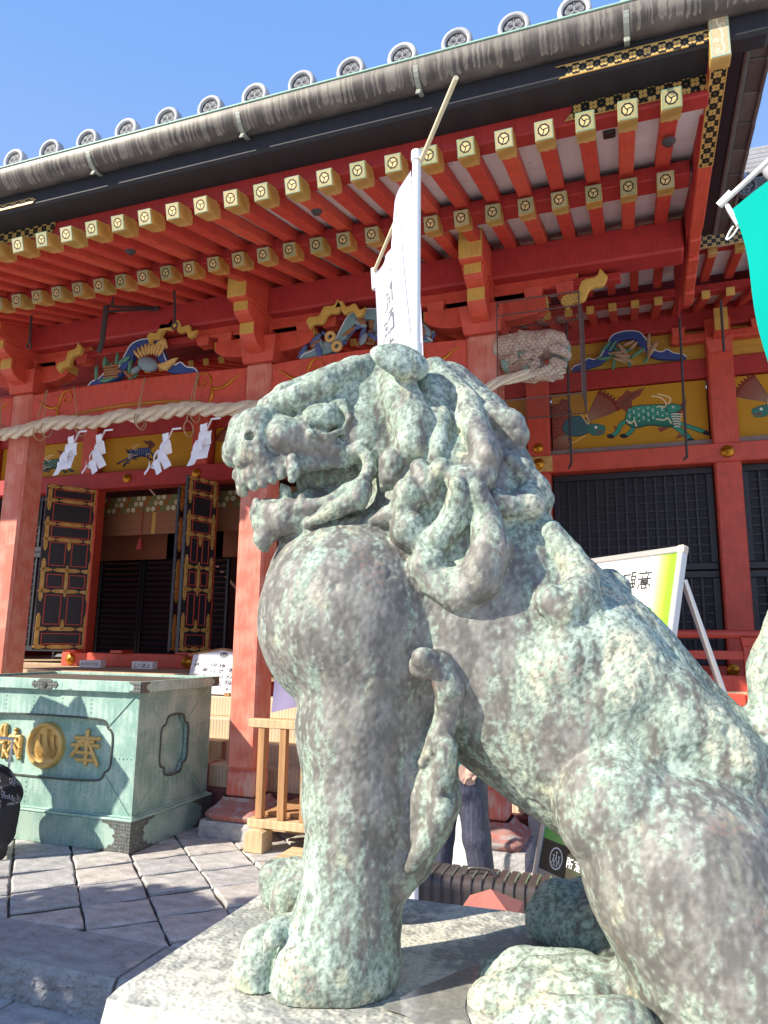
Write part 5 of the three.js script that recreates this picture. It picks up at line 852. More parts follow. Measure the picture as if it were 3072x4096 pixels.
// ---------------------------------------------------------------- copper clad offering box
const patT = (seedv, tone) => colTex(512, (u, v) => { const f = fbm(u * 5, v * 4, seedv, 5, 4 + 1), s = fbm(u * 42, v * 3, seedv + 3, 3, 3), g = fbm(u * 50, v * 50, seedv + 7, 2, 50), st = sst(0.1, 0.4, fbm(u * 5, v * 3, seedv + 9, 4, 1)); let c = mix3([0.22, 0.38, 0.315], [0.42, 0.56, 0.47], sst(-0.35, 0.35, f + 0.55 * s + 0.4 * g)); c = mix3(c, [0.30, 0.27, 0.235], st * 0.55); return c.map((x) => x * tone); });
const copper = std([1, 1, 1], 0.6, { map: patT(131, 1.0) }), copperB = std([1, 1, 1], 0.6, { map: patT(141, 1.05) }), copperC = std([1, 1, 1], 0.6, { map: patT(151, 0.86) });
const fitting = std([0.16, 0.165, 0.155], 0.5, { metalness: 0.3, map: colTex(256, (u, v) => { const s = Math.max(Math.abs(Math.sin(u * 100)), 0) * Math.max(Math.abs(Math.sin(v * 100)), 0), f = fbm(u * 6, v * 6, 161, 4, 6); const k = 0.75 + 0.6 * s + 0.5 * f; return [k * 0.8, k * 0.82, k * 0.78]; }), bumpMap: grayTex(256, (u, v) => Math.abs(Math.sin(u * 100)) * Math.abs(Math.sin(v * 100))), bumpScale: 0.003 });
{ const X0 = -6.58, X1 = -4.432, ZF = -5.765, ZB = -6.98, cx = -5.507;
  const box = thing('offering_box', 'large green copper clad offering box with gilt characters and round gilt crest', 'offering box', [cx, 0, -6.37]);
  const O = (n, g, m, p = box) => { const gs = (Array.isArray(g) ? g : [g]).map((q) => q.translate(-cx, 0, 6.37)); return obj(n, gs, m, p); };
  O('base', [bxs(-6.62, -4.394, 0, 0.262, -7.02, -5.722, 0.006)], copperC);
  O('base_moulding', [bxs(-6.628, -4.386, 0.264, 0.288, -7.028, -5.714, 0.008), bxs(-6.60, -4.412, 0.289, 0.302, -7.0, -5.742, 0.005)], copperB);
  const right = [[-4.87, 1.14], [-4.80, 1.125], [-4.772, 1.09], [-4.765, 1.062], [-4.735, 1.05], [-4.708, 1.01], [-4.70, 0.865], [-4.708, 0.72], [-4.735, 0.68], [-4.765, 0.668], [-4.772, 0.64], [-4.80, 0.605], [-4.87, 0.588]];
  const mold = (p, o = 0) => [...p, ...p.map(([x, y]) => [2 * cx - x, y]).reverse()];
  const frontHole = mold(right);
  O('front_panel', extr([[X0, 0.30], [X1 - 0.012, 0.30], [X1 - 0.012, 1.40], [X0, 1.40]], 0.045, 0.0, [frontHole]).translate(0, 0, ZF - 0.045), copper);
  O('inset_panel', bxs(-6.4, -4.64, 0.52, 1.2, ZF - 0.06, ZF - 0.047, 0.002), copperB);
  O('inset_frame', tube(frontHole.map(([x, y]) => V(x, y, ZF + 0.002)), 0.011, 180, 6, true), fitting);
  const sideHole = [[0.075, 0.285], [0.135, 0.265], [0.155, 0.21], [0.16, 0.20], [0.205, 0.185], [0.225, 0.14], [0.228, 0], [0.225, -0.14], [0.205, -0.185], [0.16, -0.20], [0.155, -0.21], [0.135, -0.265], [0.075, -0.285]]; const sh = [...sideHole, ...sideHole.map(([a, b]) => [-a, b]).reverse()];
  const sideBack = (g) => g.rotateY(Math.PI / 2).translate(0, 0, 0);
  O('side_panel', sideBack(extr([[0, 0.30], [1.215, 0.30], [1.215, 1.40], [0, 1.40]].map(([a, b]) => [a, b]), 0.045, 0, [sh.map(([a, b]) => [a + 0.585, b + 0.87])])).translate(X1 - 0.045, 0, ZF - 0.001), copperC);
  O('side_inset', bxs(X1 - 0.075, X1 - 0.062, 0.5, 1.25, ZB + 0.05, ZF - 0.1, 0.002), copperB);
  O('side_frame', tube(sh.map(([a, b]) => V(X1 + 0.002, b + 0.87, ZF - 0.586 - a)), 0.012, 140, 6, true), fitting);
  O('back_panel', [bxs(X0, X1 - 0.05, 0.30, 1.40, ZB, ZB + 0.04, 0.003), bxs(X0 - 0.001, X0 + 0.04, 0.30, 1.40, ZB, ZF - 0.05, 0.003)], copperC);
  const seam = [], riv = []; const rv = (x, y, z) => riv.push(new THREE.SphereGeometry(0.0075, 6, 4).translate(x, y, z));
  const line = (a, b, n, zz) => { seam.push(bar(a, b, 0.006, 0.016, 0.001, V(0, 0, 1))); for (let i = 0; i < n; i++) { const p = a.clone().lerp(b, (i + 0.5) / n); rv(p.x, p.y, p.z); } };
  for (const s of [1, -1]) { const m = (x) => s > 0 ? x : 2 * cx - x; line(V(m(-4.46), 1.385, ZF + 0.001), V(m(-4.76), 1.08, ZF + 0.001), 9); line(V(m(-4.46), 0.315, ZF + 0.001), V(m(-4.76), 0.65, ZF + 0.001), 9); for (let i = 0; i < 6; i++) rv(m(-4.48 - i * 0.045), 0.80, ZF + 0.001); for (const x of [-4.98, -5.33]) for (let i = 0; i < 5; i++) { rv(m(x), 1.2 + i * 0.04, ZF); rv(m(x), 0.34 + i * 0.045, ZF); } }
  for (const s of [1, -1]) { const zz = (a) => ZF - 0.586 - s * a; line(V(X1 + 0.001, 1.385, zz(0.55)), V(X1 + 0.001, 1.09, zz(0.19)), 10); line(V(X1 + 0.001, 0.315, zz(0.55)), V(X1 + 0.001, 0.65, zz(0.19)), 10); for (let i = 0; i < 6; i++) rv(X1 + 0.001, 0.83, zz(0.28 + i * 0.045)); } for (let i = 0; i < 5; i++) { rv(X1 + 0.001, 1.2 + i * 0.04, ZF - 0.6); rv(X1 + 0.001, 0.34 + i * 0.05, ZF - 0.6); }
  O('seam', seam, copperC); kind(O('rivet', riv, copperC), 'stuff');
  O('rim', [bxs(-6.635, -4.38, 1.398, 1.502, -5.755, -5.705, 0.006), bxs(-6.635, -4.38, 1.398, 1.502, -7.035, -6.985, 0.006), bxs(-6.634, -6.585, 1.399, 1.501, -6.983, -5.757, 0.006), bxs(-4.43, -4.381, 1.399, 1.501, -6.983, -5.757, 0.006)], copperB);
  const slat = std([0.085, 0.06, 0.045], 0.7); O('hopper', bxs(-6.53, -4.48, 1.30, 1.33, -6.93, -5.81, 0.003), black); for (let i = 0; i < 14; i++) O('slat', bxs(-6.58, -4.435, 1.43, 1.478, -6.96 + i * 0.086, -6.91 + i * 0.086, 0.006), slat);
  const cplate = (s) => [[0, 0], [0.33 * s, 0], [0.31 * s, 0.025], [0.25 * s, 0.03], [0.235 * s, 0.06], [0.19 * s, 0.065], [0.17 * s, 0.11], [0.20 * s, 0.14], [0.17 * s, 0.165], [0.19 * s, 0.2], [0.235 * s, 0.205], [0.25 * s, 0.235], [0.32 * s, 0.245], [0.335 * s, 0.268], [0, 0.268]];
  const curl = (x, y, r, f, tr) => { const p = []; for (let i = 0; i <= 16; i++) { const a = f * i * 0.42, q = r * (1 - i / 20); p.push(tr(x + q * Math.cos(a), y + q * Math.sin(a))); } return taper(p, [0.004, 0.008, 0.005], 5, 2); };
  const tf = (x, y) => V(-4.394 - x, y, -5.716), ts = (x, y) => V(-4.388, y, -5.722 - x);
  for (const [pts, g] of [[cplate(-1), (q) => q.translate(-4.392, 0.0, -5.7215)], [cplate(1), (q) => q.rotateY(Math.PI / 2).translate(-4.394, 0, -5.72)], [cplate(1), (q) => q.translate(-6.622, 0, -5.7215)], [cplate(-1), (q) => q.rotateY(Math.PI / 2).translate(-4.394, 0, -7.02)]]) O('corner_fitting', g(extr(pts, 0.007, 0.002)), fitting);
  O('engraved_scroll', [[0.07, 0.12, 0.05, 1], [0.09, 0.045, 0.03, -1], [0.08, 0.215, 0.03, 1], [0.15, 0.03, 0.025, 1], [0.16, 0.235, 0.022, -1]].flatMap(([x, y, r, f]) => [curl(x, y, r, f, tf), curl(x, y, r, -f, ts)]), std([0.20, 0.23, 0.21], 0.5));
  const rp = (s) => [[0, 0], [0.135 * s, 0], [0.12 * s, 0.02], [0.09 * s, 0.025], [0.075 * s, 0.05], [0.09 * s, 0.075], [0.12 * s, 0.08], [0.135 * s, 0.1], [0, 0.1]];
  O('corner_fitting', extr(rp(-1), 0.006, 0.002).translate(-4.379, 1.40, -5.7045), fitting); O('corner_fitting', extr(rp(1), 0.006, 0.002).rotateY(Math.PI / 2).translate(-4.3795, 1.40, -5.705), fitting); O('corner_fitting', extr(rp(-1), 0.006, 0.002).rotateY(Math.PI / 2).translate(-4.3795, 1.40, -7.033), fitting);
  O('rim_fitting', [extr(spline([[-0.16, 0.05], [-0.13, 0.085], [-0.10, 0.07], [-0.08, 0.095], [0, 0.102], [0.08, 0.095], [0.10, 0.07], [0.13, 0.085], [0.16, 0.05], [0.13, 0.015], [0.10, 0.03], [0.08, 0.005], [0, -0.002], [-0.08, 0.005], [-0.10, 0.03], [-0.13, 0.015]]), 0.008, 0.002).translate(cx, 1.4, -5.7045), lathe([[0, 0.012], [0.03, 0.012], [0.034, 0]], 16).rotateX(Math.PI / 2).translate(cx, 1.45, -5.697)], fitting);
  // round crest: three fishing nets hung from poles
  const cr = O('crest', [lathe([[0, 0.0], [0.172, 0.0], [0.176, 0.03], [0.19, 0.045], [0.21, 0.04], [0.218, 0.022], [0.218, -0.02]], 48).rotateX(Math.PI / 2).translate(cx, 0.865, ZF - 0.03)], gold);
  const nets = []; for (const [x, top, w, n] of [[0, 0.135, 0.10, 9], [-0.085, 0.085, 0.085, 6], [0.085, 0.085, 0.085, 6]]) { const by = -0.13 + (x ? 0.0 : -0.005); nets.push(bxs(cx + x - 0.02, cx + x + 0.02, 0.865 + top, 0.865 + top + 0.01, ZF - 0.022, ZF - 0.005, 0.002)); for (let i = 0; i <= n; i++) { const t = i / n * 2 - 1, p = []; for (let k = 0; k <= 6; k++) { const q = k / 6; p.push(V(cx + x + t * w * (0.08 + 0.92 * q ** 2.2), 0.865 + mix(top, by + 0.035 * Math.abs(t) ** 2, q), ZF - 0.012 + (x ? -0.008 : 0))); } const e = p.filter((v) => Math.hypot(v.x - cx, v.y - 0.865) < 0.168); if (e.length > 2) nets.push(taper(e, [0.0022, 0.003, 0.003], 5, 1)); } for (let k = 1; k < 9; k++) { const q = k / 9, p = []; for (let i = 0; i <= 6; i++) { const t = i / 3 - 1; p.push(V(cx + x + t * w * (0.08 + 0.92 * q ** 2.2), 0.865 + mix(top, by + 0.035 * t * t, q), ZF - 0.014 + (x ? -0.008 : 0))); } const e = p.filter((v) => Math.hypot(v.x - cx, v.y - 0.865) < 0.168); if (e.length > 2) nets.push(taper(e, [0.0018, 0.0018], 4, 1)); } }
  O('crest_net', nets, gold);
  // the two big gilt characters
  const kanji = (ch, x, y, s) => { const gs = []; for (const st of GLYPH[ch].split(' ')) { const p = []; for (let i = 0; i + 1 < st.length; i += 2) p.push(V(x + (+st[i] / 9 - 0.5) * s, y + (0.5 - +st[i + 1] / 9) * s, ZF - 0.028)); for (let i = 0; i + 1 < p.length; i++) gs.push(taper([p[i], p[i].clone().lerp(p[i + 1], 0.5), p[i + 1]], [0.023, 0.019, 0.022], 8, 2)); for (const q of p) gs.push(new THREE.SphereGeometry(0.023, 8, 6).translate(q.x, q.y, q.z)); } return gs; };
  O('gilt_character', kanji('奉', -5.035, 0.875, 0.30), gold); O('gilt_character', kanji('納', -5.98, 0.875, 0.30), gold);
}
// ---------------------------------------------------------------- sacred rope, its ties and paper streamers
{ const path = [[-9.6, 4.42, -6.48], [-8.4, 4.32, -6.46], [-7.29, 4.339, -6.45], [-6.9, 4.362, -6.45], [-6.44, 4.413, -6.45], [-6.04, 4.384, -6.45], [-5.78, 4.37, -6.45], [-5.505, 4.415, -6.45], [-5.23, 4.39, -6.45], [-4.6, 4.41, -6.45], [-4.18, 4.354, -6.45], [-3.7, 4.348, -6.47], [-3.0, 4.32, -6.5], [-2.2, 4.25, -6.5], [-1.7, 4.21, -6.48], [-1.321, 4.256, -6.44], [-1.118, 4.333, -6.44], [-0.883, 4.392, -6.5], [-0.653, 4.45, -6.6], [-0.56, 4.475, -6.66]].map((p) => V(...p));
  const curve = new THREE.CatmullRomCurve3(path, false, 'centripetal'), N = 520, L = curve.getLength();
  const strands = [0, 1, 2].map((s) => { const pos = [], idx = [], uv = [], rad = 9;
    for (let i = 0; i <= N; i++) { const t = i / N, c = curve.getPointAt(t), tn = curve.getTangentAt(t), up = V(0, 1, 0).addScaledVector(tn, -tn.y).normalize(), sd = new THREE.Vector3().crossVectors(tn, up), k = 1 - 0.36 * sst(0.72, 0.86, t) + 0.05 * Math.sin(t * 40), a = t * L / (0.46 + 0.12 * k) * 2 * Math.PI + s * 2.0944, R = 0.040 * k, r = 0.046 * k;
      const cc = c.clone().addScaledVector(up, Math.cos(a) * R).addScaledVector(sd, -Math.sin(a) * R);
      for (let j = 0; j < rad; j++) { const b = j / rad * 2 * Math.PI; const p = cc.clone().addScaledVector(up, Math.cos(b) * r).addScaledVector(sd, Math.sin(b) * r); pos.push(p.x, p.y, p.z); uv.push(j / rad, t * L * 2.2 + j / rad * 0.55); } }
    for (let i = 0; i < N; i++) for (let j = 0; j < rad; j++) { const a = i * rad + j, b = i * rad + (j + 1) % rad; idx.push(a, a + rad, b, b, a + rad, b + rad); }
    const g = new THREE.BufferGeometry(); g.setAttribute('position', new THREE.Float32BufferAttribute(pos, 3)); g.setAttribute('uv', new THREE.Float32BufferAttribute(uv, 2)); g.setIndex(idx); g.computeVertexNormals(); return g; });
  const hemp = std([1, 1, 1], 0.9, { map: colTex(256, (u, v) => { const r = fbm(u * 6, v * 40, 171, 3, 2), f = fbm(u * 4, v * 4, 172, 4, 4), s = sst(0.15, 0.35, fbm(u * 6, v * 6, 174, 4, 6)); return mix3(mix3([0.56, 0.44, 0.31], [0.76, 0.66, 0.52], sst(-0.3, 0.3, r + 0.6 * f)), [0.42, 0.27, 0.17], s * 0.5); }), bumpMap: grayTex(256, (u, v) => 0.5 + fbm(u * 6, v * 60, 176, 3, 2)), bumpScale: 0.006 });
  const rope = tag(obj('sacred_rope', strands, hemp), 'thick twisted straw rope hung across the pillars of the shrine porch', 'rope');
  const twine = std([0.45, 0.31, 0.17], 0.9), ends = [];
  for (const [a, b] of [[[385, 335], [300, 640]], [[395, 335], [362, 610]], [[615, 305], [650, 600]], [[1208, 232], [1135, 530]], [[1200, 232], [1150, 545]], [[1640, 188], [1545, 600]], [[1650, 190], [1600, 480]], [[20, 390], [5, 640]]]) { const p = at(a[0] * 0.4822, 1400 + a[1] * 0.4822, 'z', -6.61), q = at(b[0] * 0.4822, 1400 + b[1] * 0.4822, 'z', -6.40); obj('tie_cord', [tube([p, p.clone().lerp(q, 0.5).add(V(0.01, 0, 0.02)), q], 0.007, 8, 5), new THREE.TorusGeometry(0.088, 0.007, 5, 20).rotateY(Math.PI / 2).translate(q.x, q.y - 0.06, -6.45)], twine, rope); }
  for (const [a, b] of [[[1290, 1560], [1272, 1640]], [[1745, 1480], [1760, 1560]]]) { const p = at(a[0], a[1], 'z', -6.61), q = at(b[0], b[1], 'z', -6.45); obj('tie_cord', [tube([p, q], 0.007, 4, 5)], twine, rope); }
  const paper = std([0.84, 0.84, 0.88], 0.85); paper.side = THREE.DoubleSide;
  const where = ['leftmost, beside the red pillar', 'second from the left, fanned out like a bow', 'third from the left, before the dark opening', 'nearest to the nose of the lion'];
  [[302, 1740, 255, 1915], [405, 1735, 375, 1920], [675, 1730, 630, 1895], [830, 1690, 795, 1895]].forEach(([x0, y0, x1, y1], i) => {
    const p = at(x0, y0, 'z', -6.40), q = at(x1, y1, 'z', -6.40), t = thing('paper_streamer', `white folded paper streamer on the rope, ${where[i]}`, 'paper streamer', [p.x, p.y, p.z], 0, undefined);
    const dx = q.x - p.x, H = 0.44, sheets = [[-0.01, -0.10, 0.11, 0.15], [0.02, -0.18, 0.14, 0.13], [-0.015, -0.26, 0.15, 0.13], [0.03, -0.34, 0.15, 0.14], [-0.04, -0.40, 0.12, 0.15]];
    obj('paper_stem', [bar(V(0.05, 0.03, 0), V(-0.005, -0.1, 0.01), 0.03, 0.004, 0.001), bx(0.12, 0.02, 0.004, 0.10, 0.035, 0)], paper, t);
    sheets.forEach(([x, y, w, h], k) => { const f = i === 1 || i === 2 ? 1.0 : 0; for (const s of f ? [-1, 1] : [0]) { const g = new THREE.PlaneGeometry(w * (f ? 0.62 : 1), h * 1.1, 5, 5), P = g.attributes.position; for (let j = 0; j < P.count; j++) { const u = P.getX(j) / w, v = P.getY(j) / h; P.setXYZ(j, P.getX(j) + 0.12 * P.getY(j), P.getY(j) + 0.10 * u * h, 0.05 * u * u + 0.02 * Math.sin(v * 3 + k)); } g.computeVertexNormals(); obj('folded_sheet', g.applyMatrix4(M4(x * 1.2 + dx * (-y / H) + s * (0.02 + 0.014 * k), y, 0.012 * k + 0.015 * s, 0, 0.25 * (k % 2 ? 1 : -1) + s * 0.5, 0.06 * (k % 2 ? 1 : -1) + s * (0.2 + 0.1 * k))), paper, t); } });
  });
}
// ---------------------------------------------------------------- wire cage with a carved lion head that bites the rope
{ const cg = thing('wire_cage', 'rusty wire mesh cage around the carved lion at the top of the pillar', 'cage', [-0.77, 4.15, -6.78]);
  const x0 = -0.38, x1 = 0.39, y0 = 0.0, y1 = 1.0, z0 = -0.3, z1 = 0.31, rust = std([0.12, 0.075, 0.065], 0.75), fr = [];
  const Cn = (x, y, z) => V(x, y, z), E = []; for (const [a, b] of [[[x0, y0, z1], [x1, y0, z1]], [[x0, y1, z1], [x1, y1, z1]], [[x0, y0, z1], [x0, y1, z1]], [[x1, y0, z1], [x1, y1, z1]], [[x1, y0, z0], [x1, y1, z0]], [[x1, y0, z0], [x1, y0, z1]], [[x1, y1, z0], [x1, y1, z1]], [[x0, y0, z0], [x1, y0, z0]], [[x0, y1, z0], [x1, y1, z0]], [[x0, y0, z0], [x0, y0, z1]], [[x0, y1, z0], [x0, y1, z1]], [[x0, 0.86, z1], [x1, 0.86, z1]], [[x1, 0.86, z0], [x1, 0.86, z1]]]) fr.push(rod(Cn(...a), Cn(...b), 0.007, 6));
  obj('cage_frame', fr, rust, cg);
  const mesh = (o, ex, ey, w, h, nm) => { const gs = [], s = 0.042; const nx = Math.ceil(w / s), ny = Math.ceil(h / (s * 0.75)); const P = (u, v) => o.clone().addScaledVector(ex, clamp(u, 0, w)).addScaledVector(ey, clamp(v, 0, h)); for (let j = 0; j <= ny; j++) for (let i = 0; i <= nx; i++) { const u = (i + (j & 1 ? 0.5 : 0)) * s, v = j * s * 0.75; gs.push([P(u, v), P(u + s / 2, v + s * 0.25)], [P(u, v), P(u - s / 2, v + s * 0.25)], [P(u + s / 2, v + s * 0.25), P(u + s / 2, v + s * 0.75)]); } const out = gs.filter(([a, b]) => a.distanceTo(b) > 0.004).map(([a, b]) => new THREE.CylinderGeometry(0.0016, 0.0016, a.distanceTo(b), 3, 1, true).applyQuaternion(new THREE.Quaternion().setFromUnitVectors(V(0, 1, 0), b.clone().sub(a).normalize())).translate((a.x + b.x) / 2, (a.y + b.y) / 2, (a.z + b.z) / 2)); kind(obj(nm, out, rust, cg), 'stuff'); };
  const ux = V(1, 0, 0), uy = V(0, 1, 0), uz = V(0, 0, 1);
  mesh(V(x0, y0, z1), ux, uy, x1 - x0, y1 - y0, 'wire_mesh'); mesh(V(x1, y0, z0), uz, uy, z1 - z0, y1 - y0, 'wire_mesh'); mesh(V(x0, y0, z0), ux, uz, x1 - x0, z1 - z0, 'wire_mesh');
  const B = new Body(), K = (x, y, z = -6.7) => at(1900 + x * 0.7064, 1000 + y * 0.7064, 'z', z), c = (pts, k = 0.015, sub = false) => { const q = pts.map((p) => K(p[0], p[1], p[3])), r = pts.map((p, i) => p[2] * 0.7064 * depthOf(q[i]) / FP); q.length > 1 ? B.chain(q, r, k, sub) : B.ball(q[0], r[0], k, sub); };
  c([[170, 560, 80], [280, 540, 80], [400, 540, 85]], 0.03); c([[420, 530, 80], [480, 560, 60], [510, 600, 36]], 0.02); c([[200, 640, 60], [300, 640, 60], [380, 690, 50]], 0.02);
  c([[430, 490, 40, -6.6], [480, 500, 34, -6.6], [515, 540, 20, -6.62]]); c([[440, 560, 26, -6.56], [490, 570, 26, -6.57], [530, 600, 18, -6.6]]); c([[450, 640, 34, -6.62], [500, 650, 24, -6.62]]);
  for (const [x, y] of [[235, 540], [305, 515], [362, 505], [290, 590], [352, 572], [212, 606], [258, 488], [200, 510], [335, 640]]) { c([[x, y, 17, -6.555]], 0.004); c([[x - 27, y + 4, 9, -6.575], [x - 6, y + 29, 10, -6.57], [x + 26, y + 12, 10, -6.57], [x + 22, y - 18, 9, -6.575], [x - 6, y - 28, 8, -6.58]], 0.003); }
  c([[330, 720, 30, -6.6], [400, 715, 26, -6.58], [440, 735, 14, -6.56]]); c([[410, 690, 20, -6.62], [450, 720, 18, -6.6], [490, 720, 14, -6.58]]); c([[280, 730, 22, -6.6], [340, 745, 12, -6.6]]); c([[470, 545, 12, -6.54]], 0.004);
  const g = paint(B.mesh(0.006, (x, y, z) => 0.001 * noise(x * 60, y * 60, z * 60)), (p, n) => { if (n.z > 0.2 && p.z > -6.60) { const t = sst(-0.2, 0.25, fbm(p.x * 30, p.y * 30, p.z * 30, 2)); return [...mix3([0.52, 0.37, 0.27], [0.62, 0.50, 0.42], t), 0.5]; } const q = fbm(p.x * 9, p.y * 9, p.z * 9, 3), h = sst(-0.02, 0.08, q + (p.x > -0.62 ? 0.12 : -0.06) - (p.y > 4.72 ? 0.1 : 0)), f = fbm(p.x * 50, p.y * 50, p.z * 50, 2); let col = mix3([0.34, 0.20, 0.15], [0.50, 0.36, 0.28], sst(-0.2, 0.3, f)); col = mix3(col, [0.22, 0.45, 0.40], h * 0.85); return [...mix3(col, [0.5, 0.42, 0.36], sst(0.2, 0.4, f) * 0.6), 0.5]; });
  tag(obj('carved_lion_beam_end', g, std([1, 1, 1], 0.75, { vertexColors: true }), scene, null), 'carved wooden lion with curly mane inside the wire cage, rope in its mouth', 'carving');
}
// ---------------------------------------------------------------- iron rods that hang from the eaves
const hangRod = (label, pts, ring) => { const t = thing('hanging_rod', label, 'iron rod', pts[0].toArray()); const q = pts.map((p) => p.clone().sub(pts[0])); const gs = []; for (let i = 0; i + 1 < q.length; i++) gs.push(rod(q[i], q[i + 1], 0.014, 8)); obj('rod', gs, iron, t); const e = q[q.length - 1]; if (ring) obj('ring', [new THREE.TorusGeometry(0.035, 0.01, 6, 16).translate(e.x, e.y - 0.035, e.z)], iron, t); return t; };
hangRod('dark iron rod with a hook end hanging beside the wire cage', [at(2265, 1290, 'z', -8.3), at(2275, 1600, 'z', -8.3), at(2286, 1850, 'z', -8.3), at(2276, 1872, 'z', -8.2)]);
hangRod('dark iron rod crossing the painted running beast on the yellow frieze', [at(2715, 1212, 'z', -8.3), at(2731, 1530, 'z', -8.3), at(2748, 1828, 'z', -8.3), at(2736, 1838, 'z', -8.2)]);
hangRod('short dark iron rod in front of the ochre bracket beside the teal flag', [at(2882, 1200, 'z', -8.3), at(2896, 1405, 'z', -8.3)]);
hangRod('iron rod with a ring at the far left under the rafters', [at(128, 1240, 'z', -6.0), at(118, 1370, 'z', -6.0)], true); hangRod('iron rod with a ring under the rafters right of the lamp arm', [at(697, 1125, 'z', -6.0), at(699, 1290, 'z', -6.0)], true);
{ const o = at(425, 1235, 'z', -6.0), t = thing('lamp_arm', 'dark iron bracket arm under the rafters above the carved phoenix', 'bracket arm', o.toArray()), p = (x, y, z = -6.0) => at(x, y, 'z', z).sub(o); obj('arm', [rod(p(425, 1225), p(410, 1360), 0.03, 8), rod(p(425, 1225), p(620, 1232, -6.5), 0.014, 6), rod(p(430, 1245), p(620, 1236, -6.5), 0.014, 6), rod(p(450, 1185), p(450, 1230), 0.016, 6), rod(p(410, 1360), p(395, 1410), 0.028, 8)], iron, t); obj('mount', [bx(0.12, 0.05, 0.05, p(618, 1234, -6.5).x, p(618, 1234, -6.5).y, p(618, 1234, -6.5).z)], iron, t); }
// ---------------------------------------------------------------- signs
const alu = std([0.62, 0.62, 0.60], 0.35, { metalness: 0.55 });
{ const A = 0.795, T = 0.2525, W = 1.097, H = 2.642, s = thing('sign_board', 'tall green and white prayer notice board in a silver frame leaning back behind the lion', 'sign board', [-0.87, 0.08, -6.153], -A);
  const tilt = part('board', s); tilt.rotation.x = -T;
  const poster = canvasTex(820, 1976, (c, w, h) => {
    let g = c.createLinearGradient(0, 0, w, 0); g.addColorStop(0, '#f6f4f2'); g.addColorStop(0.74, '#f6f6f0'); g.addColorStop(0.86, '#c9ef70'); g.addColorStop(0.93, '#8fdc2c'); g.addColorStop(1, '#86d324'); c.fillStyle = g; c.fillRect(0, 0, w, h);
    c.strokeStyle = '#2a2b2e'; for (const [i, ch] of [...'祈祷願意'].entries()) glyph(c, ch, 96 + i * 138, 96, 108, 11);
    c.strokeStyle = '#3f9a42'; c.lineWidth = 7; c.beginPath(); c.roundRect(90, 330, 570, 1000, 26); c.stroke();
    c.fillStyle = '#46b449'; c.beginPath(); c.roundRect(190, 285, 250, 92, 22); c.fill(); c.strokeStyle = '#fff'; glyph(c, '所', 208, 300, 60, 8); glyph(c, '祈', 286, 300, 60, 8); glyph(c, '願', 358, 300, 60, 8);
    c.strokeStyle = '#3c3c3f'; ['家内安全', '交通安全', '社内安全', '心願成就', '病気全成', '開運成就', '入学成就'].forEach((t, i) => { column(c, t, 580 - i * 68, 400, 44, 14, 5); column(c, i % 2 ? '安全祈願' : '心願成就', 572 - i * 68, 690, 42, 12, 5); });
    g = c.createLinearGradient(0, 1380, w, 1780); g.addColorStop(0, '#4fae3c'); g.addColorStop(0.5, '#a8d883'); g.addColorStop(1, '#eef4e2'); c.fillStyle = g; c.fillRect(0, 1400, w, 400);
    c.save(); c.rotate(0.02); c.fillStyle = '#f2f3f6'; c.fillRect(110, 1430, 330, 230); c.fillStyle = '#70757c'; for (let j = 0; j < 5; j++) for (let i = 0; i < 11; i++) c.fillRect(130 + i * 27, 1560 + j * 18 - 90 * (j > 2 ? 0 : 0), 16, 8); c.restore();
    c.fillStyle = '#3d3b31'; c.fillRect(0, 1775, w, 175); g = c.createLinearGradient(300, 0, 760, 0); g.addColorStop(0, 'rgba(80,150,60,0)'); g.addColorStop(1, '#5aa83e'); c.fillStyle = g; c.fillRect(300, 1775, w - 300, 175);
    c.strokeStyle = '#eef2f4'; c.lineWidth = 9; c.beginPath(); c.arc(150, 1862, 58, 0, 7); c.stroke(); for (const [x, y] of [[125, 1850], [150, 1830], [178, 1850]]) { c.lineWidth = 6; c.beginPath(); c.moveTo(x - 20, 1905); c.quadraticCurveTo(x, y + 30, x, y); c.quadraticCurveTo(x, y + 30, x + 20, 1905); c.stroke(); c.fillStyle = '#eef2f4'; c.fillRect(x - 9, y - 6, 18, 7); } c.strokeStyle = '#eef2f4'; [...'浅草開運'].forEach((ch, i) => glyph(c, ch === '浅' ? '所' : ch === '草' ? '京' : ch, 250 + i * 74, 1825, 56, 7));
    c.fillStyle = '#b9b3a8'; c.fillRect(0, 1950, w, 26);
  });
  uvKeep('poster', decal(W - 0.10, H - 0.10, W / 2, H / 2, 0.012, 0, 0, 0.006), std([0.95, 0.95, 0.95], 0.45, { map: poster }), tilt);
  obj('backing', bxs(0.03, W - 0.03, 0.03, H - 0.03, -0.012, 0.008, 0.002), std([0.5, 0.5, 0.5], 0.7), tilt);
  obj('frame_rail', bxs(0, 0.052, 0, H, -0.03, 0.032, 0.006), alu, tilt); obj('frame_rail', bxs(W - 0.052, W, 0, H, -0.03, 0.032, 0.006), alu, tilt); obj('frame_rail', bxs(0.053, W - 0.053, H - 0.052, H, -0.03, 0.03, 0.006), alu, tilt); obj('frame_rail', bxs(0.053, W - 0.053, 0, 0.05, -0.03, 0.03, 0.006), alu, tilt);
  obj('corner_cap', bxs(W - 0.062, W + 0.006, H - 0.062, H + 0.006, -0.034, 0.036, 0.012), std([0.72, 0.62, 0.48], 0.6), tilt);
  for (const x of [0.05, W - 0.02]) obj('rear_leg', [bar(V(x, H * 0.9 * Math.cos(T), -H * 0.9 * Math.sin(T) - 0.04), V(x + 0.1, 0, -1.45), 0.05, 0.032, 0.004)], alu, s);
}
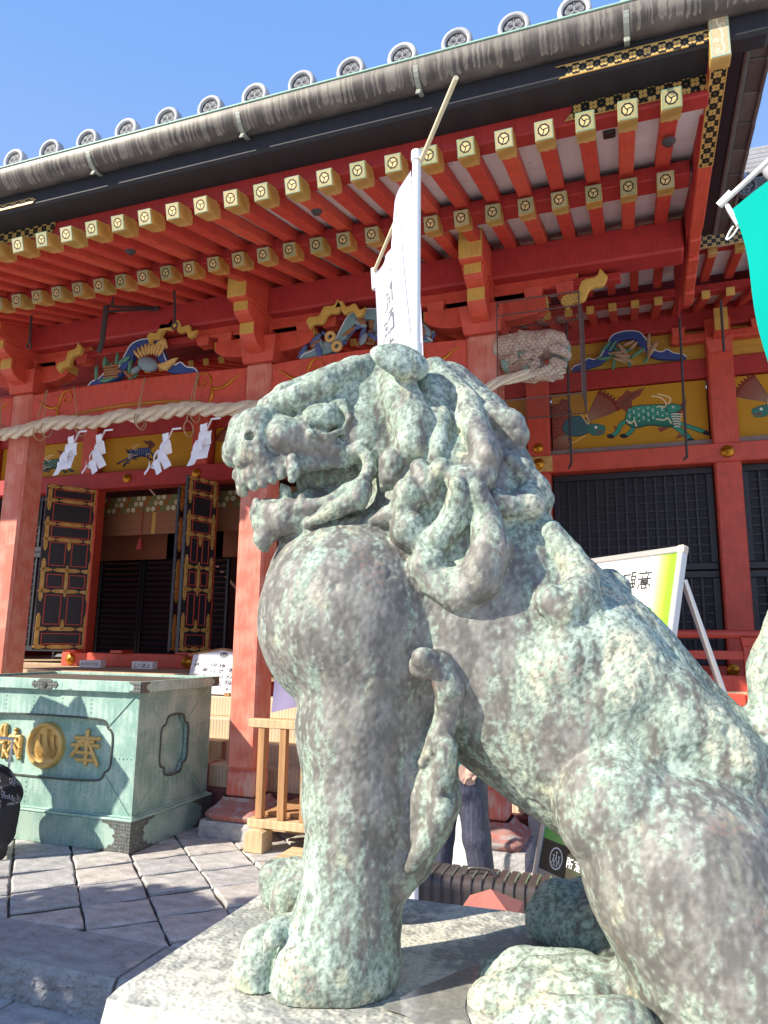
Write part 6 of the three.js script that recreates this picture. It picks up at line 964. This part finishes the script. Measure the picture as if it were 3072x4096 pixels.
{ const s = thing('rite_sign', 'white house-shaped wooden sign with black brush writing on the stairs beside the pillar', 'sign', [-5.06, 1.215, -8.12]), tex1 = canvasTex(640, 600, (c, w, h) => {
    c.fillStyle = '#ecebf1'; c.fillRect(0, 0, w, h); c.fillStyle = '#33373c'; c.beginPath(); c.arc(340, 76, 42, 0, 7); c.fill(); c.strokeStyle = '#dfe2e6'; c.lineWidth = 4; c.beginPath(); c.arc(340, 76, 35, 0, 7); c.stroke(); for (const x of [322, 340, 358]) { c.lineWidth = 4; c.beginPath(); c.moveTo(x - 10, 104); c.quadraticCurveTo(x, 80, x, 56); c.quadraticCurveTo(x, 80, x + 10, 104); c.stroke(); }
    c.strokeStyle = '#2c2f36'; column(c, '二拝二拍', 56, 120, 46, 22, 7); column(c, '祓え給い', 470, 190, 56, 26, 8); column(c, '清め給え', 388, 250, 56, 24, 8); column(c, '神ながら', 306, 190, 54, 26, 8); column(c, '守り', 226, 190, 54, 26, 8); column(c, '幸え給え', 140, 250, 54, 24, 8);
    c.fillStyle = '#555a63'; for (const [x, y] of [[532, 200], [446, 262], [364, 200], [282, 200], [198, 262], [532, 360], [446, 420]]) for (let k = 0; k < 4; k++) c.fillRect(x, y + k * 13, 7, 7); });
  const b = [[-0.47, 0], [0.47, 0], [0.43, 0.49], [0, 0.56], [-0.43, 0.49]];
  const g = fitUV(extr(b, 0.03, 0.003), 1, 1); g.rotateX(-0.16); uvKeep('board', g, std([1, 1, 1], 0.7, { map: tex1 }), s);
  for (const k of [-1, 1]) obj('eave_strip', [bar(V(0, 0.566, -0.09), V(k * 0.5, 0.485, -0.08), 0.075, 0.028, 0.004, V(0, 1, 0.0))], cedar, s);
  obj('foot', [bxs(-0.2, -0.12, -0.015, 0.03, -0.05, 0.06, 0.005), bxs(0.12, 0.2, -0.015, 0.03, -0.05, 0.06, 0.005)], cedar, s);
}
for (const [x, w, text, label] of [[-8.13, 0.41, 'DO NOT ENTER', 'white wooden block reading DO NOT ENTER on the veranda floor before the open doors'], [-7.15, 0.385, '', 'white wooden block with black Japanese writing on the veranda floor, right of the English one']]) {
  const t = thing('notice_block', label, 'notice block', [x, 1.442, -9.3]); obj('block', bxs(-w / 2, w / 2, 0, 0.115, -0.12, 0.0, 0.006), std([0.80, 0.76, 0.70], 0.7), t);
  uvKeep('lettering', decal(w - 0.02, 0.105, 0, 0.0575, 0.003, 0, 0, 0.003), std([1, 1, 1], 0.7, { map: canvasTex(512, 132, (c, W, H) => { c.fillStyle = '#e9e4dc'; c.fillRect(0, 0, W, H); c.fillStyle = c.strokeStyle = '#2b2a2a'; if (text) { c.font = 'bold 66px serif'; c.textAlign = 'center'; c.textBaseline = 'middle'; c.scale(0.86, 1.15); c.fillText(text, W / 2 / 0.86, H / 2 / 1.15); } else [...'立入禁止'].forEach((ch, i) => glyph(c, ch, 40 + i * 112, 26, 84, 9)); }) }), t);
}
// ---------------------------------------------------------------- banners and flag
function cloth(fn, nu, nv, flip = false) { const g = new THREE.PlaneGeometry(1, 1, nu, nv), P = g.attributes.position, U = g.attributes.uv; for (let i = 0; i < P.count; i++) { const u = U.getX(i), v = 1 - U.getY(i), p = fn(u, v); P.setXYZ(i, p.x, p.y, p.z); } g.computeVertexNormals(); return g; }
const bannerTex = (main, side) => canvasTex(512, 1536, (c, w, h) => { c.fillStyle = '#bdb6cc'; c.fillRect(0, 0, w, h); c.fillStyle = '#f3f1f5'; c.fillRect(70, 60, w - 110, h - 120); c.strokeStyle = '#f7f6fb'; c.lineWidth = 12; c.strokeRect(58, 48, w - 90, h - 96); c.strokeStyle = '#8d84a3'; c.lineWidth = 4; c.strokeRect(82, 72, w - 138, h - 144); c.strokeStyle = '#6a6a76'; column(c, main, 170, 150, 84, 30, 12); column(c, side, 330, 84, 70, 22, 10); });
const fabric = (map, o = {}) => { const m = new THREE.MeshPhysicalMaterial({ map, roughness: 0.9, transmission: 0.3, thickness: 0, ...o }); m.side = THREE.DoubleSide; return m; };
{ const o = [-0.912, -0.46, -3.0], t = thing('banner', 'white and lavender banner on a white pole behind the ear of the lion', 'banner', o), whiteP = std([0.78, 0.78, 0.76], 0.4);
  const py = 4.225 + 0.46; obj('pole', [rod(V(0, 0, 0), V(0, py, 0), 0.021, 14), rod(V(0, 3.62, 0), V(0, 3.72, 0), 0.028, 14), rod(V(0, py - 0.02, 0), V(0, py + 0.03, 0), 0.027, 14)], whiteP, t);
  const far = V(-1.475 + 0.912, py - 0.02, -3.935 + 3.0), near = V(-0.605 + 0.912, py - 0.02, -2.548 + 3.0); obj('cross_rod', [rod(far, near, 0.011, 8)], std([0.72, 0.62, 0.42], 0.6), t);
  const a = far.clone().multiplyScalar(0.985).setY(py - 0.05), b = V(-0.02, py - 0.05, -0.03);
  uvKeep('cloth', cloth((u, v) => { const p = a.clone().lerp(b, u); const sag = 0.05 * Math.sin(Math.PI * u); p.y -= v * 2.5 + sag * (1 - v); p.x += 0.035 * Math.sin(v * 6 + u * 5) + 0.02 * Math.sin(u * 14 + v * 3); p.z += 0.03 * Math.sin(u * 9 + v * 4) + 0.10 * v * (1 - u); return p; }, 24, 50), fabric(bannerTex('東京祈願成就', '八幸開運成')), t);
  obj('tie_cloth', [rod(far.clone().add(V(0, 0.02, 0)), far.clone().add(V(0.01, -0.12, 0)), 0.022, 8)], whiteP, t); obj('tie_cloth', bx(0.05, 0.16, 0.02, -0.13, py - 0.16, -0.22, 0, 0.5), whiteP, t);
}
{ const t = thing('banner', 'lavender banner with white characters whose lower corner shows beside the chest of the lion', 'banner', [-2.17, 0, -5.5]); obj('pole', [rod(V(0, 0, 0), V(0, 2.95, 0), 0.018, 12)], std([0.78, 0.78, 0.76], 0.4), t); obj('cross_rod', [rod(V(0.02, 2.9, 0), V(-0.66, 2.9, 0), 0.01, 8)], std([0.72, 0.62, 0.42], 0.6), t);
  const c2 = canvasTex(384, 1024, (c, w, h) => { c.fillStyle = '#8f86a8'; c.fillRect(0, 0, w, h); c.strokeStyle = '#f2f1f6'; column(c, '東京成就内全', 110, 30, 120, 30, 26); });
  uvKeep('cloth', cloth((u, v) => V(-0.62 * (1 - u) - 0.01 - 0.10 * v * (1 - u), 2.88 - v * (1.40 + 0.17 * (1 - u)), 0.03 * Math.sin(u * 8 + v * 5) + 0.05 * v), 16, 30), fabric(c2), t); }
{ const t = thing('flag', 'bright teal flag with white flower crest on a white rod at the right edge', 'flag', [0.95, -0.46, -3.0]), whiteP = std([0.80, 0.80, 0.78], 0.4), L = (x, y, ax, v) => at(x, y, ax, v).sub(V(0.95, -0.46, -3.0));
  const a = L(2880, 822, 'z', -3.5), b = V(0.02, L(3072, 620, 'z', -3.1).y + 0.2, 0.05); obj('pole', [rod(V(0, 0, 0), V(0, b.y + 0.1, 0), 0.022, 12)], whiteP, t); obj('cross_rod', [rod(a, b, 0.0125, 8)], whiteP, t);
  const TL = L(2928, 838, 'z', -3.48), TR = b.clone().add(V(0, -0.05, 0)), BL = L(3092, 1520, 'z', -3.35), BR = V(0.02, TR.y - 1.25, 0.05);
  const ct = canvasTex(512, 768, (c, w, h) => { c.fillStyle = '#00a598'; c.fillRect(0, 0, w, h); c.fillStyle = 'rgba(0,90,80,0.05)'; for (let i = 0; i < 256; i++) c.fillRect(0, i * 3, w, 1); c.fillStyle = '#f4f8f8'; for (let k = 0; k < 5; k++) { const q = k * 1.2566 + 0.5; c.save(); c.translate(250 + 62 * Math.cos(q), 150 + 62 * Math.sin(q)); c.rotate(q); c.beginPath(); c.ellipse(0, 0, 46, 34, 0, 0, 7); c.fill(); c.restore(); } c.beginPath(); c.arc(250, 150, 20, 0, 7); c.fill(); c.strokeStyle = '#f4f8f8'; column(c, '上京成', 200, 320, 110, 30, 16); });
  uvKeep('cloth', cloth((u, v) => { const p = TL.clone().lerp(TR, u).lerp(BL.clone().lerp(BR, u), v); p.y -= 0.04 * Math.sin(Math.PI * u) * (1 - v); p.z += 0.03 * Math.sin(u * 7 + v * 4); p.x += 0.012 * Math.sin(v * 7 + u * 3); return p; }, 20, 30), fabric(ct, { transmission: 0.15, specularIntensity: 0.2 }), t);
  obj('tie', [bar(a.clone().add(V(0.03, -0.01, 0)), a.clone().add(V(0.075, -0.13, 0.01)), 0.05, 0.02, 0.005), tube([a.clone().add(V(0.05, -0.12, 0)), a.clone().add(V(0.03, -0.15, 0)), a.clone().add(V(0.015, -0.19, 0.01)), a.clone().add(V(0.04, -0.175, 0.01)), a.clone().add(V(0.07, -0.13, 0))], 0.005, 20, 5), rod(a.clone().add(V(-0.005, 0.0, 0)), a.clone().add(V(0.05, 0.04, 0.03)), 0.019, 8)], whiteP, t); }
// ---------------------------------------------------------------- wooden stair rail, pallet, suitcase, bag
{ const t = thing('wooden_rail', 'plain wooden rail with square balusters standing beside the base of the pillar', 'rail', [-3.2, 0, -6.28]), z = 0;
  obj('top_rail', bxs(-0.34, 1.5, 1.085, 1.165, -0.045, 0.045, 0.006), palewood, t); obj('bottom_rail', bxs(-0.30, 1.5, 0.20, 0.275, -0.07, 0.06, 0.006), palewood, t);
  for (let i = 0; i < 8; i++) obj('baluster', bxs(-0.235 + i * 0.225, -0.165 + i * 0.225, 0.277, 1.083, -0.035, 0.035, 0.005), cedar, t);
  obj('foot', [extr([[-0.29, 0], [-0.10, 0], [-0.10, 0.18], [-0.15, 0.198], [-0.24, 0.198], [-0.29, 0.16]], 0.2, 0.006).translate(0, 0, -0.08)], palewood, t); obj('foot', [bxs(1.2, 1.4, 0, 0.197, -0.08, 0.12, 0.006)], palewood, t);
  obj('cross_beam', bxs(-0.2, 1.4, 0.10, 0.19, -0.35, -0.25, 0.006), palewood, t); for (let i = 0; i < 6; i++) obj('deck_board', bxs(-0.2, 1.5, 0.28, 0.315, -0.75 + i * 0.11, -0.645 + i * 0.11, 0.004), cedar, t); obj('deck_fascia', bxs(-0.2, 1.5, 0.2, 0.277, -0.12, -0.08, 0.004), cedar, t); }
{ const t = thing('duckboard', 'low pale wooden duckboard lying on the paving beside the wooden rail', 'duckboard', [-2.75, 0, -5.98]); for (let i = 0; i < 4; i++) obj('slat', bxs(-0.26, 0.9, 0.065, 0.09, -0.2 + i * 0.11, -0.1 + i * 0.11, 0.004), palewood, t); for (const x of [-0.2, 0.3, 0.8]) obj('runner', bxs(x, x + 0.07, 0, 0.064, -0.2, 0.22, 0.005), palewood, t); }
{ const t = thing('suitcase', 'black ribbed hard-shell suitcase standing on the paving behind the stone slab', 'suitcase', [-0.92, 0, -4.42]), blk = std([0.05, 0.042, 0.042], 0.32), rib = std([0.075, 0.058, 0.052], 0.28);
  const prof = (w, h, r) => { const s = new THREE.Shape(); s.moveTo(-w, 0.03); s.lineTo(-w, h - r); s.quadraticCurveTo(-w, h, -w + r, h); s.lineTo(w - r, h); s.quadraticCurveTo(w, h, w, h - r); s.lineTo(w, 0.03); return s; };
  obj('shell', extr(prof(0.132, 0.575, 0.06), 0.78, 0.008).rotateY(Math.PI / 2).translate(-0.39, 0, 0), blk, t);
  const shared = uvWorld(join(extr(prof(0.142, 0.587, 0.066), 0.047, 0.006).rotateY(Math.PI / 2))); for (let i = 0; i < 13; i++) { const m = new THREE.Mesh(shared, rib); m.name = 'rib'; m.position.x = -0.39 + 0.004 + i * 0.06; t.add(m); }
  obj('zip_band', bxs(-0.396, 0.396, 0.572, 0.578, -0.018, 0.018, 0.002), std([0.02, 0.02, 0.02], 0.8), t);
  obj('grip', [tube([V(-0.09, 0.585, 0.06), V(-0.07, 0.615, 0.06), V(0.07, 0.615, 0.06), V(0.09, 0.585, 0.06)], 0.011, 16, 8)], blk, t);
  for (const x of [-0.33, 0.33]) for (const z of [-0.09, 0.09]) obj('caster', [new THREE.CylinderGeometry(0.026, 0.026, 0.03, 12).rotateZ(Math.PI / 2).translate(x, 0.026, z)], blk, t); }
{ const t = thing('trolley_bag', 'black trolley bag wrapped in a dark printed scarf at the left edge before the box', 'bag', [-5.53, 0, -5.22]), nyl = std([0.02, 0.019, 0.022], 0.75);
  const B = new Body(); B.chain([V(-0.12, 0.2, 0), V(-0.12, 0.42, 0)], [0.13, 0.14], 0.05).chain([V(0.14, 0.2, 0), V(0.15, 0.40, 0)], [0.13, 0.14], 0.05); obj('bag_body', uvWorld(B.mesh(0.014, (x, y, z) => 0.003 * noise(x * 20, y * 20, z * 20))), nyl, t, null);
  const Sc = new Body(); Sc.chain([V(-0.2, 0.52, 0), V(0.0, 0.60, 0.0), V(0.13, 0.52, 0)], [0.17, 0.16, 0.165], 0.06); const sg = uvWorld(Sc.mesh(0.013, (x, y, z) => 0.008 * noise(x * 9, y * 9, z * 9)), 2.1);
  obj('printed_scarf', sg, std([1, 1, 1], 0.85, { map: (() => { const q = canvasTex(512, 512, (c) => { c.fillStyle = '#1b1a1e'; c.fillRect(0, 0, 512, 512); c.fillStyle = '#8d8f98'; c.font = 'bold 56px sans-serif'; for (let j = 0; j < 7; j++) for (let i = -1; i < 3; i++) { c.save(); c.translate(i * 230 + (j % 2) * 110, j * 80 + 40); c.rotate(-0.5); c.fillText('café', 0, 0); c.fillText('nefé', 110, 6); c.restore(); } c.beginPath(); c.arc(120, 260, 26, 0, 7); c.arc(160, 260, 26, 0, 7); c.fill(); }); q.wrapS = q.wrapT = THREE.RepeatWrapping; return q; })() }), t, null);
  for (const x of [-0.2, 0.22]) obj('wheel', [new THREE.CylinderGeometry(0.055, 0.055, 0.035, 18).rotateZ(Math.PI / 2).translate(x, 0.055, 0.05), bx(0.06, 0.1, 0.07, x, 0.11, 0.03)], std([0.03, 0.03, 0.03], 0.5), t);
  obj('pull_handle', [rod(V(-0.1, 0.6, -0.1), V(-0.1, 0.98, -0.12), 0.01, 8), rod(V(0.06, 0.6, -0.1), V(0.06, 0.98, -0.12), 0.01, 8), rod(V(-0.11, 0.98, -0.12), V(0.07, 0.98, -0.12), 0.014, 8)], alu, t); }
// ---------------------------------------------------------------- visitor behind the lion
{ const o = V(-1.31, 0, -5.5), B = new Body(), j = (x, y, z) => V(o.x + x, o.y + y, o.z + z);
  B.chain([j(-0.02, 0.93, 0), j(-0.02, 1.0, -0.01)], [0.15, 0.145], 0.05).chain([j(-0.09, 0.92, 0.01), j(-0.135, 0.5, 0.03), j(-0.165, 0.09, 0.02)], [0.118, 0.092, 0.086], 0.03).chain([j(0.075, 0.92, -0.01), j(0.125, 0.5, 0.02), j(0.175, 0.09, -0.02)], [0.125, 0.1, 0.09], 0.03);
  B.chain([j(0.02, 0.9, 0.07), j(0.05, 0.84, 0.07)], [0.085, 0.08], 0.05);
  B.chain([j(-0.165, 0.05, 0.02), j(-0.19, 0.035, -0.14)], [0.05, 0.04], 0.02).chain([j(0.175, 0.05, -0.02), j(0.2, 0.035, -0.18)], [0.05, 0.04], 0.02);
  B.chain([j(-0.02, 1.0, 0), j(-0.01, 1.2, -0.03), j(0, 1.36, -0.06)], [0.16, 0.165, 0.15], 0.05).chain([j(-0.15, 1.38, -0.06), j(0.15, 1.38, -0.06)], [0.075, 0.075], 0.05).chain([j(0, 1.4, -0.06), j(0.01, 1.5, -0.08)], [0.06, 0.055], 0.03);
  B.ell(j(0.01, 1.60, -0.095), V(0, 1, 0), V(0, 0, 1), [0.125, 0.098, 0.08], 0.02); B.ball(j(0.01, 1.59, -0.19), 0.014, 0.015).chain([j(-0.075, 1.60, -0.09), j(-0.078, 1.58, -0.085)], [0.018, 0.014], 0.01).chain([j(0.095, 1.60, -0.09), j(0.098, 1.58, -0.085)], [0.018, 0.014], 0.01); B.ell(j(0.01, 1.625, -0.075), V(0, 1, 0), V(0, 0, 1), [0.125, 0.108, 0.095], 0.01);
  B.chain([j(-0.2, 1.36, -0.06), j(-0.24, 1.1, -0.02), j(-0.16, 0.95, -0.16)], [0.06, 0.05, 0.036], 0.02).chain([j(0.2, 1.36, -0.06), j(0.27, 1.12, 0.0), j(0.17, 1.0, 0.10)], [0.06, 0.05, 0.034], 0.02);
  const hand = (p, d, s) => { B.cap(p, p.clone().addScaledVector(d, 0.07), 0.030, 0.034, 0.012); const side = new THREE.Vector3().crossVectors(d, V(0, 0.4, 1)).normalize(); for (let i = 0; i < 4; i++) { const q = p.clone().addScaledVector(d, 0.08).addScaledVector(side, (i - 1.5) * 0.019), l = [0.042, 0.05, 0.047, 0.036][i]; B.chain([q, q.clone().addScaledVector(d, l), q.clone().addScaledVector(d, l * 1.4).add(V(0, -0.03, 0))], [0.0095, 0.009, 0.0075], 0.006); } B.chain([p.clone().addScaledVector(d, 0.03).addScaledVector(side, -0.03 * s), p.clone().addScaledVector(d, 0.075).addScaledVector(side, -0.055 * s)], [0.012, 0.009], 0.008); };
  hand(j(0.17, 1.0, 0.10), V(-0.75, -0.35, 0.3).normalize(), 1); hand(j(-0.16, 0.95, -0.16), V(0.5, 0.0, -0.7).normalize(), -1);
  const geo = paint(B.mesh(0.008, (x, y, z) => 0.004 * noise(x * 11, y * 5, z * 11) + 0.003 * noise(x * 22, y * 9, z * 22)), (p) => { const y = p.y, dx = p.x - o.x, dz = p.z - o.z;
    if (y > 1.46) return dz < -0.10 && y < 1.665 ? (y < 1.55 && y > 1.54 && Math.abs(dx - 0.01) < 0.025 && dz < -0.15 ? [0.38, 0.14, 0.12, 0.5] : Math.abs(y - 1.61) < 0.009 && Math.abs(Math.abs(dx - 0.01) - 0.032) < 0.014 ? [0.04, 0.03, 0.03, 0.5] : [0.55, 0.34, 0.25, 0.5]) : y < 1.53 ? [0.55, 0.34, 0.25, 0.5] : [0.025, 0.02, 0.018, 0.5];
    const hr = p.distanceTo(j(0.11, 0.97, 0.14)) < 0.09 && dz > 0.105, hl2 = p.distanceTo(j(-0.1, 0.95, -0.23)) < 0.12 && dz < -0.15; if (hr || hl2) return [0.58, 0.36, 0.27, 0.5];
    if (y < 0.075) return [0.03, 0.028, 0.028, 0.5]; if (y < 0.985) { const a = Math.atan2(dz, dx - (dx > 0.0 ? 0.12 : -0.12)); const st = Math.abs(((a * 11) % 1 + 1) % 1 - 0.5) < 0.09 ? 1.9 : 1; return [0.045 * st, 0.046 * st, 0.072 * st, 0.5]; }
    return y < 1.08 || Math.abs(dx) > 0.16 ? [0.02, 0.19, 0.19, 0.5] : [0.70, 0.68, 0.64, 0.5]; });
  tag(obj('person', geo, std([1, 1, 1], 0.8, { vertexColors: true }), scene, null), 'person in dark pinstriped trousers and teal top standing behind the lion with legs apart', 'person');
  const w = thing('white_board', 'plain white board standing on the paving between the legs of the person', 'board', [-1.36, 0, -5.85]); obj('panel', bxs(-0.12, 0.13, 0.06, 0.62, -0.01, 0.01, 0.004), std([0.82, 0.82, 0.80], 0.6), w); obj('foot', [bxs(-0.1, -0.06, 0, 0.06, -0.1, 0.1, 0.004), bxs(0.07, 0.11, 0, 0.06, -0.1, 0.1, 0.004)], std([0.6, 0.6, 0.6], 0.6), w); }
// ---------------------------------------------------------------- stand-ins added left of the frame, invented to throw shade into it
{ const g = thing('added_stone_lantern', 'grey stone lantern added outside the frame to throw a shadow on the offering box', 'stone lantern', [-6.35, 0, -4.62]), st = stoneTints[2];
  obj('base', [bxs(-0.42, 0.42, 0, 0.22, -0.42, 0.42, 0.02), lathe([[0, 0.5], [0.2, 0.5], [0.3, 0.4], [0.34, 0.22], [0, 0.22]], 12)], st, g); obj('shaft', lathe([[0.17, 0.5], [0.14, 0.8], [0.16, 1.1], [0.14, 1.3], [0.17, 1.5]], 16), st, g); obj('platform', lathe([[0, 1.5], [0.17, 1.5], [0.34, 1.64], [0.34, 1.72], [0, 1.72]], 6), st, g); obj('fire_box', lathe([[0, 1.72], [0.2, 1.72], [0.2, 2.0], [0, 2.0]], 6), st, g); obj('roof', lathe([[0, 2.0], [0.44, 1.98], [0.46, 2.04], [0.2, 2.24], [0.08, 2.3], [0, 2.3]], 6), st, g); obj('finial', lathe([[0.07, 2.28], [0.09, 2.36], [0.05, 2.46], [0, 2.54]], 12), st, g); }
{ srand(404); const t = thing('added_shade_tree', 'broadleaf tree added outside the frame to shade the paving', 'tree', [-7.3, -0.46, 0.7]); const bark = std([0.12, 0.09, 0.07], 0.9);  // unseen tree, placed and filled out for the shade on the paving
  const limbs = [taper([V(0, 0, 0), V(0.1, 1.6, 0.05), V(0, 3.2, 0)], [0.2, 0.15, 0.09], 10, 4)]; const tips = []; for (let i = 0; i < 18; i++) { const a = i * 2.4, h = 1.5 + (i % 6) * 0.45, r = 1.5 + rnd() * 0.6, e = V(Math.cos(a) * r, h + 0.8 + rnd() * 0.9, Math.sin(a) * r); limbs.push(taper([V(0.03, h, 0), V(Math.cos(a) * r * 0.5, h + 0.5, Math.sin(a) * r * 0.5), e], [0.07, 0.04, 0.015], 6, 3)); tips.push(e, e.clone().multiplyScalar(0.7).setY(h + 0.7)); } obj('trunk', limbs, bark, t);
  const leaf = new THREE.CircleGeometry(0.09, 5), n = 9500, im = new THREE.InstancedMesh(leaf, std([0.07, 0.12, 0.035], 0.7, { side: THREE.DoubleSide }), n), m = new THREE.Matrix4(); for (let i = 0; i < n; i++) { const c = tips[i % tips.length], r = 0.62 * Math.cbrt(rnd()), a = rnd() * 6.3, b = Math.acos(rnd() * 2 - 1); m.compose(V(c.x + r * Math.sin(b) * Math.cos(a), c.y + r * Math.cos(b) * 0.75, c.z + r * Math.sin(b) * Math.sin(a)), new THREE.Quaternion().setFromEuler(new THREE.Euler(rnd() * 6, rnd() * 6, rnd() * 6)), V(1, 1, 1)); im.setMatrixAt(i, m); } im.name = 'crown'; im.castShadow = true; im.userData.kind = 'stuff'; t.add(im); }
renderer.render(scene, camera);
